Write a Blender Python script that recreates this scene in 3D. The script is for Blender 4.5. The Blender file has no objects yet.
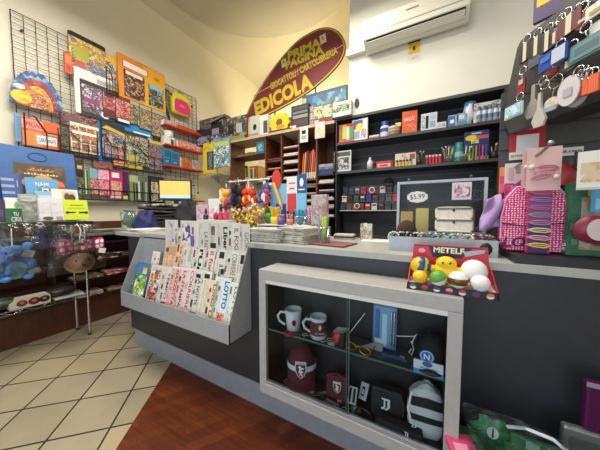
import bpy, bmesh, math, random
from mathutils import Vector, Matrix
random.seed(7)
R = math.radians
COL = bpy.context.scene.collection
# ------------------------------------------------------------------ camera figures (eye height, lens, heading)
H = 1.32; F = 236.0; YAW = R(28.85); PIT = math.atan(13 / 236.0)
FH = Vector((-math.sin(YAW), math.cos(YAW), 0)); RT = Vector((math.cos(YAW), math.sin(YAW), 0))
FW = FH * math.cos(PIT) - Vector((0, 0, math.sin(PIT))); UP = RT.cross(FW)
EYE = Vector((0, 0, H))
def ray(px, py): return FW * F + RT * (px - 300) - UP * (py - 225)
def onx(px, py, x): d = ray(px, py); return EYE + d * (x / d.x)
def ony(px, py, y): d = ray(px, py); return EYE + d * (y / d.y)
def onz(px, py, z): d = ray(px, py); return EYE + d * ((z - H) / d.z)
def onpl(px, py, p, n): d = ray(px, py); return EYE + d * ((Vector(p) - EYE).dot(n) / d.dot(n))

# ------------------------------------------------------------------ materials
def lin(c):
    if isinstance(c, str):
        c = c.lstrip('#'); c = tuple(int(c[i:i + 2], 16) / 255 for i in (0, 2, 4))
    return tuple(((v + .055) / 1.055) ** 2.4 if v > .04045 else v / 12.92 for v in c) + (1,)
_mats = {}
def new_mat(name):
    m = bpy.data.materials.new(name); m.use_nodes = True
    return m, m.node_tree, m.node_tree.nodes['Principled BSDF']
def mat(c, rough=.5, metal=0., coat=0., grain=.0, emit=0.):
    k = (str(c), rough, metal, coat, grain, emit)
    if k in _mats: return _mats[k]
    m, t, b = new_mat('paint')
    b.inputs['Base Color'].default_value = lin(c); b.inputs['Roughness'].default_value = rough; b.inputs['Metallic'].default_value = metal
    if coat: b.inputs['Coat Weight'].default_value = coat
    if grain:
        n = t.nodes.new('ShaderNodeTexNoise'); n.inputs['Scale'].default_value = 60; n.inputs['Detail'].default_value = 4
        bu = t.nodes.new('ShaderNodeBump'); bu.inputs['Strength'].default_value = grain; bu.inputs['Distance'].default_value = .004
        t.links.new(n.outputs['Fac'], bu.inputs['Height']); t.links.new(bu.outputs[0], b.inputs['Normal'])
    if emit:
        b.inputs['Emission Color'].default_value = lin(c); b.inputs['Emission Strength'].default_value = emit
    _mats[k] = m; return m
def ramp(t, cols, const=True):
    r = t.nodes.new('ShaderNodeValToRGB'); r.color_ramp.interpolation = 'CONSTANT' if const else 'LINEAR'
    e = r.color_ramp.elements
    while len(e) < len(cols): e.new(.5)
    for i, c in enumerate(cols):
        e[i].position = i / len(cols) if const else i / max(1, len(cols) - 1); e[i].color = lin(c)
    return r
def pr(cols, scale=40, seed=0, rough=.35, stretch=(1, 1, 1)):
    """printed artwork: cells of a palette, broken up by noise"""
    k = ('pr', tuple(cols), scale, seed, rough, stretch)
    if k in _mats: return _mats[k]
    m, t, b = new_mat('printed_artwork'); L = t.links.new
    tc = t.nodes.new('ShaderNodeTexCoord'); mp = t.nodes.new('ShaderNodeMapping')
    mp.inputs['Location'].default_value = (seed * 1.37, seed * .71, seed * 2.13); mp.inputs['Scale'].default_value = stretch
    L(tc.outputs['Object'], mp.inputs[0])
    nz = t.nodes.new('ShaderNodeTexNoise'); nz.inputs['Scale'].default_value = scale * 1.1; L(mp.outputs[0], nz.inputs[0])
    mx = t.nodes.new('ShaderNodeMixRGB'); mx.inputs[0].default_value = .10; L(mp.outputs[0], mx.inputs[1]); L(nz.outputs['Color'], mx.inputs[2])
    v = t.nodes.new('ShaderNodeTexVoronoi'); v.inputs['Scale'].default_value = scale * 1.35; L(mx.outputs[0], v.inputs['Vector'])
    sp = t.nodes.new('ShaderNodeSeparateColor'); L(v.outputs['Color'], sp.inputs[0])
    r = ramp(t, cols); L(sp.outputs[0], r.inputs[0]); L(r.outputs[0], b.inputs['Base Color'])
    b.inputs['Roughness'].default_value = rough
    _mats[k] = m; return m
def textmat(paper='#d9d5cc', ink='#5a5855', scale=1., seed=0, vert=False):
    """newsprint: lines of small type in columns"""
    k = ('tx', paper, ink, scale, seed, vert)
    if k in _mats: return _mats[k]
    m, t, b = new_mat('newsprint'); L = t.links.new
    tc = t.nodes.new('ShaderNodeTexCoord'); mp = t.nodes.new('ShaderNodeMapping')
    mp.inputs['Location'].default_value = (seed * .37, 0, seed * .13)
    mp.inputs['Rotation'].default_value = (R(90), 0, R(90) if vert else 0)
    L(tc.outputs['Object'], mp.inputs[0])
    br = t.nodes.new('ShaderNodeTexBrick'); br.inputs['Scale'].default_value = 1
    br.inputs['Brick Width'].default_value = .045 / scale; br.inputs['Row Height'].default_value = .009 / scale
    br.inputs['Mortar Size'].default_value = .0022 / scale; br.offset = 0
    br.inputs['Color1'].default_value = lin(ink); br.inputs['Color2'].default_value = lin(paper); br.inputs['Mortar'].default_value = lin(paper)
    L(mp.outputs[0], br.inputs['Vector'])
    nz = t.nodes.new('ShaderNodeTexNoise'); nz.inputs['Scale'].default_value = 26 * scale; L(tc.outputs['Object'], nz.inputs[0])
    mx = t.nodes.new('ShaderNodeMixRGB'); mx.inputs[2].default_value = lin(paper)
    r = ramp(t, ('#101010', '#e0e0e0'), False); r.color_ramp.elements[0].position = .4; r.color_ramp.elements[1].position = .6
    L(nz.outputs['Fac'], r.inputs[0]); L(r.outputs[0], mx.inputs[0]); L(br.outputs['Color'], mx.inputs[1])
    L(mx.outputs[0], b.inputs['Base Color']); b.inputs['Roughness'].default_value = .8
    _mats[k] = m; return m
def stripes(c1, c2, period, axis='X', rough=.6, duty=.5):
    k = ('st', c1, c2, period, axis, rough, duty)
    if k in _mats: return _mats[k]
    m, t, b = new_mat('striped'); L = t.links.new
    tc = t.nodes.new('ShaderNodeTexCoord'); s = t.nodes.new('ShaderNodeSeparateXYZ'); L(tc.outputs['Object'], s.inputs[0])
    d = t.nodes.new('ShaderNodeMath'); d.operation = 'DIVIDE'; d.inputs[1].default_value = period; L(s.outputs[axis], d.inputs[0])
    f = t.nodes.new('ShaderNodeMath'); f.operation = 'FRACT'; L(d.outputs[0], f.inputs[0])
    r = ramp(t, (c1, c2)); r.color_ramp.elements[1].position = duty; L(f.outputs[0], r.inputs[0]); L(r.outputs[0], b.inputs['Base Color'])
    b.inputs['Roughness'].default_value = rough; _mats[k] = m; return m
def dots(c1, c2, scale=60, size=.25):
    k = ('dt', c1, c2, scale, size)
    if k in _mats: return _mats[k]
    m, t, b = new_mat('dotted'); L = t.links.new
    tc = t.nodes.new('ShaderNodeTexCoord')
    v = t.nodes.new('ShaderNodeTexVoronoi'); v.inputs['Scale'].default_value = scale; v.inputs['Randomness'].default_value = .25; L(tc.outputs['Object'], v.inputs['Vector'])
    r = ramp(t, (c2, c1)); r.color_ramp.elements[1].position = size; L(v.outputs['Distance'], r.inputs[0]); L(r.outputs[0], b.inputs['Base Color'])
    b.inputs['Roughness'].default_value = .45; _mats[k] = m; return m
def noisy(c1, c2, scale=6, rough=.6, detail=4, stretch=(1, 1, 1), bump=0., metal=0.):
    k = ('nz', c1, c2, scale, rough, detail, stretch, bump, metal)
    if k in _mats: return _mats[k]
    m, t, b = new_mat('mottled'); L = t.links.new
    tc = t.nodes.new('ShaderNodeTexCoord'); mp = t.nodes.new('ShaderNodeMapping'); mp.inputs['Scale'].default_value = stretch; L(tc.outputs['Object'], mp.inputs[0])
    n = t.nodes.new('ShaderNodeTexNoise'); n.inputs['Scale'].default_value = scale; n.inputs['Detail'].default_value = detail; L(mp.outputs[0], n.inputs[0])
    r = ramp(t, (c1, c2), False); r.color_ramp.elements[0].position = .35; r.color_ramp.elements[1].position = .65
    L(n.outputs['Fac'], r.inputs[0]); L(r.outputs[0], b.inputs['Base Color']); b.inputs['Roughness'].default_value = rough; b.inputs['Metallic'].default_value = metal
    if bump:
        bu = t.nodes.new('ShaderNodeBump'); bu.inputs['Strength'].default_value = bump; bu.inputs['Distance'].default_value = .004
        L(n.outputs['Fac'], bu.inputs['Height']); L(bu.outputs[0], b.inputs['Normal'])
    _mats[k] = m; return m
def glass(tint='#ffffff', base=.04, rough=.02, crinkle=0., haze=0.):
    """clear sheet: lets light through, mirrors more at grazing angles"""
    k = ('gl', tint, base, rough, crinkle, haze)
    if k in _mats: return _mats[k]
    m = bpy.data.materials.new('clear_sheet'); m.use_nodes = True; t = m.node_tree; L = t.links.new
    for n in list(t.nodes): t.nodes.remove(n)
    o = t.nodes.new('ShaderNodeOutputMaterial'); mx = t.nodes.new('ShaderNodeMixShader'); tr = t.nodes.new('ShaderNodeBsdfTransparent'); g = t.nodes.new('ShaderNodeBsdfGlossy')
    tr.inputs[0].default_value = lin(tint); g.inputs['Roughness'].default_value = rough
    lw = t.nodes.new('ShaderNodeFresnel'); lw.inputs['IOR'].default_value = 1.0 + base * 6
    L(lw.outputs[0], mx.inputs[0]); L(tr.outputs[0], mx.inputs[1]); L(g.outputs[0], mx.inputs[2])
    out = mx
    if crinkle:
        tc = t.nodes.new('ShaderNodeTexCoord'); n = t.nodes.new('ShaderNodeTexNoise'); n.inputs['Scale'].default_value = crinkle; n.inputs['Detail'].default_value = 3
        L(tc.outputs['Object'], n.inputs[0])
        bu = t.nodes.new('ShaderNodeBump'); bu.inputs['Strength'].default_value = 1; bu.inputs['Distance'].default_value = .03
        L(n.outputs['Fac'], bu.inputs['Height']); L(bu.outputs[0], g.inputs['Normal']); L(bu.outputs[0], lw.inputs['Normal'])
    if haze:
        d = t.nodes.new('ShaderNodeBsdfDiffuse'); d.inputs[0].default_value = (.8, .8, .8, 1)
        m2 = t.nodes.new('ShaderNodeMixShader'); m2.inputs[0].default_value = haze; L(mx.outputs[0], m2.inputs[1]); L(d.outputs[0], m2.inputs[2]); out = m2
    L(out.outputs[0], o.inputs[0]); _mats[k] = m; return m

CHROME = mat('#c8c8c8', .18, 1.0); STEEL = mat('#9a9a9a', .3, 1.0); BLACK = mat('#151515', .5); WHITE = mat('#e8e6e0', .5)
GREY = noisy('#96979a', '#9c9da0', 40, .45); DARKPANEL = noisy('#2b2d31', '#2f3135', 30, .42)

# ------------------------------------------------------------------ mesh builder
class MB:
    def __init__(s): s.v = []; s.f = []; s.m = []; s.mats = []; s.sm = []
    def mi(s, m):
        if m not in s.mats: s.mats.append(m)
        return s.mats.index(m)
    def add(s, vs, fs, m, smooth=False):
        o = len(s.v); s.v += [tuple(v) for v in vs]; i = s.mi(m)
        for f in fs: s.f.append(tuple(o + q for q in f)); s.m.append(i); s.sm.append(smooth)
        return s
    def box(s, x0, y0, z0, x1, y1, z1, m, front=None):
        vs = [(x0, y0, z0), (x1, y0, z0), (x1, y1, z0), (x0, y1, z0), (x0, y0, z1), (x1, y0, z1), (x1, y1, z1), (x0, y1, z1)]
        fs = [(0, 3, 2, 1), (4, 5, 6, 7), (1, 2, 6, 5), (2, 3, 7, 6), (3, 0, 4, 7)]
        if front is None: return s.add(vs, fs + [(0, 1, 5, 4)], m)
        s.add(vs, fs, m); return s.add(vs, [(0, 1, 5, 4)], front)
    def cbox(s, c, d, m, rot=None):
        hx, hy, hz = d[0] / 2, d[1] / 2, d[2] / 2
        vs = [Vector((x, y, z)) for z in (-hz, hz) for x, y in ((-hx, -hy), (hx, -hy), (hx, hy), (-hx, hy))]
        if rot is not None: vs = [rot @ v for v in vs]
        return s.add([v + Vector(c) for v in vs], [(0, 3, 2, 1), (4, 5, 6, 7), (0, 1, 5, 4), (1, 2, 6, 5), (2, 3, 7, 6), (3, 0, 4, 7)], m)
    def rect(s, x0, z0, x1, z1, y, m):      # a flat print on a front face (facing -y)
        return s.add([(x0, y, z0), (x1, y, z0), (x1, y, z1), (x0, y, z1)], [(0, 1, 2, 3)], m)
    def poly(s, pts, y0, y1, m, side=None):  # outline in xz, counter-clockwise seen from -y, between y0 (front) and y1
        n = len(pts); s.add([(x, y0, z) for x, z in pts], [tuple(range(n))], m)
        s.add([(x, y1, z) for x, z in pts], [tuple(reversed(range(n)))], side or m)
        vs = [(x, y0, z) for x, z in pts] + [(x, y1, z) for x, z in pts]
        return s.add(vs, [(i, i + n, (i + 1) % n + n, (i + 1) % n) for i in range(n)], side or m)
    def flat(s, pts, y, m): return s.add([(x, y, z) for x, z in pts], [tuple(range(len(pts)))], m)
    def disc(s, cx, cz, rx, rz, y, m, n=20): return s.flat([(cx + rx * math.cos(2 * math.pi * i / n), cz + rz * math.sin(2 * math.pi * i / n)) for i in range(n)], y, m)
    def tube(s, pts, r, m, n=8, closed=False, caps=True):
        pts = [Vector(p) for p in pts]; k = len(pts); vs = []
        rs = r if isinstance(r, (list, tuple)) else [r] * k
        prev = None
        for i, p in enumerate(pts):
            if closed: d = pts[(i + 1) % k] - pts[i - 1]
            else: d = pts[min(i + 1, k - 1)] - pts[max(i - 1, 0)]
            d = d.normalized() if d.length > 1e-9 else Vector((0, 0, 1))
            if prev is None: a = d.orthogonal().normalized()
            else:
                a = prev - d * prev.dot(d); a = a.normalized() if a.length > 1e-6 else d.orthogonal().normalized()
            prev = a; b = d.cross(a)
            for j in range(n):
                t = 2 * math.pi * j / n; vs.append(p + (a * math.cos(t) + b * math.sin(t)) * rs[i])
        fs = []
        for i in range(k if closed else k - 1):
            i2 = (i + 1) % k
            for j in range(n): fs.append((i * n + j, i * n + (j + 1) % n, i2 * n + (j + 1) % n, i2 * n + j))
        s.add(vs, fs, m, True)
        if caps and not closed:
            s.add(vs[:n], [tuple(reversed(range(n)))], m); s.add(vs[-n:], [tuple(range(n))], m)
        return s
    def cyl(s, p0, p1, r, m, n=16): return s.tube([p0, p1], r, m, n)
    def lathe(s, prof, m, c=(0, 0, 0), n=24, sx=1, sy=1, caps=False):
        vs = []; k = len(prof)
        for r, z in prof:
            for j in range(n): t = 2 * math.pi * j / n; vs.append((c[0] + r * sx * math.cos(t), c[1] + r * sy * math.sin(t), c[2] + z))
        fs = [(i * n + j, i * n + (j + 1) % n, (i + 1) * n + (j + 1) % n, (i + 1) * n + j) for i in range(k - 1) for j in range(n)]
        s.add(vs, fs, m, True)
        if caps:
            s.add(vs[:n], [tuple(reversed(range(n)))], m); s.add(vs[-n:], [tuple(range(n))], m)
        return s
    def ball(s, c, r, m, n=14, cut=None):
        """ellipsoid; cut(p)->material index override via callable on unit vector"""
        r = r if isinstance(r, (list, tuple)) else (r, r, r); rows = n // 2 + 1; vs = []; 
        for i in range(rows + 1):
            th = math.pi * i / rows
            for j in range(n): ph = 2 * math.pi * j / n; vs.append((math.sin(th) * math.cos(ph), math.sin(th) * math.sin(ph), math.cos(th)))
        W = [(c[0] + v[0] * r[0], c[1] + v[1] * r[1], c[2] + v[2] * r[2]) for v in vs]
        o = len(s.v); s.v += W
        for i in range(rows):
            for j in range(n):
                f = (i * n + j, (i + 1) * n + j, (i + 1) * n + (j + 1) % n, i * n + (j + 1) % n)
                mm = m
                if cut:
                    q = Vector((0, 0, 0))
                    for a in f: q += Vector(vs[a])
                    mm = cut(q.normalized()) or m
                s.f.append(tuple(o + a for a in f)); s.m.append(s.mi(mm)); s.sm.append(True)
        return s
    def loft(s, rings, m, caps=True, smooth=True):
        n = len(rings[0]); vs = [p for r in rings for p in r]
        fs = [(i * n + j, i * n + (j + 1) % n, (i + 1) * n + (j + 1) % n, (i + 1) * n + j) for i in range(len(rings) - 1) for j in range(n)]
        s.add(vs, fs, m, smooth)
        if caps:
            s.add(rings[0], [tuple(reversed(range(n)))], m); s.add(rings[-1], [tuple(range(n))], m)
        return s
    def sheet(s, fn, nu, nv, m, smooth=True):
        vs = [fn(i / nu, j / nv) for j in range(nv + 1) for i in range(nu + 1)]
        fs = [(j * (nu + 1) + i, j * (nu + 1) + i + 1, (j + 1) * (nu + 1) + i + 1, (j + 1) * (nu + 1) + i) for j in range(nv) for i in range(nu)]
        return s.add(vs, fs, m, smooth)
    def xf(s, M):
        s.v = [tuple(M @ Vector(v)) for v in s.v]; return s
    def build(s, name, parent=None, loc=(0, 0, 0), rot=(0, 0, 0), bev=0., sub=0, solid=0., fix=False):
        me = bpy.data.meshes.new(name); me.from_pydata(s.v, [], s.f)
        for m in s.mats: me.materials.append(m)
        me.polygons.foreach_set('material_index', s.m); me.polygons.foreach_set('use_smooth', s.sm); me.update()
        if fix or sub:
            bm = bmesh.new(); bm.from_mesh(me); bmesh.ops.remove_doubles(bm, verts=bm.verts, dist=1e-5); bmesh.ops.recalc_face_normals(bm, faces=bm.faces); bm.to_mesh(me); bm.free()
        o = bpy.data.objects.new(name, me); COL.objects.link(o); o.location = loc; o.rotation_euler = rot
        if parent: o.parent = parent
        if bev:
            b = o.modifiers.new('Bevel', 'BEVEL'); b.width = bev; b.segments = 2; b.limit_method = 'ANGLE'; b.angle_limit = R(50)
        if sub:
            q = o.modifiers.new('Subdivision', 'SUBSURF'); q.levels = q.render_levels = sub
        if solid:
            q = o.modifiers.new('Solidify', 'SOLIDIFY'); q.thickness = solid
        return o
def empty(name, loc=(0, 0, 0), rot=(0, 0, 0)):
    o = bpy.data.objects.new(name, None); o.empty_display_size = .05; COL.objects.link(o); o.location = loc; o.rotation_euler = rot; return o
def tag(o, label, cat, group=None, kind=None):
    if label: o['label'] = label
    if cat: o['category'] = cat
    if group: o['group'] = group
    if kind: o['kind'] = kind
    return o
def thing(name, label, cat, loc=(0, 0, 0), rot=(0, 0, 0), group=None): return tag(empty(name, loc, rot), label, cat, group)
def struct(o): o['kind'] = 'structure'; return o
def dup(root, loc, rot=None, label=None):
    r = root.copy(); COL.objects.link(r); r.location = loc
    if rot is not None: r.rotation_euler = rot
    if label: r['label'] = label
    for ch in list(root.children):
        c = ch.copy(); COL.objects.link(c); c.parent = r
        for g in ch.children:
            d = g.copy(); COL.objects.link(d); d.parent = c
    return r
def text(s, h, m, parent=None, loc=(0, 0, 0), w=None, rot=0., bold=.0, ext=.0006, name='lettering', shear=0., align='CENTER'):
    """writing facing -y, baseline running along +x turned by rot in the face; h = capital height, w = fitted width"""
    cu = bpy.data.curves.new('t', 'FONT'); cu.body = s; cu.align_x = 'CENTER'; cu.align_y = 'CENTER'; cu.extrude = 0; cu.offset = bold; cu.shear = shear; cu.resolution_u = 3
    t = bpy.data.objects.new('t', cu); COL.objects.link(t)
    dg = bpy.context.evaluated_depsgraph_get(); me = bpy.data.meshes.new_from_object(t.evaluated_get(dg))
    bpy.data.objects.remove(t); bpy.data.curves.remove(cu)
    xs = [v.co.x for v in me.vertices]; ys = [v.co.y for v in me.vertices]
    x0, x1, y0, y1 = min(xs), max(xs), min(ys), max(ys)
    sy = h / (y1 - y0); sx = (w / (x1 - x0)) if w else sy
    c, sn = math.cos(rot), math.sin(rot)
    for v in me.vertices:
        x = (v.co.x - (x0 + x1) / 2) * sx; y = (v.co.y - (y0 + y1) / 2) * sy
        v.co = (x * c - y * sn, -ext, x * sn + y * c)
    me.materials.clear(); me.materials.append(m); me.update()
    o = bpy.data.objects.new(name, me); COL.objects.link(o); o.location = loc
    if parent: o.parent = parent
    return o
def rnd(a, b): return random.uniform(a, b)
# ------------------------------------------------------------------ the room
def tile_mat():
    m, t, b = new_mat('beige_floor_tile'); L = t.links.new
    tc = t.nodes.new('ShaderNodeTexCoord'); mp = t.nodes.new('ShaderNodeMapping'); mp.vector_type = 'TEXTURE'
    mp.inputs['Location'].default_value = (-2.13, .648, 0); mp.inputs['Rotation'].default_value = (0, 0, R(44.5)); mp.inputs['Scale'].default_value = (.316, .316, 1)
    L(tc.outputs['Object'], mp.inputs[0])
    def vm(op, a, bb=None):
        n = t.nodes.new('ShaderNodeVectorMath'); n.operation = op; L(a, n.inputs[0])
        if bb is not None: n.inputs[1].default_value = bb
        return n.outputs[0]
    fl = vm('FLOOR', mp.outputs[0]); fr = vm('FRACTION', mp.outputs[0]); ab = vm('ABSOLUTE', vm('SUBTRACT', fr, (.5, .5, .5)))
    s = t.nodes.new('ShaderNodeSeparateXYZ'); L(ab, s.inputs[0])
    mxn = t.nodes.new('ShaderNodeMath'); mxn.operation = 'MAXIMUM'; L(s.outputs[0], mxn.inputs[0]); L(s.outputs[1], mxn.inputs[1])
    g = t.nodes.new('ShaderNodeMath'); g.operation = 'GREATER_THAN'; g.inputs[1].default_value = .481; L(mxn.outputs[0], g.inputs[0])
    wn = t.nodes.new('ShaderNodeTexWhiteNoise'); L(fl, wn.inputs[0])
    nz = t.nodes.new('ShaderNodeTexNoise'); nz.inputs['Scale'].default_value = 5; nz.inputs['Detail'].default_value = 6; L(tc.outputs['Object'], nz.inputs[0])
    ad = t.nodes.new('ShaderNodeMath'); ad.operation = 'ADD'; L(wn.outputs['Value'], ad.inputs[0]); L(nz.outputs['Fac'], ad.inputs[1])
    hf = t.nodes.new('ShaderNodeMath'); hf.operation = 'MULTIPLY'; hf.inputs[1].default_value = .5; L(ad.outputs[0], hf.inputs[0])
    r = ramp(t, ('#8e836d', '#a69a80', '#b29e76'), False); L(hf.outputs[0], r.inputs[0])
    mx = t.nodes.new('ShaderNodeMixRGB'); mx.inputs[2].default_value = lin('#352c23'); L(g.outputs[0], mx.inputs[0]); L(r.outputs[0], mx.inputs[1])
    L(mx.outputs[0], b.inputs['Base Color']); b.inputs['Roughness'].default_value = .42
    return m
def plank_mat():
    m, t, b = new_mat('red_brown_parquet'); L = t.links.new
    tc = t.nodes.new('ShaderNodeTexCoord'); mp = t.nodes.new('ShaderNodeMapping'); mp.inputs['Rotation'].default_value = (0, 0, R(-56)); L(tc.outputs['Object'], mp.inputs[0])
    br = t.nodes.new('ShaderNodeTexBrick'); br.inputs['Scale'].default_value = 1; br.inputs['Brick Width'].default_value = .5; br.inputs['Row Height'].default_value = .065
    br.inputs['Mortar Size'].default_value = .0012; br.inputs['Color1'].default_value = lin('#57250f'); br.inputs['Color2'].default_value = lin('#6b3317'); br.inputs['Mortar'].default_value = lin('#45200f')
    L(mp.outputs[0], br.inputs['Vector'])
    m2 = t.nodes.new('ShaderNodeMapping'); m2.inputs['Rotation'].default_value = (0, 0, R(-56)); m2.inputs['Scale'].default_value = (3, 40, 1); L(tc.outputs['Object'], m2.inputs[0])
    nz = t.nodes.new('ShaderNodeTexNoise'); nz.inputs['Scale'].default_value = 1.2; nz.inputs['Detail'].default_value = 6; L(m2.outputs[0], nz.inputs[0])
    mx = t.nodes.new('ShaderNodeMixRGB'); mx.blend_type = 'OVERLAY'; mx.inputs[0].default_value = .6; L(br.outputs[0], mx.inputs[1]); L(nz.outputs['Fac'], mx.inputs[2])
    L(mx.outputs[0], b.inputs['Base Color']); b.inputs['Roughness'].default_value = .38; b.inputs['Specular IOR Level'].default_value = .35
    return m
WALL = noisy('#dfd8c4', '#e3dcc8', 2.2, .75); WALLW = noisy('#e4e1d3', '#e8e5d8', 3, .75, bump=.05); CEIL_SHADED = noisy('#b8b2a2', '#beb8a8', 1.5, .85); COVE = noisy('#c8c1ab', '#cdc6b0', 1.5, .85)  # flat ceiling's dimness is put into its colour, darker than the walls
b = MB(); b.add([(-3.8, -2.2, 0), (.75, -2.2, 0), (-1.5, .596, 0), (-1.95, 1.195, 0), (-2.5, 1.93, 0), (-2.5, 4.75, 0), (-3.8, 4.75, 0)], [(0, 1, 2, 3, 4, 5, 6)], tile_mat()); struct(b.build('floor'))
b = MB(); b.add([(.75, -2.2, 0), (2.2, -2.2, 0), (2.2, 4.75, 0), (-2.5, 4.75, 0), (-2.5, 1.93, 0), (-1.95, 1.195, 0), (-1.5, .596, 0)], [(0, 1, 2, 3, 4, 5, 6)], plank_mat()); struct(b.build('wood_floor'))
b = MB(); b.box(-3.9, -2.3, 0, -3.78, 4.85, 5.2, WALL); struct(b.build('wall_left'))
b = MB(); b.box(-3.9, 4.7, 0, -.7, 4.85, 5.4, WALL); struct(b.build('wall_back'))
b = MB(); b.box(-.925, 2.94, 2.49, 2.3, 3.4, 5.4, WALLW); b.box(-.925, 3.22, 0, 2.3, 3.4, 2.49, WALLW); b.box(-.925, 3.4, 0, -.78, 4.7, 5.4, WALL); struct(b.build('wall_middle'))
b = MB(); b.box(2.2, -2.3, 0, 2.3, 2.94, 5.2, WALL); struct(b.build('wall_right'))
# street side behind the customer: piers, lintel and a glazed shop front
b = MB(); b.box(-3.9, -2.3, 0, -2.6, -2.2, 5.2, WALL); b.box(1.3, -2.3, 0, 2.3, -2.2, 5.2, WALL); b.box(-2.6, -2.3, 2.9, 1.3, -2.2, 5.2, WALL); struct(b.build('wall_rear'))
b = MB()
for x in (-2.6, -1.3, 0, 1.24): b.box(x, -2.28, 0, x + .06, -2.2, 2.9, mat('#55585c', .4))
b.box(-2.6, -2.28, 2.84, 1.3, -2.2, 2.9, mat('#55585c', .4)); b.box(-2.6, -2.28, 0, 1.3, -2.2, .06, mat('#55585c', .4)); struct(b.build('window_1'))
b = MB(); b.box(-12, -14, -.15, 12, -2.3, -.02, noisy('#7d7b77', '#8a8884', 3, .8)); struct(b.build('pavement'))
# ceiling: a flat field with a rounded end, and a cove that sweeps down from it to the walls
ZC, ZS = 4.62, 4.39
edge = []
for i in range(41):     # rounded end of the flat field (plan)
    t = i / 40; a = math.pi * (1 - t)
    edge.append((-2.05 + 1.62 * math.cos(a), 2.2 + 1.75 * math.sin(a) ** .8, ZC))
b = MB(); b.add(edge + [(-.43, -2.3, ZC), (-3.67, -2.3, ZC)], [tuple(range(43))], CEIL_SHADED)
b.add([(-.43, -2.3, ZC), (-.43, 2.94, ZC), (2.3, 2.94, ZC), (2.3, -2.3, ZC)], [(0, 1, 2, 3)], CEIL_SHADED)
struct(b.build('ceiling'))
b = MB(); wl = []
for i in range(41):
    t = i / 40
    wl.append((-3.78, 2.0 + 2.7 * min(1, t / .42), ZS) if t < .42 else (-3.78 + (t - .42) / .58 * 3.0, 4.7, ZS + .75 * max(0, (t - .6) / .4)))
b.sheet(lambda u, v: [Vector(wl[round(u * 40)]) * (1 - v) + Vector(edge[round(u * 40)]) * v + Vector((0, 0, .10 * math.sin(v * math.pi)))][0], 40, 10, COVE)
b.add([(-3.78, -2.3, ZS), (-3.78, 2.0, ZS), (-3.67, 2.2, ZC), (-3.67, -2.3, ZC)], [(0, 1, 2, 3)], COVE)
struct(b.build('ceiling_cove'))

# ------------------------------------------------------------------ main counter
CT = 1.12
t = thing('shop_counter', 'long dark grey shop counter with a pale grey worktop and plinth', 'counter', (0, 1.22, 0))
b = MB(); b.box(-2.62, 0, .155, 2.19, .03, 1.09, DARKPANEL); b.box(-2.62, .03, .155, -2.59, .58, 1.09, DARKPANEL); b.build('front_panel', t)
b = MB(); b.box(-2.54, -.008, 0, 2.19, .05, .155, noisy('#85888d', '#8c8f94', 20, .4)); b.build('plinth', t)
wtm = noisy('#a3a39d', '#aaaaa4', 25, .38); b = MB(); n0 = [(-2.78, -.04), (-2.36, -.04), (-2.36, .008), (-1.035, .008), (-1.035, -.04), (2.19, -.04), (2.19, .6), (-3.3, .6), (-3.3, .16), (-2.78, .16)]
b.add([(x, y, 1.12) for x, y in n0], [tuple(range(len(n0)))], wtm); b.add([(x, y, 1.09) for x, y in n0], [tuple(reversed(range(len(n0))))], wtm); b.add([(x, y, z) for z in (1.09, 1.12) for x, y in n0], [(i, (i + 1) % len(n0), (i + 1) % len(n0) + len(n0), i + len(n0)) for i in range(len(n0))], wtm); b.build('worktop', t, bev=.004)
b = MB(); b.box(-.985, -.0415, 1.094, -.905, -.0405, 1.117, mat('#8e9094', .4)); b.build('sticker', t)
# side counter along the wall
t = thing('side_counter', 'grey side counter behind the main one under the grid of toys', 'counter', (-3.76, 1.86, 0))
b = MB(); b.box(0, 0, 1.08, .92, 1.0, 1.12, noisy('#a3a39d', '#aaaaa4', 25, .38)); b.build('worktop', t)
b = MB(); b.box(0, .02, 0, .86, 1.0, 1.08, DARKPANEL); b.build('cabinet_body', t)

# camera
cd = bpy.data.cameras.new('Camera'); cam = bpy.data.objects.new('Camera', cd); COL.objects.link(cam)
cd.sensor_fit = 'HORIZONTAL'; cd.sensor_width = 36; cd.lens = 36 * F / 600; cd.clip_start = .02
cam.matrix_world = Matrix(((RT.x, UP.x, -FW.x, 0), (RT.y, UP.y, -FW.y, 0), (RT.z, UP.z, -FW.z, H), (0, 0, 0, 1)))
sc = bpy.context.scene; sc.camera = cam
sc.view_settings.view_transform = 'Standard'; sc.view_settings.look = 'None'; sc.view_settings.gamma = 1; sc.view_settings.exposure = .04
# light: the sky outside, daylight through the shop front, warm ceiling lamps, an added fill
w = bpy.data.worlds.new('World'); sc.world = w; w.use_nodes = True
bg = w.node_tree.nodes['Background']; bg.inputs[0].default_value = (.62, .76, 1, 1); bg.inputs[1].default_value = .8
def lamp(name, loc, power, col, sx, sy, rot=(0, 0, 0)):
    d = bpy.data.lights.new(name, 'AREA'); d.energy = power; d.color = col; d.shape = 'RECTANGLE'; d.size = sx; d.size_y = sy
    o = bpy.data.objects.new(name, d); COL.objects.link(o); o.location = loc; o.rotation_euler = rot; return o
lamp('daylight', (-.65, -2.12, 1.5), 60, (.8, .9, 1), 3.8, 2.7, (R(90), 0, 0))
lamp('ceiling_lamp', (-.3, .7, 3.7), 46, (1, .955, .87), 1.0, 1.0)
lamp('ceiling_lamp', (-2.2, .7, 3.7), 66, (1, .955, .87), 1.0, 1.0)
lamp('back_shelf_fill', (-1.3, 2.15, 3.75), 42, (1, .93, .78), 1.6, .4)  # unseen lamp added to brighten the back shelves and cabinets
lamp('recess_lamp', (-2.3, 3.75, 3.0), 44, (1, .86, .55), 1.2, .5, (R(118), 0, 0))
sc.cycles.transparent_max_bounces = 24
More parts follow.
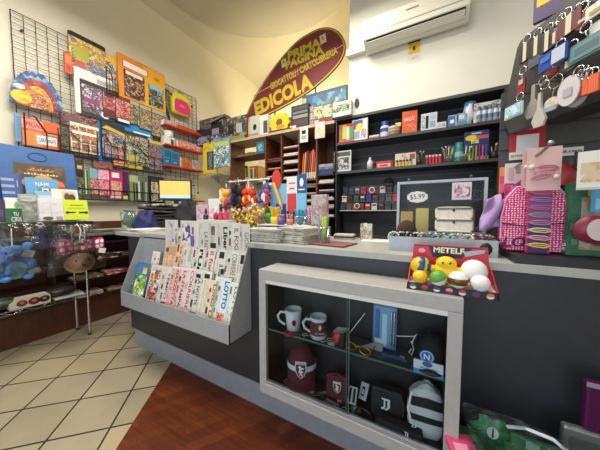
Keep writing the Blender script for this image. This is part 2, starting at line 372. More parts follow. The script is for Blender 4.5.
# ------------------------------------------------------------------ glass showcase on the counter front
SX0, SX1, SY, SZ0, SZ1 = -.824, .116, 1.02, .30, 1.005
FR = noisy('#a6a49f', '#aeaca7', 30, .38)
t = thing('display_showcase', 'grey framed glass showcase of football souvenirs built onto the counter front', 'showcase', ((SX0 + SX1) / 2, SY, SZ0))
W2 = (SX1 - SX0) / 2; HH = SZ1 - SZ0; D = 1.222 - SY
b = MB(); b.box(-W2, 0, HH - .055, W2, D - .002, HH, FR); b.box(-W2, 0, 0, W2, D - .002, .06, FR); b.box(-W2, 0, .06, -W2 + .045, D - .002, HH - .055, FR); b.box(W2 - .048, 0, .06, W2, D - .002, HH - .055, FR)
b.build('frame', t, bev=.003)
b = MB(); b.box(-W2 + .045, D - .012, .06, W2 - .048, D - .003, HH - .055, mat('#1c1d20', .5)); b.build('back_panel', t)
LN = mat('#1f1d1d', .55); b = MB(); b.box(-W2 + .045, .022, .0601, W2 - .048, D - .012, .0605, LN); b.box(-W2 + .0451, .022, .0606, -W2 + .0455, D - .012, HH - .076, LN); b.box(W2 - .0485, .022, .0606, W2 - .0481, D - .012, HH - .076, LN); b.build('dark_lining', t)
b = MB(); b.box(-W2 + .045, .002, HH - .075, W2 - .048, .016, HH - .055, mat('#d9d7d2', .4)); b.build('upper_track', t)
b = MB(); b.box(-W2 + .045, .002, .06, W2 - .048, .022, .078, mat('#c4c8cc', .3, .6)); b.build('lower_track', t)
GL = glass('#f6faf9', .03)
b = MB(); b.box(-W2 + .045, .006, .078, .045, .009, HH - .075, GL); b.build('sliding_pane', t)
b = MB(); b.box(.03, .013, .078, W2 - .048, .016, HH - .075, GL); b.build('sliding_pane', t)
for x, y in ((.043, .0055), (.03, .0125)):
    b = MB(); b.box(x, y, .078, x + .003, y + .004, HH - .075, mat('#5a6a66', .2)); b.build('pane_edge', t)
b = MB(); b.box(-W2 + .046, .0275, .359, W2 - .049, .0295, .367, mat('#4a6a60', .2)); b.build('shelf_edge', t)
b = MB(); b.box(-W2 + .046, .03, .360, W2 - .049, D - .014, .366, glass('#dcefe8', .02)); b.build('glass_shelf', t)
CASE_SH = SZ0 + .3665; CASE_FL = SZ0 + .06

# ------------------------------------------------------------------ newspaper rack on the counter front
RM = noisy('#a0a3a6', '#a8abae', 40, .4, metal=.2)
t = thing('newspaper_rack', 'sloping grey metal newspaper rack hung on the counter front', 'newspaper rack', (-1.68, 1.02, .508))
b = MB(); b.box(-.66, 0, 0, .63, .198, .006, RM); b.box(-.66, -.004, 0, .63, .002, .125, RM); b.build('lip_tray', t)
for x, n in ((.624, 1), (-.664, 1)):
    b = MB(); b.add([(x, -.004, 0), (x, .198, 0), (x, .198, .577), (x, .17, .577), (x, -.004, .125)], [(0, 1, 2, 3, 4)], RM)
    b.add([(x + .006, -.004, 0), (x + .006, .198, 0), (x + .006, .198, .577), (x + .006, .17, .577), (x + .006, -.004, .125)], [(4, 3, 2, 1, 0)], RM)
    b.add([(x, -.004, .125), (x, .17, .577), (x + .006, .17, .577), (x + .006, -.004, .125)], [(3, 2, 1, 0)], RM)
    b.add([(x, -.004, 0), (x, -.004, .125), (x + .006, -.004, .125), (x + .006, -.004, 0)], [(3, 2, 1, 0)], RM); b.build('side_panel', t)
for y, z in ((.075, .165), (.13, .335)):
    b = MB(); b.box(-.658, y, z, .624, .194, z + .004, RM); b.build('tier_shelf', t)
b = MB(); b.box(-.658, .194, 0, .624, .199, .57, RM); b.build('back_panel', t)

# ------------------------------------------------------------------ dark wall shelving
BK = noisy('#2a2b2d', '#303133', 25, .45); BKF = noisy('#3a3b3d', '#404143', 25, .42)
t = thing('wall_shelving', 'black slatwall shelving unit under the air conditioner', 'shelving', (-.25, 2.9, 0))
for x in (-.845, .825):
    b = MB(); b.box(x, 0, 1.03, x + .03, .3, 2.47, BKF); b.build('upright', t)
b = MB(); b.box(-.845, 0, 2.47, .86, .3, 2.5, BKF); b.build('top_board', t)
b = MB(); b.box(-.815, .285, .4, .825, .3, 2.47, BK)
for k in range(16): b.box(-.815, .282, .95 + k * .1, .825, .2855, .957 + k * .1, mat('#5a5b5d', .4))
b.build('slat_panel', t)
for x in (-.02,):
    b = MB(); b.box(x, .27, .5, x + .012, .284, 2.47, BK); b.build('seam_strip', t)
SH1, SH2 = 2.195, 1.835
for z in (SH1, SH2):
    b = MB(); b.box(-.815, .004, z - .03, .825, .284, z, BKF); b.build('shelf', t)
b = MB(); b.box(-.845, .0, 1.0, .86, .3, 1.03, BKF); b.build('base_shelf', t)
b = MB(); b.box(-.845, .1, 0, .86, .3, 1.0, BK); b.build('base_cabinet', t)

# ------------------------------------------------------------------ brown pigeonhole cabinet
WD = noisy('#5a2d18', '#6e3a20', 7, .5, 5, (1, 1, 5)); WDD = noisy('#43200f', '#502814', 7, .5, 5, (1, 1, 5)); WDL = noisy('#b59a7c', '#c2a98a', 8, .5)
t = thing('pigeonhole_cabinet', 'tall dark red-brown wooden cabinet of narrow paper pigeonholes', 'cabinet', (-2.0, 2.9, 0))
xs = [-.91, -.2, .085, .37, .645, .905]
b = MB(); b.box(-.93, -.03, 2.44, .91, .36, 2.475, WDL); b.build('top_board', t)
b = MB(); b.box(-.2, .335, .5, .905, .35, 2.44, WDD); b.build('back_board', t)
for x in xs:
    b = MB(); b.box(x, 0, .4, x + .02, .335, 2.44, WD); b.build('divider', t)
def holes(x0, x1, zs):
    for z in zs:
        b = MB(); b.box(x0, .01, z, x1, .334, z + .012, WD); b.build('shelf', t)
holes(-.89, -.2, [2.2])
PH1, PH2, PH3, PH4 = [2.06, 1.94, 1.82, 1.70, 1.58, 1.46, 1.34], [2.22, 2.11, 2.0, 1.89, 1.78, 1.67, 1.56, 1.45, 1.34], [1.75, 1.65, 1.55, 1.45, 1.35, 1.25], [1.80, 1.69, 1.58, 1.47, 1.36, 1.25]
holes(-.18, .085, PH1); holes(.105, .37, PH2); holes(.39, .645, PH3); holes(.665, .905, PH4)
b = MB(); b.box(-.91, 0, .38, .925, .34, .42, WD); b.box(-.91, .02, 0, .925, .33, .38, WDD); b.build('base', t)
# shelf of books on the wall beyond the cabinet opening
t = thing('wall_shelf', 'white shelf of books glimpsed through the open back of the brown cabinet', 'shelf', (-3.77, 3.25, 2.03))
b = MB(); b.box(0, 0, 0, .3, 1.4, .03, mat('#e6dfcc', .5)); b.build('board', t)
for yy in (.2, 1.1):
    b = MB(); b.poly([(0, -.14), (.02, -.14), (.26, -.02), (.26, 0), (0, 0)], yy, yy + .02, mat('#d8d0bc', .5)); b.build('bracket', t)
t = thing('wooden_crate', 'pale orange wooden box on the white shelf behind the cabinet', 'box', (-3.62, 4.50, 2.06))
b = MB(); b.box(-.12, -.17, 0, .13, .17, .02, mat('#c08850', .6)); b.box(-.12, -.17, .02, -.1, .17, .3, mat('#c08850', .6)); b.box(.11, -.17, .02, .13, .17, .3, mat('#c08850', .6)); b.box(-.1, -.17, .02, .11, -.15, .3, mat('#c08850', .6)); b.box(-.1, .15, .02, .11, .17, .3, mat('#c08850', .6)); b.build('crate_body', t)
b = MB(); b.box(-.125, -.175, .3, .135, .175, .32, mat('#b07840', .6)); b.build('lid', t)
# ------------------------------------------------------------------ wire grid on the wall
t = thing('wire_grid', 'tall black wire grid hung with toys and magazines on the cream wall', 'grid panel', (-3.745, 1.845, 1.5), (0, 0, R(90)))
b = MB(); hw = 1.075; g0, g1 = .06, 1.855
wm = mat('#26282a', .4, .5)
n = 25
for i in range(n + 1):
    x = -hw + 2 * hw * i / n; b.tube([(x, 0, g0), (x, 0, g1)], .0045 if i in (0, n) else .003, wm, 5)
m_ = 30
for i in range(m_ + 1):
    z = g0 + (g1 - g0) * i / m_; b.tube([(-hw, .006, z), (hw, .006, z)], .0045 if i in (0, m_) else .003, wm, 5)
b.build('wire_mesh', t)
for sx in (-1, 1):
    for z in (.3, 1.7):
        b = MB(); b.cyl((sx * 1.0, .008, z), (sx * 1.0, .034, z), .012, wm, 8); b.build('wall_clip', t)

# ------------------------------------------------------------------ magazine unit along the wall
BW = noisy('#4a2414', '#582c18', 8, .5, 5, (1, 5, 1)); BW2 = noisy('#2f1710', '#361b12', 8, .5)
t = thing('magazine_shelving', 'low dark brown wooden magazine shelving along the cream wall', 'shelving', (-3.78, -.9, 0))
b = MB(); b.box(.01, 0, 0, .27, 2.72, .30, BW); b.build('base', t)
b = MB(); b.box(.01, 0, .30, .04, 2.72, 1.2, BW); b.build('back_board', t)
for z in (.31, .52, .73, .94):
    b = MB(); b.box(.04, 0, z, .30, 2.72, z + .02, BW2); b.build('shelf', t)
for y in (0, .9, 1.8, 2.7):
    b = MB(); b.box(.04, y, .33, .29, y + .02, 1.04, BW2); b.build('partition_board', t)
b = MB(); b.box(.04, 0, 1.04, .31, 2.72, 1.06, mat('#77736c', .5)); b.build('top_board', t)

# ------------------------------------------------------------------ chrome display stand in front of it
t = thing('chrome_display_stand', 'chrome wire display stand holding leaflets over bagged plush toys', 'display stand', (-3.19, 1.08, 0))
for x, y in ((0, 0), (-.26, -.02), (0, -1.5), (-.26, -1.5)):
    p = MB(); p.cyl((x, y, .02), (x, y, 1.23), .013, CHROME, 10)
    for k in range(14): p.lathe([(.0135, -.003), (.0155, 0), (.0135, .003)], CHROME, (x, y, .3 + k * .06), 10)
    leg = p.build('leg', t); f = MB(); f.lathe([(.001, 0), (.017, 0), (.017, .016), (.01, .022)], BLACK, (x, y, 0), 10); f.build('foot', leg)
def wire_shelf(z):
    b = MB()
    for dz in (0, .03):
        b.tube([(0, 0, z - dz), (0, -1.5, z - dz), (-.26, -1.5, z - dz), (-.26, 0, z - dz)], .005, CHROME, 6, closed=True)
    for k in range(1, 30): b.cyl((0, -k * .05, z), (-.26, -k * .05, z), .0025, CHROME, 5)
    for k in range(1, 10): b.tube([(0, -k * .15, z), (0, -k * .15 - .075, z - .03), (0, -k * .15 - .15 if k < 9 else -k * .15 - .149, z)], .003, CHROME, 5)
    b.build('wire_shelf', t)
wire_shelf(.45); wire_shelf(1.22)
b = MB(); b.box(.06, -1.5, 1.185, .075, .05, 1.20, BLACK); b.box(-.1, -1.5, 1.185, .075, .05, 1.195, BLACK); b.box(.068, -1.5, 1.195, .075, .05, 1.225, BLACK); b.build('leaflet_tray', t)

# ------------------------------------------------------------------ black rack at the end of the counter
HD = noisy('#2c2c2c', '#333333', 30, .5)
t = thing('accessory_rack', 'black accessory rack standing on the counter with a slanted keyring header', 'display rack', (.338, 1.52, CT))
b = MB(); b.box(-.045, 0, 0, .85, .02, .78, BKF); b.build('back_board', t)
b = MB(); b.box(-.045, -.32, 0, .85, 0, .03, mat('#1d1d1f', .45)); b.build('base_tray', t)
b = MB()
for k in range(1, 8): b.box(-.045, -.003, k * .1, .85, 0, k * .1 + .006, mat('#1a1a1c', .5))
b.build('slat_groove', t)
# header board: vertical, running towards the customer
hp = thing('keyring_board', 'black rounded board of hanging souvenir keyrings above the accessory rack', 'display board', (FH * 1.2 + RT * 1.0 + Vector((0, 0, 1.693))), (0, 0, YAW + R(90 - 180)))
b = MB(); out = [(.05, 0), (.8, 0), (.8, .405), (.105, .405), (.085, .4), (.07, .38), (.045, .27), (.0, .09)]
b.poly(out, 0, .03, HD); b.build('board', hp, bev=.002)
b = MB(); b.box(.2, .03, 0, .8, .12, .012, HD); b.build('under_shelf', hp)
# ------------------------------------------------------------------ packets: a body with printed panels on its face, hung or stood
def art_on(b, w, h, y, arts):
    for i, a in enumerate(arts):
        u0, v0, u1, v1, m = a[:5]
        yy = y - .0008 * (i + 1)
        if len(a) > 5 and a[5] == 'o': b.disc((u0 + u1) / 2 * w - w / 2, (v0 + v1) / 2 * h, (u1 - u0) / 2 * w, (v1 - v0) / 2 * h, yy, m)
        elif len(a) > 5 and a[5] == 't': b.flat([(u0 * w - w / 2, v0 * h), (u1 * w - w / 2, v0 * h), ((u0 + u1) / 2 * w - w / 2, v1 * h)], yy, m)
        elif len(a) > 5: b.flat([(u0 * w - w / 2 + p * (u1 - u0) * w, v0 * h + q * (v1 - v0) * h) for p, q in a[5]], yy, m)
        else: b.rect(u0 * w - w / 2, v0 * h, u1 * w - w / 2, v1 * h, yy, m)
def pk(name, label, cat, loc, rot, w, h, d, body, arts=(), group=None, hole=None, bag=None, txt=(), bev=.0, tilt=0., bagm=None):
    """carton or card: printed face at y=-d; hole=(header colour, height); bag=overhang of a clear bag round it"""
    rz = rot if isinstance(rot, (int, float)) else rot[2]
    R3 = (-tilt, 0, rz) if isinstance(rot, (int, float)) else rot
    b = MB()
    if bag is None and d > .012: b.box(-w / 2, -d, 0, w / 2, 0, h, body)
    else: b.poly([(-w / 2, 0), (w / 2, 0), (w / 2, h), (-w / 2, h)], -d, 0, body)
    art_on(b, w, h, -d, arts)
    parts = hole or bag or txt
    if not parts: return tag(b.build(name, None, loc, R3, bev=bev), label, cat, group)
    t = thing(name, label, cat, loc, R3, group)
    b.build('printed_card' if d < .012 else 'carton', t, bev=bev)
    if hole:
        m, hh = hole; q = MB(); q.poly([(-w / 2, 0), (w / 2, 0), (w / 2, hh * .8), (w * .42, hh), (-w * .42, hh), (-w / 2, hh * .8)], -d * .6 - .004, -.002, m)
        q.rect(-w * .09, hh * .55, w * .09, hh * .75, -d * .6 - .0048, mat('#30302e')); q.build('header_card', t, (0, 0, h))
    if bag:
        g = bag; q = MB()
        q.sheet(lambda u, v: (-w / 2 - g + (w + 2 * g) * u, -d - .006 - .012 * math.sin(u * 3.14) * math.sin(v * 3.14) + .003 * math.sin(u * 23 + v * 17), -g + (h + 2 * g) * v), 10, 10, bagm or BAG)
        q.build('clear_bag', t)
    for (s, hh, m, u, v, ww, ro) in txt: text(s, hh * h, m, t, ((u - .5) * w, -d - .004, v * h), ww * w if ww else None, ro, .01)
    return t
BAG = glass('#f8f8f8', .04, .12, 22, .02)
RZ = R(90)
def wl(px0, pyt, px1, pyb, x=-3.73):
    """a rectangle on the long wall from its near edge's top and bottom and its far edge: centre y, foot z, width, height"""
    m = (pyt + pyb) / 2; a = onx(px0, pyt, x); c = onx(px0, pyb, x); m2 = 212 + (m - 212) * (430 - px1) / (430 - px0); e = onx(px1, m2, x)
    return (a.y + e.y) / 2, c.z, e.y - a.y, a.z - c.z
def wp(name, label, cat, box, body, arts=(), d=.02, x=-3.725, **k):
    cy, z, w, h = wl(*box, x=x - d)
    return pk(name, label, cat, (x, cy, z), RZ, w, h, d, body, arts, **k)
ORG = '#e08a1e'; YEL = '#f0c42c'
m1 = pr(['#3a3440', '#5a7a9a', '#c8452b', '#d8c07a', '#4a5a48', '#8a8f96', '#e0b040'], 45, 1)
m2 = pr(['#2a2030', '#5a3a5a', '#8a5a7a', '#403048', '#c8b8c8', '#1a1a22'], 38, 2)
m3 = pr(['#7a2028', '#a83038', '#3a1418', '#c8a0a0', '#d85048', '#501820'], 50, 3)
m4 = pr(['#6a4028', '#a8672f', '#d8a060', '#3a2418', '#c85030', '#e8d0b0'], 45, 4)
m5 = pr(['#1c2438', '#33507a', '#b8343a', '#8aa0b8', '#20283a', '#c8b870', '#5a4a70'], 42, 5)
m6 = pr(['#2a3a2a', '#5a7a3a', '#8a8a60', '#c8c0a0', '#3a3a30', '#a04030'], 45, 6)
m7 = pr(['#303844', '#60708a', '#a0a8a0', '#c85030', '#d0c060', '#384030'], 55, 7)
redp = pr(['#d8342a', '#e8604a', '#f0e0d0', '#a82018', '#d88a3a'], 60, 8)
pinkp = pr(['#d8307a', '#f080a8', '#f4d0d8', '#b01858', '#e8b0c0'], 50, 9)
# half-round rainbow toy set in a clear bag
cy, z, w, h = wl(7, 62, 62, 101, x=-3.70)
t = thing('rainbow_toy_set', 'half-round blue, red and yellow toy set in a clear bag on the wire grid', 'toy set', (-3.715, cy, z), (0, 0, RZ))
def arc(r0, r1, n=24): return [(r1 * math.cos(math.pi * i / n), r1 * math.sin(math.pi * i / n)) for i in range(n + 1)] + [(r0 * math.cos(math.pi * i / n), r0 * math.sin(math.pi * i / n)) for i in range(n, -1, -1)]
def band(b, r0, r1, y0, y1, m, sx, sz):
    n = 28; vs = []
    for i in range(n + 1):
        a = math.pi * i / n
        for r in (r0, r1): vs += [(r * sx * math.cos(a), y0, r * sz * math.sin(a)), (r * sx * math.cos(a), y1, r * sz * math.sin(a))]
    fs = []
    for i in range(n):
        o = i * 4; q = o + 4; fs += [(o, o + 2, q + 2, q), (o + 2, o + 3, q + 3, q + 2), (o + 1, o, q, q + 1), (o + 3, o + 1, q + 1, q + 3)]
    b.add(vs, fs, m)
for nm, r0, r1, m in (('outer_arc', .78, 1, pr(['#2f5a9a', '#3a6aaa', '#2a4a8a', '#8ab0d0'], 16, 3)), ('red_arc', .6, .78, pr(['#b83040', '#c84a3a', '#a02838'], 20, 2)), ('yellow_arc', .42, .6, pr(['#e0a030', '#d88a28', '#e8c050'], 25, 5)), ('centre', 0, .42, pr(['#c85a30', '#d88a4a', '#a83a2a', '#e0c8a0'], 40, 6))):
    b = MB(); band(b, r0, r1, -.03, -.004, m, w / 2, h); b.build(nm, t)
b = MB(); b.disc(-.3 * w, .2 * h, .19 * w, .17 * h, -.033, mat('#e8d23a', .4)); b.disc(-.32 * w, .47 * h, .1 * w, .07 * h, -.033, WHITE); b.build('sticker', t)
b = MB(); b.sheet(lambda u, v: ((u - .5) * w * 1.12, -.045 - .01 * math.sin(u * 9) * math.sin(v * 7), -.04 * h + v * 1.14 * h * (1 - .25 * (2 * u - 1) ** 2)), 12, 10, BAG); b.build('clear_bag', t)
wp('toy_car_pack', 'yellow and grey toy vehicle pack with a black header near the grid top', 'toy pack', (66, 36, 104, 73), mat('#c8a030'), [(0, .5, 1, 1, pr(['#d8a82c', '#c88a28', '#5a7a9a', '#e8d070'], 30, 2)), (.05, .05, .98, .6, m1), (.1, .45, .5, .8, mat('#a8a83a')), (.1, .1, .42, .42, mat('#b84a50', .3), 'o'), (.5, .12, .95, .45, pr(['#5a6a8a', '#8a98a8', '#3a3050'], 40, 2), 'o')], .035, hole=(BLACK, .06))
wp('craft_pouch', 'small orange craft pouch hanging beside the yellow toy vehicle pack', 'pouch', (62, 53, 70, 73), mat('#c8502a', .4), [(.1, .5, .9, .9, mat('#e07a3a')), (.2, .1, .8, .4, mat('#b83a20'))], .03, x=-3.69)
wp('picture_book', 'yellow-edged blue picture book partly behind the orange sticker album', 'book', (103, 54, 116, 88), mat('#e8b83a'), [(.06, .06, .94, .8, pr(['#5a7a8a', '#c8d0c8', '#e0a040', '#384858'], 35, 4))], .02)
t = wp('football_album', 'white and black album with a dark purple cover picture and football', 'album', (72, 69, 112, 112), mat('#d8d4d0'), [(.12, .0, 1, .82, mat('#241c2a')), (.16, .08, .96, .72, m2), (.55, .84, .96, .95, mat('#a8a0a8')), (.62, .03, .86, .2, WHITE, 'o'), (.68, .07, .78, .15, BLACK, 'o'), (.2, .3, .6, .42, mat('#8a3a6a'))], .025, hole=(WHITE, .03), x=-3.68)
t = wp('sticker_album_pack', 'wide orange sticker album pack with two dark picture panels', 'album pack', (115, 54, 163, 96), mat('#e08a1e'), [(.5, 0, 1, 1, mat('#e8a826')), (.08, .74, .6, .92, mat('#c85a3a')), (.1, .76, .58, .9, mat('#f0e6dc')), (.1, .05, .52, .7, pr(['#3a1c24', '#7a2a30', '#28202c', '#c8a060', '#5a3a5a'], 32, 1)), (.14, .6, .48, .68, mat('#e8e0d8')), (.6, .05, .95, .62, pr(['#3a3a3a', '#6a6a5a', '#8ab0b8', '#28282c', '#a09a70'], 32, 3)), (.62, .5, .93, .62, mat('#8cc0cc')), (.74, .76, .86, .84, mat('#c87a20'))], .03, x=-3.69, hole=(mat('#e08a1e'), .02))
# pouch with strap
cy, z, w, h = wl(171, 90, 190, 112, x=-3.68)
t = thing('waist_bag', 'yellow and hot pink waist bag with a black strap near the grid end', 'bag', (-3.715, cy, z), (0, 0, RZ))
b = MB(); o = [(-.5, .06), (-.3, 0), (.3, 0), (.5, .1), (.5, .6), (.36, .95), (0, 1.02), (-.4, .98), (-.5, .7)]
b.loft([[(x * w * s, y, z_ * h * s + (1 - s) * h * .5) for x, z_ in o] for s, y in ((.97, 0), (1, -.03), (.97, -.06), (.85, -.075))], mat('#d8cf2e', .5)); b.build('bag_body', t)
b = MB(); b.flat([(x * w * .84, .08 * h + z_ * h * .62) for x, z_ in o], -.0765, mat('#d82a70', .5)); b.build('front_pocket', t)
text('GL', .03, mat('#f0d8a0'), t, (0, -.078, h * .42), w * .3)
b = MB(); b.tube([(-.45 * w, -.03, .8 * h), (-.72 * w, -.02, .95 * h), (-.78 * w, -.015, .3 * h), (-.6 * w, -.02, -.35 * h)], .018, mat('#2a2d30', .7), 6); b.build('strap', t)
b = MB(); b.tube([(-.1 * w, -.03, h), (0, -.02, 1.2 * h), (.1 * w, -.03, h)], .006, mat('#6a3a6a'), 6); b.build('loop', t)
wp('card_game_pack', 'dark red trading card pack wedged beside the black album', 'card pack', (101, 89, 114, 116), mat('#5a1a20'), [(0, .3, 1, .9, m3), (.1, .75, .9, .9, mat('#2a1014'))], .02, x=-3.66)
wp('card_game_pack', 'crimson trading card pack beneath the orange sticker album pack', 'card pack', (114, 95, 129, 121), mat('#6a1c22'), [(0, .15, 1, .85, pr(['#8a2030', '#c83a40', '#401018', '#e0b0a0'], 55, 12)), (.1, .02, .9, .12, WHITE)], .02, x=-3.66)
for i, (bx, lb, m) in enumerate((((124, 99, 138, 122), 'olive camouflage toy packet in the middle of the wire grid', m6), ((137, 104, 150, 128), 'khaki soldier toy packet next to the camouflage packet', pr(['#6a6a48', '#8a8560', '#3a3a2a', '#c8c0a0', '#a05038'], 50, 2)), ((149, 108, 165, 135), 'grey and brown action toy packet beside the orange shelf', m7))):
    wp('toy_packet', lb, 'toy packet', bx, mat('#55554a'), [(0, 0, 1, .8, m), (.05, .84, .95, .97, mat('#a8a894'))], .025, x=-3.69)
wp('toy_figure_pack', 'dark brown toy figure pack left of the blue backing card', 'toy pack', (58, 111, 96, 124), mat('#3a1a20'), [(0, 0, 1, 1, pr(['#3a1a20', '#7a4a50', '#a08080', '#2a1418', '#8a3a30'], 40, 5)), (.05, .3, .55, .8, mat('#6a4a50'), 'o')], .03, x=-3.70)
bpy.data.objects['toy_figure_pack']['label'] = 'long dark brown toy figure pack above the white and brown one'
wp('animal_toy_pack', 'white and brown toy pack with rows of picture squares', 'toy pack', (68, 122, 97, 151), mat('#e0d6c8'), [(0, .5, 1, .9, m4)] + [(.03 + .33 * i, .06 + .3 * j, .31 + .33 * i, .3 + .3 * j, pr(['#8a5038', '#c88a5a', '#5a3020', '#d8b090', '#a86850'], 60, i + 3 * j)) for i in range(3) for j in range(2)] + [(.05, .62, .95, .72, WHITE)], .03, x=-3.68)
wp('toy_packet', 'dark green toy packet behind a wire pocket beside the white and brown pack', 'toy packet', (58, 124, 69, 151), mat('#2a2c24'), [(.1, .1, .9, .9, pr(['#3a3c30', '#6a6450', '#201c18', '#8a7a60'], 60, 9))], .02, x=-3.70)
bc = wp('backing_card', 'large bright blue backing card behind the dark toy packs', 'card', (95, 107, 152, 160), mat('#1f86c8', .45), [(.62, .62, .97, .66, WHITE), (.62, .7, .95, .74, WHITE), (.6, .3, .95, .58, pr(['#5a9ac8', '#a0b8c8', '#3a6a98', '#c8c0b0'], 40, 2))], .01, x=-3.70)
wp('action_toy_pack', 'navy action toy pack with a yellow sash on the blue backing card', 'toy pack', (99, 121, 123, 158), mat('#1a1c2c'), [(0, .05, 1, .75, m5), (.0, .72, 1, .9, mat('#c8a83a'), ((0, .5), (.2, 1), (1, .35), (1, 0))), (.1, .06, .45, .35, pr(['#a0b0c0', '#c84a40', '#506a8a'], 60, 3)), (.55, .06, .92, .35, pr(['#c84a40', '#e0c0a0', '#304060'], 60, 6))], .03, x=-3.68)
wp('action_toy_pack', 'dark blue and silver action toy pack in the middle of the three', 'toy pack', (123, 131, 146, 164), mat('#20242c'), [(0, 0, 1, .9, pr(['#22303a', '#4a5a8a', '#b8b05a', '#c0c4b8', '#1a1c24', '#6a4a3a'], 45, 15)), (.1, .08, .5, .3, mat('#b0a84a'))], .03, x=-3.68)
wp('action_toy_pack', 'blue and black action toy pack nearest the blue cartons', 'toy pack', (146, 140, 164, 169), mat('#1a2030'), [(0, 0, 1, .9, pr(['#1a2438', '#3a5a9a', '#a89a5a', '#8a90a0', '#20242a', '#b84a3a'], 50, 21)), (.05, .9, .95, 1, mat('#c8a83a'))], .03, x=-3.68)
bpy.data.objects['action_toy_pack.002']['label'] = 'blue and black action toy pack beside the light blue cartons'
t = wp('colouring_kit', 'orange colouring kit with a white title in a black wire pocket', 'colouring kit', (19, 117, 58, 145), mat('#d8602a'), [(0, .62, .55, .95, mat('#e0988a')), (.02, .02, .5, .55, mat('#d88a4a')), (.36, .12, .9, .45, mat('#e8e0dc')), (.6, .52, .92, .6, mat('#f0d8c8'))], .03, x=-3.70, txt=[('SPECIALE', .17, mat('#c83a2a'), .3, .78, .48, 0), ('CARTONATI', .15, mat('#4a5a78'), .63, .28, .46, 0)])
cy, z, w, h = wl(24, 114, 60, 145, x=-3.66)
t2 = thing('wire_pocket', 'black wire pocket holding the orange colouring kit', 'wire holder', (-3.69, cy, z), (0, 0, RZ))
b = MB(); wm2 = mat('#101010', .4)
b.tube([(-w / 2, -.03, 0), (-w / 2, -.03, h * 1.05), (-.2 * w, -.03, h * 1.0), (.1 * w, -.03, h * .55), (.5 * w, -.03, h * .55), (.5 * w, -.03, 0)], .006, wm2, 6, closed=True); b.cyl((.1 * w, -.03, 0), (.1 * w, -.03, h * .55), .005, wm2, 6); b.build('wire_frame', t2)
b = MB(); b.tube([(-w / 2, -.03, 0), (-w / 2, 0.03, 0), (w / 2, .03, 0), (w / 2, -.03, 0)], .005, wm2, 6); b.build('base_wire', t2)
wp('colouring_book', 'pale blue colouring book edge beside the orange colouring kit', 'book', (13, 113, 20, 141), mat('#6aa0c8'), [(.2, .1, .8, .9, mat('#5a90bc'))], .02, x=-3.71)
# magazine row at the grid foot
rows = [((74, 160, 82, 194), 'dark brown magazine pack with pale lettering at the row start', '#2a2420', [(0, .7, 1, 1, mat('#4a3a2a')), (.2, .75, .9, .85, mat('#c8b890')), (0, 0, 1, .5, pr(['#4a5a3a', '#b8b8a8', '#302a20'], 50, 3))]),
        ((81, 170, 89, 194), 'narrow green and white magazine pack', '#3a5a34', [(.3, 0, .5, 1, mat('#c8d0b8')), (.7, 0, 1, 1, mat('#6a8a4a'))]),
        ((88, 168, 97, 194), 'red and sky blue magazine with pink figures', '#a83040', [(0, .6, 1, 1, mat('#7ab0c8')), (.05, 0, .95, .62, pr(['#b83048', '#e0808a', '#5a2030', '#f0d8d0'], 60, 3))]),
        ((96, 169, 108, 195), 'pink comic magazine with small white squares', '#c03050', [(0, .62, 1, .98, pr(['#c84a8a', '#e8a0c0', '#f0e0e8'], 60, 5)), (.05, 0, .95, .58, pr(['#c83a50', '#f0d0d0', '#8a2038', '#e88a90'], 60, 8))]),
        ((108, 170, 122, 198), 'magenta doll magazine with a gold figure', '#b81a64', [(.15, .74, .7, .92, mat('#f0e0ec')), (.08, .1, .85, .62, pr(['#d88a8a', '#c8a060', '#e8c8b0', '#b83060'], 50, 2)), (0, 0, .8, .08, mat('#e8c0d0'))]),
        ((121, 172, 127, 199), 'deep purple magazine with a small yellow corner', '#4a1450', [(0, 0, .8, .12, mat('#d8c83a'))]),
        ((128, 175, 137, 201), 'olive green magazine with black stripes', '#7a8a5a', [(0, .75, 1, 1, mat('#a8ae88')), (.4, 0, .55, .7, BLACK), (.7, 0, .95, .7, mat('#303028'))]),
        ((136, 176, 147, 202), 'grey green magazine in a striped sleeve', '#5a6a5a', [(0, .1, .2, .8, mat('#c8c8b8')), (.4, .0, .5, .8, BLACK), (.7, 0, .85, .8, mat('#a8b0a0'))]),
        ((147, 176, 163, 204), 'black framed magazine with orange and cream pictures', '#1c1c1a', [(.15, .1, .95, .8, pr(['#d8d0c0', '#b86a38', '#3a3a34', '#c8b8a0', '#e8e0d0'], 45, 2)), (.15, .82, .95, .93, mat('#3a3a38'))])]
for bx, lb, c, a in rows: wp('magazine', lb + ' on the lowest grid row', 'magazine', bx, mat(c), a, .018, x=-3.70, group='magazines on the lowest grid row')
cy, z, w, h = wl(74, 186, 164, 197, x=-3.66)
t = thing('magazine_rail', 'black wire rail holding the lowest row of magazines on the grid', 'wire rail', (-3.68, cy, z - .02), (0, 0, RZ))
b = MB()
for zz in (0, h): b.tube([(-w / 2, -.005, zz), (w / 2, -.005, zz)], .005, wm2, 6)
for i in range(14): b.cyl((-w / 2 + w * i / 13, -.005, 0), (-w / 2 + w * i / 13, -.005, h), .003, wm2, 5)
b.build('front_wire', t)
b = MB(); b.box(-w / 2, -.005, -.004, w / 2, .06, 0, wm2); b.build('base_strip', t)
for bx, lb, c in (((112, 158, 126, 165), 'red and orange sticker strip above the doll magazines', ['#d83a2a', '#e8a03a', '#f0d0a0']), ((127, 161, 141, 168), 'yellow and green sticker strip above the olive magazines', ['#e0c83a', '#8aa83a', '#d85a3a']), ((92, 160, 111, 167), 'dull pink sticker strip above the comic magazines', ['#8a4a50', '#a87a78', '#503038'])):
    wp('sticker_strip', lb, 'stickers', bx, mat(c[0]), [(0, 0, 1, 1, pr(c, 60, 2))], .02, x=-3.68)
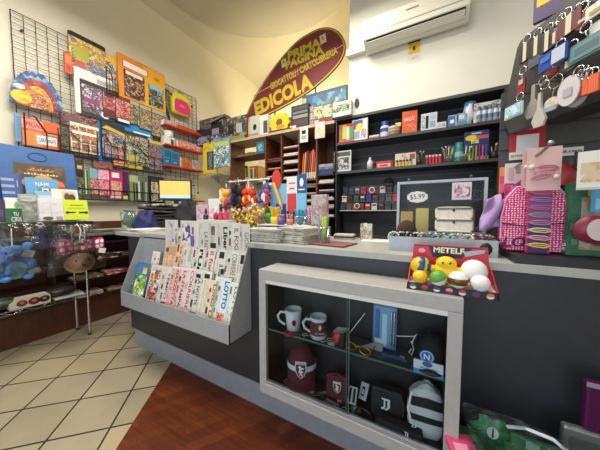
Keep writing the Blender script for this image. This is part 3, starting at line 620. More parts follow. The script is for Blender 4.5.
# orange shelves on the grid end
ys = [onx(164, 130, -3.58).y, onx(203, 150, -3.58).y]
t = thing('orange_shelf_rack', 'red-orange tiered metal shelves fixed to the grid end', 'shelf rack', (-3.72, ys[0], 1.3))
OR = mat('#c8431c', .4)
zs = [onx(164, y, -3.58).z for y in (124, 144, 165, 200)]
for i, zz in enumerate(zs):
    L_ = ys[1] - ys[0]; q = MB(); q.box(0, 0, zz - 1.305, .15, L_, zz - 1.3, OR); q.box(.145, 0, zz - 1.305, .15, L_, zz - 1.28, OR)
    if i == 0: q.add([(0, .18, .12 + zz - 1.3), (.15, .18, .02 + zz - 1.3), (.15, L_, .02 + zz - 1.3), (0, L_, .12 + zz - 1.3)], [(0, 1, 2, 3)], OR)
    q.build('shelf', t)
SHO = zs
def op(name, label, cat, px0, pyt, px1, k, body, arts=(), d=.08, x=-3.60, **kw):
    a = onx(px0, pyt, x); e = onx(px1, 150, x); z0 = SHO[k]; 
    return pk(name, label, cat, (x - d, (a.y + e.y) / 2, z0), RZ, e.y - a.y, max(.02, a.z - z0), d, body, arts, **kw)
for i, (px0, px1) in enumerate(((164, 176),)):
    op('label_roll_box', 'white box with round black spots on the second orange shelf', 'box', 164, 135, 175, 1, mat('#dcd8d0'), [(.62, .2, .9, .75, mat('#40403c'))], d=.09, bev=.003)
t = thing('sticker_roll', 'white dotted roll standing on the white box', 'roll', (-3.645, onx(169.5, 130, -3.62).y, SHO[1] + (onx(164, 135, -3.60).z - SHO[1])))
b = MB(); b.lathe([(.02, 0), (.06, 0), (.062, .005), (.062, .085), (.06, .09), (.02, .09), (.02, 0)], dots('#e0dcd6', '#55504c', 70, .2), n=20); b.build('paper_roll', t)
b = MB(); b.lathe([(.02, .0), (.017, 0), (.017, .092), (.02, .092)], mat('#a08050'), n=16); b.build('core', t)
for (px0, pyt, px1, lb) in ((164, 148, 170, 'light blue carton beside the dark toy packs on the third orange shelf'), (171, 151, 179, 'sky blue carton with a dark front on the third orange shelf')):
    op('toy_carton', lb, 'carton', px0, pyt, px1, 2, mat('#2f7fb0'), [(.1, .08, .9, .42, mat('#24506c')), (.1, .52, .9, .9, mat('#2a5a78')), (.2, .2, .7, .34, mat('#5a98b8'))], d=.1)
for i, (px0, pyt, px1, k, lb, m) in enumerate(((178, 140, 188, 1, 'red and white sweet box on the second orange shelf', redp), (189, 143, 197, 1, 'pink-red packet in the middle of the second orange shelf', pr(['#d04a50', '#f0c0b8', '#a82a30'], 60, 4)), (197, 146, 203, 1, 'pale red packet at the end of the second orange shelf', pr(['#d87a6a', '#f0e0d8', '#a83a30'], 60, 6)), (181, 157, 192, 2, 'orange-red packet with a dark base on the third orange shelf', pr(['#d8542a', '#8a2a1a', '#e8a050', '#40302c'], 60, 2)), (193, 160, 202, 2, 'blue and grey small toy packet at the end of the third orange shelf', pr(['#7a98a8', '#c8c4b8', '#b85a3a', '#4a5a60'], 60, 3)), (164, 119, 178, 0, 'white and lilac box on the top orange shelf', pr(['#d8d0d0', '#8a78a0', '#c85a40'], 50, 3)))):
    op('small_packet', lb, 'packet', px0, pyt, px1, k, WHITE, [(0, 0, 1, 1, m)], d=.07, x=-3.59)
# bottles on the lowest orange shelf
for i, (px, c, lb) in enumerate(((169, '#c8c4bc', 'pale bottle first in the row on the lowest orange shelf'), (174, '#58584c', 'dark olive bottle on the lowest orange shelf'), (180, '#d8d4cc', 'white bottle with a black cap on the lowest orange shelf'), (186, '#3a3a34', 'black bottle on the lowest orange shelf'), (192, '#8a9a5a', 'dull green bottle on the lowest orange shelf'), (198, '#b0c060', 'lime green bottle at the far end of the lowest orange shelf'))):
    y = onx(px, 190, -3.63).y; t = thing('small_bottle', lb, 'bottle', (-3.63, y, SHO[3]), group='bottles on the lowest orange shelf')
    b = MB(); b.lathe([(.001, 0), (.03, 0), (.032, .01), (.032, .10), (.014, .13), (.014, .14)], mat(c, .35), n=14); b.build('bottle_body', t)
    b = MB(); b.lathe([(.016, .14), (.016, .165), (.001, .167)], BLACK if i % 2 else WHITE, n=12); b.build('cap', t)
# ------------------------------------------------------------------ extra wire pockets over the toy packs
for bx, lb in (((58, 128, 97, 152), 'black wire pocket in front of the white and brown animal toy pack'), ((97, 132, 124, 160), 'black wire pocket in front of the navy action toy pack'), ((124, 141, 163, 168), 'black wire pocket in front of the dark blue and silver toy packs'), ((106, 66, 118, 92), 'black wire pocket beside the orange sticker album pack')):
    cy, z, w, h = wl(*bx, x=-3.63); t = thing('wire_pocket', lb, 'wire holder', (-3.70, cy, z), (0, 0, RZ))
    b = MB(); pts = [(-w / 2, -.07, 0), (-w / 2, -.07, h), (-.2 * w, -.07, .95 * h), (.05 * w, -.07, .6 * h), (.5 * w, -.07, .62 * h), (.5 * w, -.07, 0)]
    b.tube(pts, .006, wm2, 6, closed=True)
    for u in (-.25, 0, .25): b.cyl((u * w, -.07, 0), (u * w, -.07, h * .6), .004, wm2, 5)
    b.cyl((-w / 2, -.07, h * .3), (w / 2, -.07, h * .3), .004, wm2, 5); b.build('wire_frame', t)
    b = MB(); b.tube([(-w / 2, -.07, 0), (-w / 2, .012, 0), (w / 2, .012, 0), (w / 2, -.07, 0)], .005, wm2, 6); b.build('base_wire', t)
# ------------------------------------------------------------------ leaflets and boards on the chrome stand
cy, z, w, h = wl(-22, 141, 78, 205, x=-3.30)
gh = z + h - 1.228 + .03
t = thing('game_board_box', 'large blue flat game box with a brown picture leaning on the chrome stand', 'game box', (-3.30, cy, 1.228), (R(-9), 0, RZ))
b = MB(); b.box(-w / 2, -.04, 0, w / 2, 0, gh, noisy('#2f5c98', '#37669f', 12, .4)); b.build('box_body', t, bev=.004)
b = MB(); b.rect(-.2 * w, .1, .36 * w, .78 * gh, -.041, mat('#5a4a34')); b.rect(-.18 * w, .12, .34 * w, .76 * gh, -.0416, pr(['#5a4a30', '#6a5838', '#54442c'], 12, 4))
for u, v, r, c in ((-.04, .52, .05, '#a88a98'), (.1, .55, .06, '#d8984a'), (.24, .5, .05, '#d87a5a'), (.30, .42, .045, '#c8503a'), (.16, .46, .05, '#e0b060'), (.02, .48, .045, '#c86a3a')): b.disc(u * w, v * gh, r * 1.2, r, -.0422, mat(c))
b.build('picture', t)
b = MB()
for k in range(11): b.rect((-.06 + .026 * k) * w, .685 * gh, (-.04 + .026 * k) * w, (.70 + .012 * (k % 3)) * gh, -.0424, mat('#c8806a')); b.rect((-.1 + .034 * k) * w, .63 * gh, (-.076 + .034 * k) * w, (.645 + .01 * (k % 2)) * gh, -.0424, mat('#d8c8b0'))
b.build('title_print', t)
b = MB(); b.tube([(.06 * w + .1 * w * math.cos(a / 20 * 6.283), -.042, .88 * gh + .04 * math.sin(a / 20 * 6.283)) for a in range(20)], .004, mat('#24497c'), 4, closed=True); b.build('handle_outline', t)
def leaf(name, label, cat, bx, x, body, arts=(), d=.003, tilt=R(12), **k):
    cy, z, w, h = wl(*bx, x=x); return pk(name, label, cat, (x, cy, z), RZ, w, h, d, body, arts, tilt=tilt, **k)
leaf('notebook', 'blue notebook with pale stripes standing on the chrome stand', 'notebook', (1, 172, 23, 207), -3.2, mat('#3a5690'), [(.0, .78 - .2 * i, .62, .86 - .2 * i, mat('#8aa0c4')) for i in range(4)] + [(.74, .6, .8, .8, mat('#8aa0c4')), (.9, 0, 1, 1, mat('#2c4478'))], d=.02)
t = leaf('flag_booklet', 'sky blue booklet with an Italian flag and a big number three', 'booklet', (26, 176, 60, 208), -3.19, mat('#5a9ac8'), [(.35, .38, .48, .66, mat('#2a8a4a')), (.48, .38, .68, .66, WHITE), (.68, .38, .8, .66, mat('#c83a38')), (.8, .45, 1, .7, mat('#d85a40'), 't'), (.86, .3, .98, .48, mat('#c84a40'), 'o'), (0, 0, 1, .2, mat('#4a86b4'))], txt=[('3', .2, BLACK, .58, .52, .13, 0), ('NAMI', .13, WHITE, .5, .8, .42, 0)])
leaf('postcard', 'white card with a brown dog photograph behind the yellow leaflet', 'card', (52, 188, 79, 207), -3.17, mat('#e0dcd0'), [(.38, .25, .92, .9, mat('#c8b8a0')), (.45, .3, .68, .8, mat('#5a4030'), 'o'), (.62, .3, .88, .75, mat('#4a342a'), 'o')])
leaf('leaflet', 'pale blue folded leaflet behind the clear sleeve and white leaflet', 'leaflet', (36, 190, 64, 212), -3.165, mat('#8ab0c8'), [(.1, .6, .8, .8, mat('#b0ccd8'))])
leaf('leaflet', 'white leaflet with a green leaf sketch on the chrome stand', 'leaflet', (5, 197, 19, 212), -3.16, mat('#dcdcd4'), [(.65, .2, 1, .7, mat('#7aa05a'), 'o')])
t = leaf('green_booklet', 'dark green booklet with chunky white lettering', 'booklet', (5, 208, 23, 224), -3.13, mat('#1f5a3a'), [], txt=[('TU', .25, mat('#d8e0d8'), .62, .62, .3, 0), ('CRIS', .3, mat('#d8e0d8'), .62, .28, .62, 0)])
leaf('purple_booklet', 'deep purple booklet at the near end of the leaflet row', 'booklet', (-6, 199, 6, 222), -3.14, mat('#3a2048'), [(0, .2, .8, .6, mat('#5a3a70'), 'o')])
leaf('sleeve_leaflet', 'clear sleeve with a pale green drawing beside the white timetable', 'leaflet', (19, 193, 39, 222), -3.135, mat('#b0b8ac'), [(.05, .05, .95, .8, pr(['#a8b4a4', '#c0c8bc', '#98a894', '#b8bcb4'], 25, 3)), (.1, .75, .95, .95, mat('#ccd0cc')), (.1, .68, .9, .74, mat('#8a9a98'))], bag=.004)
leaf('timetable_leaflet', 'white twin-column timetable leaflet', 'leaflet', (37, 197, 65, 221), -3.13, mat('#d4d0d4'), [(.04, .3, .46, .8, textmat('#d4d0d4', '#a09aa8', .9, 2)), (.52, .3, .96, .8, textmat('#d4d0d4', '#a09aa8', .9, 5)), (.48, .1, .5, .9, mat('#b8b4c0')), (.15, .02, .55, .18, mat('#5a4a44'), 'o'), (.65, .02, .9, .18, mat('#b09080'))])
bpy.data.objects['timetable_leaflet']['label'] = 'white twin-column timetable leaflet next to the bright yellow leaflet'
leaf('yellow_leaflet', 'bright yellow-green leaflet with two black pointing hands', 'leaflet', (64, 199, 89, 220), -3.125, mat('#c8d82a', .5), [(.12, .33, .45, .4, BLACK), (.05, .3, .2, .42, BLACK, 'o'), (.58, .33, .9, .4, BLACK), (.82, .3, .97, .42, BLACK, 'o'), (.25, .72, .8, .75, mat('#7a8420')), (.15, .58, .85, .6, mat('#98a428'))])
# ------------------------------------------------------------------ bagged plush toys hanging under the tray
HB = glass('#f4f4f2', .10, .07, 14, .02)
def hangbag(b, cy, w, z0, z1, x):
    b.sheet(lambda u, v: (x + .02 * math.sin(u * 13 + v * 5) * math.sin(v * 9) + .07 * math.sin(u * 3.14) * math.sin(v * 3.14) ** .5, cy + (u - .5) * w * (1 - .12 * v), z0 + (z1 - z0) * v), 16, 16, HB)
cy0, z0, w0, h0 = wl(-12, 224, 58, 281, x=-3.0)
t = thing('plush_bear', 'bright blue plush toy with a pale blue belly in a clear bag', 'plush toy', (-3.02, onx(15, 255, -3.0).y, onx(15, 279, -3.0).z), (0, 0, RZ))
BLU = noisy('#4a80c8', '#5a8ed4', 90, .9, bump=.5); LBL = noisy('#80c0e8', '#90cef0', 90, .9, bump=.5)
def skin(name, parent, balls, sub=0):
    b = MB()
    for c, r, m in balls: b.ball(c, r, m, 16)
    return b.build(name, parent)
s = h0
skin('body', t, [((0, 0, .18 * s), (.2 * s, .13 * s, .2 * s), BLU), ((0, -.05 * s, .17 * s), (.155 * s, .11 * s, .165 * s), LBL)])
skin('head', t, [((-.02 * s, 0, .46 * s), (.23 * s, .16 * s, .17 * s), BLU), ((-.02 * s, -.13 * s, .42 * s), (.1 * s, .06 * s, .065 * s), mat('#36609c', .9))])
skin('nose', t, [((-.02 * s, -.19 * s, .44 * s), (.035 * s, .02 * s, .025 * s), mat('#1c2a48', .4))])
for sx in (-1, 1):
    skin('eye', t, [((-.02 * s + sx * .1 * s, -.135 * s, .5 * s), (.022 * s, .015 * s, .026 * s), mat('#0c0c10', .15))])
    skin('ear', t, [((-.02 * s + sx * .19 * s, 0, .6 * s), (.075 * s, .04 * s, .075 * s), BLU)])
    skin('arm', t, [((sx * .2 * s, -.06 * s, .24 * s), (.07 * s, .08 * s, .12 * s), BLU)])
    skin('leg', t, [((sx * .14 * s, -.1 * s, .04 * s), (.085 * s, .11 * s, .07 * s), BLU)])
b = MB(); b.tube([(-.02 * s, 0, .6 * s), (-.02 * s, -.01, 1.185 - onx(15, 279, -3.0).z)], .004, WHITE, 5); b.build('hanging_loop', t)
b = MB(); b.cbox((.2 * s, -.19 * s, .12 * s), (.17 * s, .003, .09 * s), WHITE, Matrix.Rotation(R(-20), 3, 'Y')); b.build('paper_tag', t)
b = MB(); b.cbox((.14 * s, -.19 * s, .47 * s), (.15 * s, .003, .13 * s), mat('#b8d0e0'), Matrix.Rotation(R(20), 3, 'Y')); b.build('card_tag', t)
t2 = tag(MB().build('hanging_bag'), None, None); bpy.data.objects.remove(t2)
b = MB(); hangbag(b, cy0, w0, z0, z0 + h0, -2.955); tag(b.build('hanging_bag'), 'clear crinkled bag hanging over the blue plush toy', 'bag')
cy1, z1, w1, h1 = wl(42, 225, 103, 277, x=-3.0)
cc = onx(80, 252, -3.0); t = thing('plush_doll', 'round beige plush face with a pink dotted bow in a clear bag', 'plush toy', (-3.02, cc.y, onx(80, 273, -3.0).z), (0, 0, RZ))
s = onx(80, 232, -3.0).z - onx(80, 273, -3.0).z
SKN = noisy('#d8a888', '#deb090', 90, .9, bump=.4)
skin('head', t, [((0, -.02 * s, .26 * s), (.3 * s, .18 * s, .26 * s), SKN)])
skin('hair', t, [((0, .07 * s, .38 * s), (.42 * s, .18 * s, .3 * s), mat('#4a3020', .95))])
skin('muzzle', t, [((0, -.15 * s, .17 * s), (.13 * s, .07 * s, .09 * s), SKN)]); skin('nose', t, [((0, -.22 * s, .21 * s), (.04 * s, .02 * s, .03 * s), mat('#5a3028', .4))])
for sx in (-1, 1):
    skin('eye', t, [((sx * .12 * s, -.165 * s, .32 * s), (.022 * s, .02 * s, .028 * s), mat('#0c0c0c', .2))])
PK = dots('#d83a80', '#f8eef2', 20, .36)
b = MB()
for sx in (-1, 1):
    b.loft([[(sx * u * s, -.16 * s + dy * s, .62 * s + dz * s + .05 * s * (u > .1)) for dy, dz in [(d0 * math.cos(a * .785), q * math.sin(a * .785)) for a in range(8)]] for u, d0, q in ((.03, .04, .05), (.16, .07, .13), (.3, .08, .2), (.4, .07, .19), (.44, .03, .12))], PK)
b.ball((0, -.18 * s, .62 * s), (.06 * s, .05 * s, .07 * s), PK, 10); b.build('bow', t, fix=True)
b = MB(); b.cbox((.36 * s, -.27 * s, .52 * s), (.14 * s, .003, .12 * s), WHITE, Matrix.Rotation(R(15), 3, 'Y')); b.build('paper_tag', t)
b = MB(); b.tube([(0, -.02, .8 * s), (.02, 0, 1.05 * s), (0, .02, 1.2 * s)], .004, WHITE, 5); b.build('hanging_loop', t)
b = MB(); hangbag(b, cy1, w1, z1, z1 + h1, -2.955); tag(b.build('hanging_bag'), 'clear crinkled bag hanging over the pink-bowed plush toy', 'bag')
# darker bagged toys behind
for px, c, lb in ((44, '#2a3a6a', 'small dark blue plush toy in shadow between the two bagged plush toys'), (60, '#3a3438', 'charcoal plush toy in shadow behind the pink-bowed one')):
    p = onx(px, 250, -3.28); t = thing('small_plush', lb, 'plush toy', (-3.28, p.y, .96), (0, 0, RZ)); m = noisy(c, c, 60, .95, bump=.5)
    skin('body', t, [((0, 0, .07), (.06, .05, .075), m)]); skin('head', t, [((0, 0, .18), (.065, .055, .06), m)])
    for sx in (-1, 1): skin('arm', t, [((sx * .06, -.02, .09), (.025, .03, .05), m)]); skin('ear', t, [((sx * .05, 0, .235), (.022, .015, .025), m)])
    b = MB(); b.tube([(0, 0, .235), (0, .0, .262)], .004, WHITE, 5); b.build('hanging_loop', t)
# things on the lower wire shelf
cy, z, w, h = wl(8, 297, 49, 312, x=-3.24)
t = thing('toy_window_box', 'white low box with three dark red toy windows on the lower wire shelf', 'toy box', (-3.26, cy, .452), (0, 0, RZ))
b = MB(); b.poly([(-w / 2, 0), (w / 2, 0), (w / 2, .07), (.44 * w, .09), (-.3 * w, .09), (-.42 * w, .06), (-w / 2, .05)], -.06, .04, mat('#d0c8b4', .6)); b.build('carton', t)
for u, rr, c in ((-.22, .028, '#7a3a28'), (.08, .033, '#6a2a24'), (.34, .03, '#2a2430')):
    b = MB(); b.disc(u * w, .045, rr * 1.2, rr, -.0612, mat(c, .3)); b.disc(u * w, .05, rr * .5, rr * .4, -.0618, mat('#c86a4a', .4)); b.build('window', t)
cy, z, w, h = wl(54, 289, 83, 299, x=-3.22); tag(MB().box(-.05, -w / 2, 0, .05, w / 2, .012, WHITE).box(-.05, -w / 2, .012, .045, w / 2, .018, mat('#b8b4ac')).build('paper_pad', None, (-3.25, cy, .452)), 'white paper pad lying on the lower wire shelf', 'paper pad')
for px, c, lb in ((-2, '#5a6a58', 'grey green round toy bag at the near end of the lower wire shelf'), (60, '#38302c', 'dark brown flat bag behind the white paper pad')):
    p = onx(px, 300, -3.32); b = MB(); b.ball((0, 0, .05), (.1, .14, .05), noisy(c, '#2a2622', 20, .4), 14); tag(b.build('soft_bag', None, (-3.33, p.y, .452)), lb, 'bag')
# magazines in the wooden unit and papers on top
mg = [(.33, .05, '#cfc8b8'), (.33, .03, '#b89a70'), (.54, .035, '#6a8a4a'), (.54, .05, '#c05a6a'), (.75, .04, '#b87a80'), (.75, .06, '#403838')]
mlab = ['cream magazine pile on the bottom shelf of the dark wooden shelving', 'tan magazine pile on the bottom shelf further along the wooden shelving', 'green magazine pile on the second shelf of the dark wooden shelving', 'pink magazine pile on the second shelf of the dark wooden shelving', 'rose magazine pile on the third shelf of the dark wooden shelving', 'dark magazine pile on the third shelf of the dark wooden shelving']
def loose(name, label, cat, loc, rz, dims, m, group):
    return tag(MB().cbox((0, 0, dims[2] / 2), dims, m).build(name, None, loc, (0, 0, rz)), label, cat, group)
for i, (z, hh, c) in enumerate(mg):
    y0 = 1.2 if i % 2 == 0 else 1.52
    for k in range(max(2, int(hh / .011))):
        loose('magazine', mlab[i].replace('magazine pile', 'magazine in the pile'), 'magazine', (-3.59 + rnd(-.01, .01), y0 + rnd(-.01, .01), z + k * .011), rnd(-.05, .05), (.2, .27, .0105), pr([c, '#d8d0c0', c, '#8a5a4a'], 14, k + i * 9), mlab[i])
for i, (y0, n_, lb) in enumerate(((1.11, 4, 'newspaper in the pile on the dark shelving beside the chrome stand'), (1.48, 5, 'newspaper in the pile on top of the dark shelving closest to the counter'))):
    for k in range(n_): loose('newspaper', lb, 'newspaper', (-3.60 + rnd(-.012, .012), y0 + rnd(-.01, .01), (.961 if i == 0 else 1.061) + k * .009), rnd(-.06, .06), (.24, .33, .0085), noisy('#b8b4ac', '#8a867e', 18 + k, .8), lb)
# ------------------------------------------------------------------ on the side counter
SC = 1.12
p = onz(126, 231, SC)
t = thing('clear_bin', 'clear plastic bin of green paper on the side counter', 'bin', (-3.17, 1.51, SC))
b = MB(); b.lathe([(.001, .002), (.085, .002), (.1, .2), (.104, .2), (.088, 0), (.001, 0)], glass('#c8d8cc', .06, .1, 0, .12), n=24); b.build('bin_body', t)
tag(MB().poly([(-.05, 0), (.03, 0), (.06, .2), (-.07, .22)], -.003, 0, mat('#1f6a44')).poly([(-.03, 0), (.05, 0), (.07, .17), (-.05, .19)], .012, .014, mat('#c8d4c8')).build('green_paper', None, (-3.17, 1.51, SC + .008), (0, 0, R(50))), 'folded green and white paper standing in the clear bin', 'paper')
CL = noisy('#161d4a', '#222c66', 12, .7, bump=.3); CK = noisy('#1a1a1c', '#26262a', 14, .75, bump=.3)
def heap(name, label, cat, loc, rx, ry, rz, m, seed, rot=0):
    rr = random.Random(seed); ph = [rr.uniform(0, 6) for _ in range(6)]
    b = MB(); n, k = 24, 10; rings = []
    for j in range(k + 1):
        th = math.pi / 2 * j / k; ring = []
        for i in range(n):
            a = 2 * math.pi * i / n; f = 1 + .1 * math.sin(3 * a + ph[0] + j) + .07 * math.sin(5 * a + ph[1] - j * .7)
            zz = math.sin(th) * rz * (1 + .12 * math.sin(2 * a + ph[2]) + .08 * math.sin(4 * a + ph[3]))
            ring.append((math.cos(th) ** .6 * rx * f if j < k else .01 * math.cos(a), math.cos(th) ** .6 * ry * f * math.sin(a) / max(.2, abs(math.sin(a))) * abs(math.sin(a)) if False else (math.cos(th) ** .6 * ry * f * math.sin(a)), max(0, zz)))
            ring[-1] = (ring[-1][0] * math.cos(a) if j < k else ring[-1][0], ring[-1][1], ring[-1][2])
        rings.append(ring)
    b.loft(rings, m); return tag(b.build(name, None, loc, (0, 0, rot)), label, cat)
heap('blue_bag', 'crumpled royal blue bag on the side counter', 'bag', (-2.97, 1.58, SC), .14, .12, .19, CL, 2)
for k in range(7):
    z0 = SC + .004 + k * .042; b = MB(); w_, d_ = .34 - .015 * k, .62 - .02 * k
    b.sheet(lambda u, v: ((u - .5) * w_ + .02 * math.sin(v * 9 + k), (v - .5) * d_ + .02 * math.sin(u * 7 + k), .012 * math.sin(u * 9 + k * 2) * math.sin(v * 7 + k) + .016), 10, 10, noisy(['#1c1c1e', '#2a2a2c', '#4a4644', '#242022', '#5a5450', '#1f1f22', '#c8c0b0'][k], '#2c2a2a', 20, .8))
    tag(b.build('folded_cloth', None, (-3.13, 1.93, z0), solid=-.026), ['black folded cloth at the bottom of the untidy pile on the side counter', 'charcoal folded cloth second from the bottom of the untidy pile', 'warm grey folded cloth in the lower half of the untidy pile', 'dark plum folded cloth in the middle of the untidy pile', 'taupe folded cloth in the upper half of the untidy pile', 'black folded cloth just under the cream one on the untidy pile', 'cream folded paper cloth on top of the untidy pile'][k], 'cloth')
heap('black_bag', 'slumped black bag beneath the till screen', 'bag', (-2.92, 2.12, SC), .17, .2, .33, CK, 5)
# monitor
c = ony(176, 190, 2.2); t = thing('monitor', 'flat till monitor with an orange screen and blue taskbar', 'monitor', (c.x - .01, 2.2, SC), (0, 0, R(38)))
mz = ony(176, 190, 2.2).z - SC; sw = .46; sh = .30
mb = MB(); mb.box(-sw / 2, -.02, mz - sh / 2, sw / 2, .02, mz + sh / 2, mat('#141416', .35)); mb.build('bezel', t, bev=.005)
b = MB(); b.rect(-sw / 2 + .022, mz - sh / 2 + .065, sw / 2 - .022, mz + sh / 2 - .02, -.0212, mat('#e8a850', .3, emit=.75)); b.rect(-sw / 2 + .022, mz - sh / 2 + .028, sw / 2 - .022, mz - sh / 2 + .065, -.0212, mat('#8ac8e8', .3, emit=.8)); b.build('screen', t)
b = MB(); b.box(-.03, .0, .01, .03, .03, mz - .1, BLACK); b.build('stand', t)
b = MB(); b.poly([(-.12, 0), (.12, 0), (.12, .012), (-.12, .012)], -.09, .09, BLACK); b.build('base', t)
# loose papers at the counter end
for k in range(4): loose('newspaper', 'loose white newspaper in the sheaf at the wall end of the counter', 'newspaper', (-2.62 + rnd(-.02, .02), 1.42 + rnd(-.02, .02), CT + k * .006), rnd(-.2, .2), (.24, .3, .0055), noisy('#c8c4bc', '#dedad2', 9, .8), 'loose sheaf at the counter end')
# ------------------------------------------------------------------ newspapers in the rack

XL = -2.33
def paper(tier, i, n, pxr, top, label, title='', ink='#1c1c1c', pap='#ccc8be', W=.27, strip=.09, name='newspaper', arts=(), bold=.02, cat='newspaper', tl=.55, tv=.62, up=0.):
    y0, z0, TH = ((1.05, .52, R(15)), (1.135, .69, R(13)), (1.215, .86, R(1)))[tier]; SL = Vector((0, math.sin(TH), math.cos(TH))); NRM = Vector((0, -math.cos(TH), math.sin(TH)))
    P0 = Vector((0, y0 - .0026 * (n - i), z0 + up)); p = onpl(pxr, top, P0, NRM)
    L_ = (p - P0).dot(SL); xr = min(p.x, -1.062 if tier < 2 else -1.04); W = min(W, xr - XL) if tier == 0 else min(W, xr + 2.2)
    full = strip; strip = strip * .66 if title else strip * .3
    t = thing(name, label, cat, (xr, P0.y, P0.z), (-TH, 0, 0), 'newspapers in the grey rack')
    b = MB(); b.box(-W, -.0022, 0, 0, 0, L_, noisy(pap, pap, 5, .8))
    b.rect(-W + .01, .01, -strip - .005, L_ - .012, -.0023, textmat(pap, '#45423e', .8, i + tier * 7, True))
    if title and tier < 3 and full > .02:
        q_ = random.Random(i * 7 + tier)
        for k in range(4): z_ = L_ * (.12 + .2 * k + .06 * q_.random()); x_ = -full * (.7 + .5 * q_.random()); b.rect(x_ - .022, z_, x_, z_ + L_ * (.06 + .09 * q_.random()), -.00236, mat(q_.choice(['#3a3836', '#6a6662', '#8a8680', '#7a4a44']), .8))
    for a in arts: b.rect(-a[2], a[1] * L_, -a[0], a[3] * L_, -.00242, a[4])
    b.build('folded_pages', t)
    if title: text(title, strip * .66, mat(ink, .8), t, (-strip * .52, -.0020, L_ * tv), L_ * tl, R(-90), bold)
    return t
RD = mat('#b83028', .8); PH = noisy('#3a3836', '#8a8680', 30, .8); BLK = mat('#1c1c1c', .8)
mag1 = pr(['#78a83a', '#98c04a', '#3a7a3a', '#e0d84a', '#4a8ac0', '#e8e8e0'], 26, 4); mag2 = pr(['#b83a34', '#e8e0d4', '#d8a83a', '#5a3a5a', '#3a5a90', '#c87a7a'], 32, 5)
N = 9
paper(0, 0, N, 151, 264, 'green and blue children magazine first in the bottom tier of the rack', pap='#3a6a9a', W=.19, strip=.01, name='magazine', cat='magazine', arts=[(.01, .02, .17, .72, mag1), (.02, .74, .17, .95, mat('#3f7ab8')), (.03, .76, .09, .9, mat('#e8d83a'))])
paper(0, 1, N, 164, 267, 'red, white and yellow puzzle magazine second in the bottom tier', pap='#c8c4b8', W=.16, strip=.01, name='magazine', cat='magazine', arts=[(.01, .04, .15, .6, mag2), (.02, .62, .14, .92, pr(['#e0c040', '#3a6aa8', '#f0e8d8', '#c84a40'], 24, 2))])
paper(0, 2, N, 173, 268, 'newspaper with a dark red masthead behind the puzzle magazine', 'TEMPO', '#5a2a2a', strip=.07, arts=[(.0, .05, .06, .3, mat('#8a5a58', .8))])
paper(0, 3, N, 181, 269, 'pink sports newspaper with a dark red title in the bottom tier', 'GAZZETTA', '#8a2838', '#d8a8a4', strip=.075, tl=.7)
paper(0, 4, N, 188, 270, 'pale pink newspaper with a purple-black title in the bottom tier', 'LA STAMPA', '#4a2838', '#dcb8b4', strip=.07, tl=.7)
paper(0, 5, N, 196, 270, 'newspaper with a bright red title in the bottom tier', 'CORRIERE', '#b02a30', '#d8ccc8', strip=.08, tl=.72)
paper(0, 6, N, 204, 271, 'newspaper with a small black title and a photo at its foot', 'LA NOTTE', '#2a2a2a', strip=.07, tl=.5, arts=[(.0, .02, .07, .25, PH), (.02, .86, .07, .93, BLK)])
paper(0, 7, N, 213, 272, 'thick white newspaper with a bold black title at the end of the bottom tier', 'la Gazzetta', '#161616', '#d8d5cc', strip=.09, arts=[(.02, .84, .075, .95, BLK), (.0, .02, .08, .14, BLK)])
paper(0, 6, N, 219, 281, 'lottery paper with a red title', 'Lotto Lott', '#c83a3a', '#d8ccb4', W=.15, strip=.075, tl=.85, tv=.5, bold=.03, arts=[(.0, .0, .02, 1, mat('#8aa87a', .8))])
paper(0, 7, N, 232, 279, 'lottery paper with a blue and orange-red title', 'LOTTO', '#1f5a9a', '#d0d8dc', W=.15, strip=.095, tl=.48, tv=.7, bold=.04, arts=[(.01, .04, .085, .38, pr(['#d86a4a', '#e8b8a0', '#c84a30'], 40, 3))])
paper(0, 8, N, 243, 284, 'lottery paper with a green title beside the end panel of the rack', 'LOTTO SI', '#4a8a4a', '#d8dccc', W=.15, strip=.085, tl=.75, tv=.55, bold=.03)
bpy.data.objects['newspaper.%03d' % 9] if False else None
N = 8
paper(1, 0, N, 161, 252, 'white newspaper with a small red block half hidden by the orange one', 'IL SOLE', '#8a4a48', '#d8d0c8', W=.11, strip=.05, tl=.4, arts=[(.03, .05, .1, .4, mat('#b88a80', .8))])
paper(1, 1, N, 185, 239, 'salmon-orange financial newspaper standing highest in the middle tier', '24 ORE', '#7a4a3a', '#d8b08c', W=.23, strip=.06, tl=.5, arts=[(.08, .66, .2, .84, mat('#b89070', .8)), (.12, .05, .21, .34, mat('#b85a3c', .8)), (.18, .72, .215, .8, mat('#6a2a40', .8))])
paper(1, 2, N, 195, 243, 'newspaper with a dark red photo at its foot in the middle tier', 'AVVENIRE', '#8a8680', strip=.09, tl=.35, tv=.8, arts=[(.01, .14, .085, .45, mat('#7a2a34', .8))])
paper(1, 3, N, 206, 245, 'newspaper with very large black slab lettering', "l'Unità", '#141414', strip=.1, tl=.78, tv=.52, bold=.04)
paper(1, 4, N, 217, 246, 'newspaper with a red and black title between the slab-lettered and gothic ones', 'il fon', '#b85040', strip=.1, tl=.4, tv=.7, bold=.03, arts=[(.02, .12, .09, .42, textmat('#d6d2c8', '#1c1c1c', .3, 9, True))])
paper(1, 5, N, 228, 247, 'newspaper with a black gothic title in the middle tier', 'il manifesto', '#1a1a1a', strip=.1, tl=.5, tv=.42, bold=.02, arts=[(.02, .78, .07, .9, BLK), (.0, .5, .03, .6, BLK)])
paper(1, 6, N, 240, 249, 'newspaper with a thin black serif title near the end panel', 'CORRIERE DI SERA', '#1c1c1c', strip=.1, tl=.7, tv=.55, bold=0)
paper(1, 7, N, 249, 250, 'newspaper with one black square at the end of the middle tier', '', strip=.08, arts=[(.02, .74, .06, .9, BLK)])
N = 7
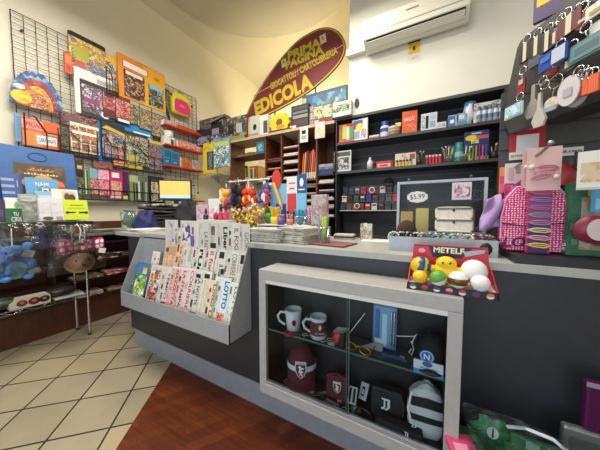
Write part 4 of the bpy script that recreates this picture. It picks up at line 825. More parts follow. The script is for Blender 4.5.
paper(2, 0, N, 178, 220, 'grey-lilac newspaper at the wall end of the top tier', 'IL TEMPO', '#6a6470', '#cfcbc8', W=.17, strip=.07, tl=.4, arts=[(.08, .3, .16, .85, textmat('#cfcbc8', '#5a5660', .5, 4, True))])
paper(2, 1, N, 199, 221, 'newspaper with a yellow and violet picture in the top tier', 'Notizie', '#2a2a2a', '#d8d4c8', W=.22, strip=.05, tl=.35, tv=.3, arts=[(.1, .55, .2, .92, pr(['#d8d060', '#e8e4d0', '#5a4aa0', '#d8d4c8'], 22, 4)), (.055, .45, .1, .7, mat('#6a58a8', .8))])
paper(2, 2, N, 209, 222, 'newspaper with a pencil-thin grey title in the top tier', 'LA PADANIA', '#3a3a3a', strip=.09, tl=.6, tv=.5, bold=0, arts=[(.01, .3, .05, .42, BLK)])
paper(2, 3, N, 218, 222, 'newspaper with two small dark photographs in the top tier', '', strip=.09, arts=[(.01, .2, .07, .36, PH), (.02, .5, .08, .6, BLK), (.03, .75, .07, .92, PH)])
paper(2, 4, N, 229, 223, 'newspaper with a tall black condensed title in the top tier', 'Libero', '#161616', strip=.095, tl=.55, tv=.65, bold=.03, arts=[(.02, .1, .08, .25, BLK)])
paper(2, 5, N, 240, 223, 'newspaper with a dull red and grey title in the top tier', 'IL FOGLIO', '#7a4a44', '#d4d2c8', strip=.09, tl=.6, tv=.6)
paper(2, 6, N, 250, 224, 'newspaper with a fine black title at the end of the top tier', 'GIORNO', '#2a2a2a', strip=.08, tl=.5, tv=.6, bold=0)

# ------------------------------------------------------------------ piles of newspapers lying on the worktop
def pile(px, row, y, n, w, d, lab, grp, rz0=0.):
    c = ony(px, row, y)
    for k in range(n):
        z = CT + k * .0125; t = thing('newspaper', lab, 'newspaper', (c.x + rnd(-.01, .01), y + rnd(-.01, .01), z), (0, 0, rz0 + rnd(-.06, .06)), grp)
        b = MB(); b.box(-w / 2, -d / 2, 0, w / 2, d / 2, .0115, noisy('#cdc9bf', '#b8b3a8', 40, .8, stretch=(1, 1, 8)))
        b.add([(-w / 2 + .02, -d / 2 + .02, .0118), (w / 2 - .02, -d / 2 + .02, .0118), (w / 2 - .02, d / 2 - .06, .0118), (-w / 2 + .02, d / 2 - .06, .0118)], [(0, 1, 2, 3)], pr(['#c8c4ba', '#a8a49a', '#d8d4cc', '#8a7a74'], 24, k))
        b.build('pages', t)
        q = MB(); q.box(-w / 2, -d / 2 - .001, .003, w / 2, -d / 2, .009, noisy(['#5a5450', '#3a3634', '#7a746c'][k % 3], '#b8b4aa', 30, .8)); q.box(w / 2, -d / 2, .003, w / 2 + .001, d / 2, .009, noisy('#8a847c', '#c8c4ba', 30, .8)); q.build('fold', t)
pile(270, 235, 1.34, 7, .30, .2, 'folded newspaper in the pile on the worktop behind the newspaper rack', 'pile behind the rack', .05)
pile(303, 237, 1.40, 8, .22, .26, 'folded newspaper in the taller pile beside the clear pen cup', 'pile beside the pen cup', -.12)
c = ony(251, 230, 1.3); pk('price_card', 'small white card with black print propped against the newspaper pile', 'card', (c.x - .03, 1.225, CT), 0, .05, .075, .003, mat('#d4d2cc'), [(.1, .35, .9, .85, textmat('#d4d2cc', '#1c1c1c', .6, 3)), (.2, .7, .8, .85, BLK)], tilt=R(8))
t = thing('folder', 'mauve cardboard folder lying under the clear pen cup', 'folder', (ony(312, 241, 1.36).x, 1.385, CT), (0, 0, R(-8)))
b = MB(); b.box(-.02, -.1, 0, .24, .1, .004, mat('#7a4a52', .6)); b.build('lower_flap', t); b = MB(); b.box(-.02, -.1, .006, .24, .095, .009, mat('#84535b', .6)); b.build('upper_flap', t)
bpy.data.objects['folder'].location.x += .02
# ------------------------------------------------------------------ pencils, pens and their cardboard display
YD = 1.66
def sp(px, row, y=YD): return ony(px, row, y)
xl, xr = sp(265, 200).x, sp(302, 200).x; ztop = sp(285, 176).z - CT; wd = xr - xl
t = thing('pencil_display', 'blue and white cardboard pencil display with a red disc on the worktop', 'display', ((xl + xr) / 2, YD + .08, CT))
b = MB(); b.box(-wd * .5, 0, 0, -.02 * wd, .008, ztop * .9, mat('#7ab0d0')); b.box(-.02 * wd, -.004, 0, .26 * wd, .006, ztop * 1.0, mat('#e0dcd8')); b.box(.26 * wd, -.006, 0, .5 * wd, .004, ztop * 1.04, mat('#7ab8dc'))
b.rect(.26 * wd, ztop * .72, .5 * wd, ztop * 1.04, -.0064, mat('#24508c')); b.disc(.38 * wd, ztop * .9, .05 * wd, .07 * ztop, -.0068, WHITE); b.rect(-.02 * wd, 0, .26 * wd, ztop * .42, -.0046, mat('#22304a')); b.rect(-.34 * wd, 0, -.04 * wd, ztop * .55, -.0005, mat('#2a4a9a'))
b.build('back_board', t)
b = MB(); b.poly([(0, ztop * .72), (.0, ztop * .44), (.1 * wd, ztop * .36), (.24 * wd, ztop * .45), (.24 * wd, ztop * .72)], -.008, -.004, mat('#c83a40')); b.build('red_shield', t)
b = MB(); n = 24; b.poly([(-.31 * wd + .13 * wd * math.cos(i * 6.283 / n), ztop * .98 + .17 * ztop * math.sin(i * 6.283 / n)) for i in range(n)], -.008, -.002, mat('#c83830')); b.build('red_disc', t)
b = MB(); b.tube([(-.38 * wd, -.014, ztop * .92), (-.16 * wd, -.014, ztop * .52)], [.016, .016], mat('#e0b050'), 8); b.tube([(-.16 * wd, -.014, ztop * .52), (-.12 * wd, -.014, ztop * .44)], [.016, .002], mat('#d8b890'), 8); b.build('giant_pencil', t)
b = MB(); b.rect(.03 * wd, ztop * .88, .21 * wd, ztop * .91, -.0046, mat('#c87a70')); b.rect(.05 * wd, ztop * .79, .19 * wd, ztop * .82, -.0046, mat('#c84a40')); b.rect(.3 * wd, ztop * .77, .46 * wd, ztop * .79, -.0068, WHITE); b.build('print', t)
ST = .10
x0_, x1_ = ony(264, 215, 1.6).x, ony(314, 215, 1.6).x
t = thing('stepped_stand', 'low white stand lifting the pencil cups behind the newspaper piles', 'stand', ((x0_ + x1_) / 2, 1.59, CT)); q_ = (x1_ - x0_) / 2
b = MB(); b.box(-q_, -.08, ST - .008, q_, .12, ST, mat('#c8ccd0')); b.build('top', t)
for sx in (-1, 1):
    b = MB(); b.box(sx * q_ - (.008 if sx > 0 else 0), -.08, 0, sx * q_ + (0 if sx > 0 else .008), .12, ST - .008, mat('#c8ccd0')); b.build('side', t)
def cup(px, row, y, h, r, m, label, group=None, z=None):
    c = ony(px, row, y); t = thing('pen_cup', label, 'cup', (c.x, y, CT + (ST if z is None else z)), (0, 0, 0))
    b = MB(); b.lathe([(.001, .002), (r * .9, .002), (r, h), (r * 1.03, h), (r * .93, 0), (.001, 0)], m, n=20); b.build('cup_body', t); return c.x, y
def pens(cx, cy, n, r, h, cols, name, label, cat, group, tip='#d8b890', kind='pencil', z0=.106):
    for i in range(n):
        a = i * 2.4; q = r * .62 * math.sqrt((i + .5) / n); bx, by = cx + q * .75 * math.cos(a), cy + q * .75 * math.sin(a); lx, ly = q * .9 * math.cos(a), q * .9 * math.sin(a)
        hh = h * rnd(.92, 1.05); c = cols[i % len(cols)]
        t = thing(name, label[i % len(label)] if isinstance(label, (list, tuple)) else label, cat, (bx, by, CT + z0), (0, 0, rnd(0, 6)), group)
        e = Vector((lx, ly, hh)); Rm = Matrix.Rotation(-t.rotation_euler.z, 3, 'Z'); e = Rm @ e
        pr_ = .0042 if kind == 'pencil' else .0062
        MB().tube([(0, 0, 0), e * .93], pr_, mat(c, .35), 6 if kind == 'pencil' else 8).build('barrel', t)
        MB().tube([e * .93, e], [pr_ * (1 if kind == 'pencil' else 1.15), .001 if kind == 'pencil' else pr_], mat(tip if kind == 'pencil' else c, .5), 6).build('tip' if kind == 'pencil' else 'cap', t)
PLC = glass('#e8eeee', .05, .05, 0, .06)
G1 = 'pencils in the yellow sheaf'
x, y = cup(276, 216, 1.62, .06, .045, mat('#e8c020', .5), 'yellow cup packed with yellow pencils before the display'); pens(x, y, 22, .05, .135, ['#e8c41c', '#e0b818'], 'pencil', 'yellow pencil in the yellow cup', 'pencil', G1)
x, y = cup(269, 216, 1.66, .09, .03, mat('#1f7a44', .5), 'green cup beside the yellow pencils'); pens(x, y, 5, .03, .15, ['#1f7a44', '#2a8a50'], 'pencil', 'green pencil in the green cup', 'pencil', 'green pencils in the green cup')
x, y = cup(281, 220, 1.55, .05, .03, mat('#6a4a80', .4), 'purple cup of violet pencils'); pens(x, y, 8, .035, .075, ['#9a5aa0', '#b070b0', '#7a4a8a'], 'pencil', 'violet pencil in the purple cup', 'pencil', 'violet pencils in the purple cup')
x, y = cup(290, 221, 1.56, .045, .026, mat('#c87a64', .5), 'salmon cup of pink pencils'); pens(x, y, 6, .028, .08, ['#d88a70', '#e0a088', '#c86a5a'], 'pencil', 'salmon pencil in the salmon cup', 'pencil', 'salmon pencils in the salmon cup')
x, y = cup(300, 220, 1.60, .07, .045, PLC, 'clear cup of turquoise markers'); pens(x, y, 9, .045, .11, ['#2a9ab8', '#38a8c4', '#2288a8'], 'marker', 'turquoise marker in the clear cup', 'marker', 'turquoise markers in the clear cup', kind='pen')
x, y = cup(309, 220, 1.64, .07, .04, PLC, 'clear cup of lilac and pink pens'); pens(x, y, 10, .04, .12, ['#a88ac8', '#d88ab0', '#e8c0d0', '#8a7ab8'], 'pen', ['lilac pen in the clear cup beside the turquoise markers', 'rose pen in the clear cup beside the turquoise markers', 'pale pink pen in the clear cup beside the turquoise markers', 'mauve pen in the clear cup beside the turquoise markers'], 'pen', 'lilac and pink pens', kind='pen')
x, y = cup(324, 238, 1.36, .10, .04, PLC, 'tall clear cup of yellow and green pens on the mauve folder', z=.0095); pens(x, y, 8, .045, .155, ['#c8d838', '#5aa848', '#e0e060', '#88b8c8'], 'pen', ['lime pen in the tall clear cup', 'leaf green pen in the tall clear cup', 'pale yellow pen in the tall clear cup', 'light blue pen in the tall clear cup'], 'pen', 'pens in the tall clear cup', kind='pen', z0=.015)
c = sp(321, 204, 1.60); pk('sweet_bag', 'clear bag of pale pink and cream sweets standing behind the tall pen cup', 'bag', (c.x, 1.60, CT), 0, .12, sp(321, 195, 1.60).z - CT, .04, pr(['#d8b8b0', '#e8dcd0', '#c8908a', '#b8a088', '#e0d4cc'], 35, 3), [(.3, .8, .7, 1.0, pr(['#e8e0dc', '#c8a0a0'], 60, 1))], bag=.008)
# rack of keyring plush toys, and the box of yellow flowers below it
c0, c1 = sp(229, 182, 1.72), sp(270, 184, 1.72); zt = c0.z - CT
t = thing('keyring_stand', 'white wire stand hung with little plush keyrings on the worktop', 'stand', ((c0.x + c1.x) / 2, 1.72, CT)); L2 = (c1.x - c0.x) / 2
b = MB(); b.cyl((-L2, 0, zt), (L2, 0, zt), .006, WHITE, 8)
for i in range(9): b.cyl((-L2 + L2 * 2 * i / 8, 0, zt), (-L2 + L2 * 2 * i / 8, -.05, zt + .006), .003, WHITE, 6)
b.build('top_bar', t)
b = MB(); b.cyl((0, .02, .01), (0, .0, zt), .008, WHITE, 8); b.build('upright', t)
b = MB(); b.box(-.1, -.06, 0, .1, .07, .01, WHITE); b.build('base', t)
ks = [('#e0a020', 'yellow and red plush keyring at the end of the white wire stand', '#c83a28'), ('#6a4a80', 'violet plush keyring on the white wire stand', '#8a6aa0'), ('#1c1c1e', 'black plush keyring on the white wire stand', '#2a2a2c'), ('#28282a', 'charcoal plush keyring on the white wire stand', '#3a3a3c'), ('#d03a24', 'red plush keyring with a yellow belly on the white wire stand', '#e8b030'), ('#d84a2c', 'orange-red plush keyring in the middle of the white wire stand', '#e8c040'), ('#c83030', 'scarlet plush keyring with a pale belly on the white wire stand', '#e8d0b0'), ('#2a5aa0', 'blue plush keyring on the white wire stand', '#d8d8e0'), ('#b84a5a', 'rose and white plush keyring at the far end of the white wire stand', '#e8e0e0')]
for i, (c, lb, c2) in enumerate(ks):
    x = (c0.x + c1.x) / 2 - L2 + L2 * 2 * i / 8; t = thing('plush_keyring', lb, 'keyring', (x, 1.675, c0.z - .19 + .01 * (i % 2)), (0, 0, rnd(-.4, .4)), 'plush keyrings on the wire stand'); m = noisy(c, c, 90, .95, bump=.4); mm = noisy(c2, c2, 90, .95)
    k = 1.0; sc_ = rnd(1.15, 1.5); t.scale = (sc_ * rnd(.8, 1.05), sc_, sc_); t.location.z -= .02 + .05 * (sc_ - 1) + rnd(0, .04); t.rotation_euler = (rnd(-.25, .1), rnd(-.35, .35), rnd(-1, 1)); skin('body', t, [((0, 0, .05), (.028 * k, .022, .04), m), ((0, -.012, .048), (.018, .016, .028), mm)]); skin('head', t, [((0, -.003, .108), (.03, .026, .028), m)])
    for sx in (-1, 1):
        skin('ear', t, [((sx * .022, 0, .134), (.011, .007, .013), mm if i % 2 else m)]); skin('arm', t, [((sx * .03, -.006, .062), (.01, .01, .02), m)]); skin('foot', t, [((sx * .018, -.012, .012), (.014, .018, .012), mm if i % 3 == 0 else m)])
    b = MB(); b.tube([(0, 0, .134), (0, .003, .16), (0, .02, .188)], .0025, STEEL, 5); b.build('ring', t)
xa, xb = sp(234, 213, 1.62).x, sp(267, 213, 1.62).x; hb = sp(250, 208, 1.62).z - CT
t = thing('flower_tray', 'clear tray packed with little yellow and gold artificial flowers', 'tray', ((xa + xb) / 2, 1.60, CT)); wq = (xb - xa) / 2
b = MB(); b.box(-wq, -.06, 0, wq, .06, .004, PLC); b.box(-wq, -.062, 0, wq, -.06, .05, PLC); b.box(-wq, .06, 0, wq, .062, .05, PLC); b.box(-wq - .002, -.062, 0, -wq, .062, .05, PLC); b.box(wq, -.062, 0, wq + .002, .062, .05, PLC); b.build('tray_body', t)
b = MB()
for i in range(150):
    cx, cy, cz = rnd(-wq, wq) * .94, rnd(-.05, .05), hb * rnd(.25, 1.0); m = mat(random.choice(['#e0c020', '#e8d030', '#d8a828', '#c89030', '#e8c8a0', '#b84a30', '#d8c8a8']), .7); r = .02
    pts = [(cx, cy - .006, cz)]; vs = []
    for k in range(10):
        a = k * .628; rr = r if k % 2 == 0 else r * .5; vs.append((cx + rr * math.cos(a), cy + rnd(-.004, .004), cz + rr * math.sin(a)))
    b.add(pts + vs, [(0, k + 1, (k + 1) % 10 + 1) for k in range(10)], m); b.cyl((cx, cy, cz), (cx * .95, cy + .004, .006), .001, mat('#5a7a3a'), 4)
o = b.build('flower_petals', t); o['kind'] = 'stuff'
# bottles of varnish and small boxes at the wall end
c0, c1 = ony(203, 215, 1.5), ony(231, 215, 1.5); pk('white_riser_box', 'long white low box carrying the varnish bottles behind the newspaper rack', 'box', ((c0.x + c1.x) / 2, 1.545, CT), 0, c1.x - c0.x + .03, .13, .09, mat('#d4d0cc'))
for i, (px, c, lb, r, h) in enumerate(((216, '#8a1a3a', 'wine red varnish bottle behind the top tier of newspapers', .016, .055), (221, '#b83058', 'raspberry varnish bottle with a black cap behind the top tier', .02, .07), (226, '#c83a60', 'bright pink varnish bottle with a dark cap beside the white carton', .02, .075), (206, '#3a1a24', 'dark plum varnish bottle behind the top tier', .016, .05))):
    c_ = sp(px, 220, 1.50); t = thing('varnish_bottle', lb, 'bottle', (c_.x, 1.50, CT + .1305), (0, 0, 0), 'varnish bottles'); h *= 1.15; r *= 1.3
    b = MB(); b.lathe([(.001, 0), (r, 0), (r * 1.05, .004), (r * 1.05, h * .7), (r * .5, h * .85), (r * .5, h)], mat(c, .15, coat=.5), n=14); b.build('bottle_body', t)
    b = MB(); b.lathe([(r * .55, h), (r * .5, h * 1.75), (.001, h * 1.78)], BLACK if i != 0 else mat('#d8c8c8'), n=12); b.build('cap', t)
for px0, px1, top, y, c, lb, a in ((224, 233, 190, 1.76, '#d8d4d0', 'tall plain white carton behind the varnish bottles', [(.1, .1, .9, .5, mat('#c8c0bc'))]), (213, 224, 199, 1.76, '#dcd8d4', 'white and pink carton behind the varnish bottles', [(.1, .2, .8, .7, pr(['#d87a98', '#e8c8d0', '#f0ecec'], 40, 2))]), (201, 212, 205, 1.74, '#c8a8b8', 'pale mauve box beside the white and pink carton', [(.1, .1, .9, .9, pr(['#b888a0', '#d8b8c8'], 30, 1))])):
    a0, a1 = sp(px0, 210, y).x, sp(px1, 210, y).x; pk('carton', lb, 'carton', ((a0 + a1) / 2, y, CT), 0, a1 - a0, sp(px0, top, y).z - CT, .06, mat(c), a)
# odds and ends further along the worktop
c = ony(345, 236, 1.72)
for k in range(3): loose('paper_pad', 'white and dark paper pad in the small pile under the till shelves', 'paper pad', (c.x + rnd(-.01, .01), 1.7, CT + k * .012), rnd(-.1, .1), (.14, .1, .0115), mat(['#b8b0a0', '#3a3438', '#d8d4cc'][k]), 'small pile of pads on the worktop')
c = ony(367, 230, 1.76); pk('patterned_packet', 'small tan and green patterned packet at the back of the worktop', 'packet', (c.x, 1.76, CT), 0, .085, .115, .03, pr(['#a8887a', '#c8b0a0', '#7a9a6a', '#d8d0c4', '#8a5a50'], 50, 2), [(.5, .55, .98, .98, pr(['#8aa878', '#d8e0d0'], 60, 1)), (.3, .8, .6, 1.05, mat('#d8dcd4'))], bev=.003)
c = ony(378, 240, 1.74); loose('paper_sheet', 'blank white paper sheet lying beside the glass display case', 'paper', (c.x, 1.70, CT), .1, (.2, .15, .002), WHITE, None)
# ------------------------------------------------------------------ shop sign: a leaf-shaped board on two posts behind the brown cabinet
YS = 3.32
def sg(px, py): p = ony(px, py, YS); return p.x, p.z
ox, oz = sg(300, 80)
t = thing('shop_sign', 'large maroon leaf-shaped shop sign with yellow rim and lettering', 'sign', (ox, YS, oz))
rim = [(246, 117), (249, 108), (256, 94), (266, 78), (277, 63), (287, 51), (298, 40), (309, 33), (320, 28), (330, 27.5), (338, 31), (343, 37), (345.5, 44), (345, 52), (341, 61), (334, 70), (325, 79), (313, 89), (299, 98.5), (284, 107), (270, 114), (258, 119.5), (250, 122)]
P = [(x - ox, z - oz) for x, z in (sg(*p) for p in rim)]; P.reverse()
cxm = sum(p[0] for p in P) / len(P); czm = sum(p[1] for p in P) / len(P)
def inset(k): 
    out = []
    n = len(P)
    for i in range(n):
        a, b_, c = Vector(P[i - 1]), Vector(P[i]), Vector(P[(i + 1) % n]); d = (c - a).normalized(); nn = Vector((-d.y, d.x)); out.append(tuple(b_ + nn * k))
    return out
YL = mat('#d8c23a', .5); MR = noisy('#7a3032', '#843637', 3, .5)
def smooth(Q):
    n = len(Q); o = []
    for i in range(n):
        p0, p1, p2, p3 = [Vector(Q[(i + k) % n]) for k in (-1, 0, 1, 2)]
        for s_ in (0, .33, .66): o.append(tuple(.5 * ((2 * p1) + (p2 - p0) * s_ + (2 * p0 - 5 * p1 + 4 * p2 - p3) * s_ ** 2 + (3 * p1 - p0 - 3 * p2 + p3) * s_ ** 3)))
    return o
b = MB(); b.poly(smooth(P), -.0, .02, mat('#7a3032')); b.build('board', t)
b = MB(); b.flat(smooth(inset(.012)), -.0008, YL); b.build('yellow_rim', t)
b = MB(); b.flat(smooth(inset(.028)), -.0016, MR); b.build('maroon_field', t)
def st(s_, p0, p1, hpx, m, bold, name='lettering'):
    a, c = Vector(sg(*p0)), Vector(sg(*p1)); d = c - a; mid = (a + c) / 2; up = Vector((-d.y, d.x)).normalized(); hz = hpx
    text(s_, hz, m, t, (mid.x - ox + up.x * hz / 2, -.002, mid.y - oz + up.y * hz / 2), d.length, math.atan2(d.y, d.x), bold, name=name)
st('EDICOLA', (256, 116.5), (313.5, 87.5), .25, YL, .05)
st('GIOCATTOLI / CARTOLIBRERIA', (271, 90), (338, 53.5), .11, YL, .035)
st('PRIMA', (288, 60.5), (321, 46), .13, YL, .05); st('PAGINA', (286, 70), (324, 53), .13, YL, .05)
a, c = Vector(sg(253, 96)), Vector(sg(343, 45)); d = (c - a).normalized(); n_ = Vector((-d.y, d.x)) * .006
b = MB(); b.flat([(p.x - ox, p.y - oz) for p in (a - n_, c - n_, c + n_, a + n_)], -.0022, mat('#d8b8a0')); b.build('dividing_line', t)
for (px, py, lb) in ((323, 39, 'x'), (284, 63, 'y')):
    x, z = sg(px, py); b = MB(); w_, h_ = .095, .13; ca, sa = math.cos(.15), math.sin(.15)
    b.flat([(x - ox + u * w_ * ca - v * h_ * sa, z - oz + u * w_ * sa + v * h_ * ca) for u, v in ((-.5, -.5), (.5, -.5), (.5, .5), (-.5, .5))], -.0024, mat('#e0d8b0')); b.disc(x - ox, z - oz, .016, .02, -.003, mat('#b8a850')); b.disc(x - ox - .012, z - oz + .026, .01, .012, -.003, mat('#5a4a2a')); b.build('playing_card_emblem', t)
for x in (-.5, .25):
    zb = 2.45 - oz; b = MB(); b.cyl((x, .035, zb - .4), (x, .035, .05), .012, mat('#3a2a20'), 8); b.build('post', t)
# ------------------------------------------------------------------ air conditioner, its duct, socket and notice
x0, x1 = -.70, .27; zb = 3.135; YA = 2.70
AW = mat('#dcd8c8', .35)
t = thing('air_conditioner', 'white split air conditioner mounted high on the middle wall', 'air conditioner', ((x0 + x1) / 2, 2.94, zb)); W = (x1 - x0) / 2
prof = [(0, .04), (-.10, 0), (-.15, .02), (-.235, .085), (-.24, .12), (-.225, .3), (-.19, .32), (0, .32)]
b = MB(); b.loft([[(x, y * .9 + .0, z) for y, z in prof] for x in (-W, W)], AW, smooth=False); b.build('housing', t, bev=.008)
b = MB(); b.add([(-W + .03, -.147, .030), (W - .03, -.147, .030), (W - .03, -.205, .078), (-W + .03, -.205, .078)], [(0, 1, 2, 3)], mat('#1c1c1a', .6)); b.build('outlet_slot', t)
b = MB(); b.add([(-W + .035, -.144, .018), (W - .035, -.144, .018), (W - .035, -.203, .058), (-W + .035, -.203, .058), (-W + .035, -.148, .012), (W - .035, -.148, .012), (W - .035, -.207, .052), (-W + .035, -.207, .052)], [(0, 1, 2, 3), (7, 6, 5, 4), (0, 4, 5, 1), (3, 2, 6, 7)], AW); b.build('louvre_flap', t)
b = MB(); b.cbox((0, -.219, .135), (2 * W - .02, .002, .004), mat('#8a887c')); b.cbox((0, -.212, .24), (.12, .003, .01), mat('#8a8a80')); b.build('front_seam', t)
b = MB(); b.add([(-.14, -.150, .0145), (.06, -.150, .0145), (.06, -.176, .033), (-.14, -.176, .033)], [(0, 1, 2, 3)], mat('#b8b4a0')); b.build('rating_sticker', t)
t = thing('cable_duct', 'white plastic pipe duct running from the air conditioner to the wall corner', 'duct', (-.70, 2.94, 3.2))
b = MB(); b.box(-.235, -.075, .0, .03, -.002, .075, mat('#d8d4c4', .4)); b.build('duct_body', t, bev=.004); b = MB(); b.box(-.24, -.08, .005, -.225, -.002, .07, mat('#cfcabb', .4)); b.build('end_cap', t)
c = ony(357, 105, 2.94); t = thing('wall_socket', 'black oval socket plate on the white wall above the dark shelving', 'socket', (c.x, 2.938, c.z - .04))
b = MB(); n = 20; b.poly([(.028 * math.cos(i * 6.283 / n), .06 + .055 * math.sin(i * 6.283 / n)) for i in range(n)], -.012, 0, mat('#121212', .35)); b.build('plate', t)
for dz in (.04, .08): b = MB(); b.disc(0, dz, .012, .012, -.0125, mat('#3a3a3a')); b.build('outlet_hole', t)
a, c = ony(407, 40, 2.94), ony(421, 60, 2.94)
t = pk('wall_notice', 'white wall notice with a yellow camera sign under the air conditioner', 'notice', ((a.x + c.x) / 2, 2.939, c.z), 0, c.x - a.x, a.z - c.z - .02, .002, mat('#dedbd0'), [(.1, .86, .95, .93, BLK), (.12, .38, .9, .84, mat('#e0b820')), (.4, .5, .62, .7, mat('#4a3a14'), 'o'), (.2, .12, .85, .24, textmat('#dedbd0', '#6a6a68', 1.2, 2))])
# ------------------------------------------------------------------ boxed toys along the top of the brown cabinet
TOPW = 2.475; YB = 3.02
def tb(name, label, cat, px0, top, px1, y, body, arts=(), d=.1, zb=TOPW, **k):
    a, c = ony(px0, 130, y), ony(px1, 130, y); h = ony((px0 + px1) / 2, top, y).z - zb
    return pk(name, label, cat, ((a.x + c.x) / 2, y + d / 2, zb), k.pop('rz', 0), c.x - a.x, h, d, body, arts, **k)
dk = pr(['#2a2830', '#5a5660', '#8a8478', '#c8c0a8', '#3a3440', '#6a5a3a'], 26, 3); dk2 = pr(['#1c1a24', '#3a3448', '#8a86a0', '#5a5468', '#c8c4d0'], 24, 5)
tb('toy_box', 'black toy box with a violet window at the cabinet end, lower row', 'toy box', 200, 130, 216, 2.95, mat('#221f2a'), [(0, .1, 1, .6, dk2), (.1, .3, .5, .55, mat('#8a86a8'))], rz=.25)
tb('toy_box', 'dark toy box with two pale windows next to the brown cabinet end', 'toy box', 213, 127, 229, 2.93, mat('#24202e'), [(.05, .08, .95, .5, dk2), (.1, .55, .5, .9, mat('#8a8698'))], rz=.1)
tb('toy_box', 'tilted grey and tan toy box on the upper row at the cabinet end', 'toy box', 201, 119, 228, 3.08, mat('#4a463c'), [(.05, .1, .95, .95, dk), (.5, .3, .9, .8, mat('#2a2a2c'))], d=.14)
t = thing('toy_packet', 'grey slanted toy packet lying across the dark toy boxes', 'toy packet', (ony(216, 120, 2.95).x, 3.02, ony(216, 121, 2.98).z), (R(-6), R(-12), R(4)))
b = MB(); b.box(-.17, -.06, 0, .17, .06, .035, mat('#4a4c4a')); b.build('carton', t); b = MB(); b.rect(-.16, .004, .16, .031, -.0605, mat('#8a8c88')); b.build('print', t)
tb('toy_box', 'grey and black action toy box with a lime base strip', 'toy box', 226, 118, 249, 2.94, mat('#3a3a3c'), [(0, .15, 1, 1, dk), (.1, .0, .9, .18, mat('#a8b04a')), (.55, .3, .8, .7, mat('#d0ccc4')), (.2, .3, .45, .7, mat('#1a1a1c'))], bag=.006)
tb('orange_packet', 'orange toy packet behind the lime-striped box', 'toy packet', 247, 119, 253, 2.97, mat('#d8702a'), [(.1, .2, .9, .8, mat('#e8a04a'))])
tb('white_box', 'white box with a round black hole beside the orange packet', 'box', 252, 117, 261, 2.94, mat('#b8b8b0'), [(.35, .3, .75, .6, BLK, 'o'), (.05, .05, .95, .15, mat('#8a8a86'))])
tb('silver_box', 'silver white toy box with dark corners next to the yellow one', 'toy box', 261, 116, 270, 2.96, mat('#c8c8bc'), [(.5, .1, .95, .7, mat('#4a4a48')), (.1, .7, .5, .95, mat('#e8e0c0'))])
t = thing('yellow_toy', 'yellow star-edged toy packet with a brown centre on the cabinet top', 'toy packet', (ony(280, 122, 2.95).x, 2.98, TOPW))
q0 = ony(270, 125, 2.95).x; q1 = ony(291, 125, 2.95).x; hw = (q1 - q0) / 2; hh = ony(280, 113, 2.95).z - TOPW
b = MB(); pts = []
for i in range(22):
    a = -math.pi * .5 + 2 * math.pi * i / 22; r = 1 if i % 2 else .86; pts.append((hw * r * math.cos(a), hh * .5 + hh * .5 * r * math.sin(a)))
b.poly(pts, -.05, .03, mat('#d8b81c')); b.disc(0, hh * .52, hw * .3, hh * .18, -.051, mat('#6a4a28')); b.disc(hw * .1, hh * .3, hw * .4, hh * .12, -.0512, mat('#b88a20')); b.build('packet_body', t)
b = MB(); b.box(-hw, -.055, 0, hw, .04, hh * .16, mat('#3a3028')); b.build('stand_base', t)
tb('toy_box', 'tall black toy box with notched top and pale lettering strip', 'toy box', 293, 106, 310, 2.94, mat('#1e1c1e'), [(.1, .1, .95, .35, mat('#4a2a34')), (.1, .42, .95, .55, mat('#8a8680')), (.1, .62, .95, .72, mat('#6a6660')), (.1, .8, .95, .9, mat('#3a3a3c')), (.05, .02, .3, .14, mat('#c8c0b8'))])
tb('long_game_box', 'wide teal and blue game box standing at the back of the cabinet top', 'game box', 303, 91, 347, 3.14, mat('#2a4a6a'), [(.02, .05, .98, .92, pr(['#2a5a80', '#3a7a9a', '#2a4868', '#5a90a0', '#a8b070'], 10, 3)), (.3, .4, .75, .65, pr(['#a8c050', '#5a90a8', '#e0d878'], 30, 2), 'o')], d=.05)
tb('grey_toy_box', 'narrow grey toy box between the black box and the blue-red one', 'toy box', 309, 108, 315, 2.97, mat('#8a8c88'), [(.1, .2, .9, .9, pr(['#6a6c6a', '#a8aaa4', '#4a4a48'], 40, 1))])
tb('toy_box', 'blue and red toy box with a yellow creature-free card picture', 'toy box', 315, 106, 334, 2.93, mat('#3a3450'), [(0, 0, 1, .28, mat('#7a2a3a')), (.02, .28, .98, .95, pr(['#3a5a8a', '#d8c050', '#e8e0d0', '#5a8a50', '#7a3a40'], 28, 6)), (.05, .05, .3, .2, mat('#d8a8a0'))])
bpy.data.objects['toy_box.005']['label'] = 'blue and red boxed toy with yellow print before the wide teal game box'
tb('toy_box', 'green and white toy box at the wall corner on the cabinet top', 'toy box', 334, 103, 352, 2.90, mat('#c8ccc0'), [(.0, .3, 1, .8, pr(['#6a9a50', '#c8d0c0', '#3a3a38', '#a8b8a0', '#8a5a40'], 26, 4)), (.3, .4, .75, .75, pr(['#4a7a3a', '#b8c8b0', '#2a2a28'], 40, 4), 'o'), (.1, .0, .95, .22, mat('#d8d8d4'))], zb=2.50)
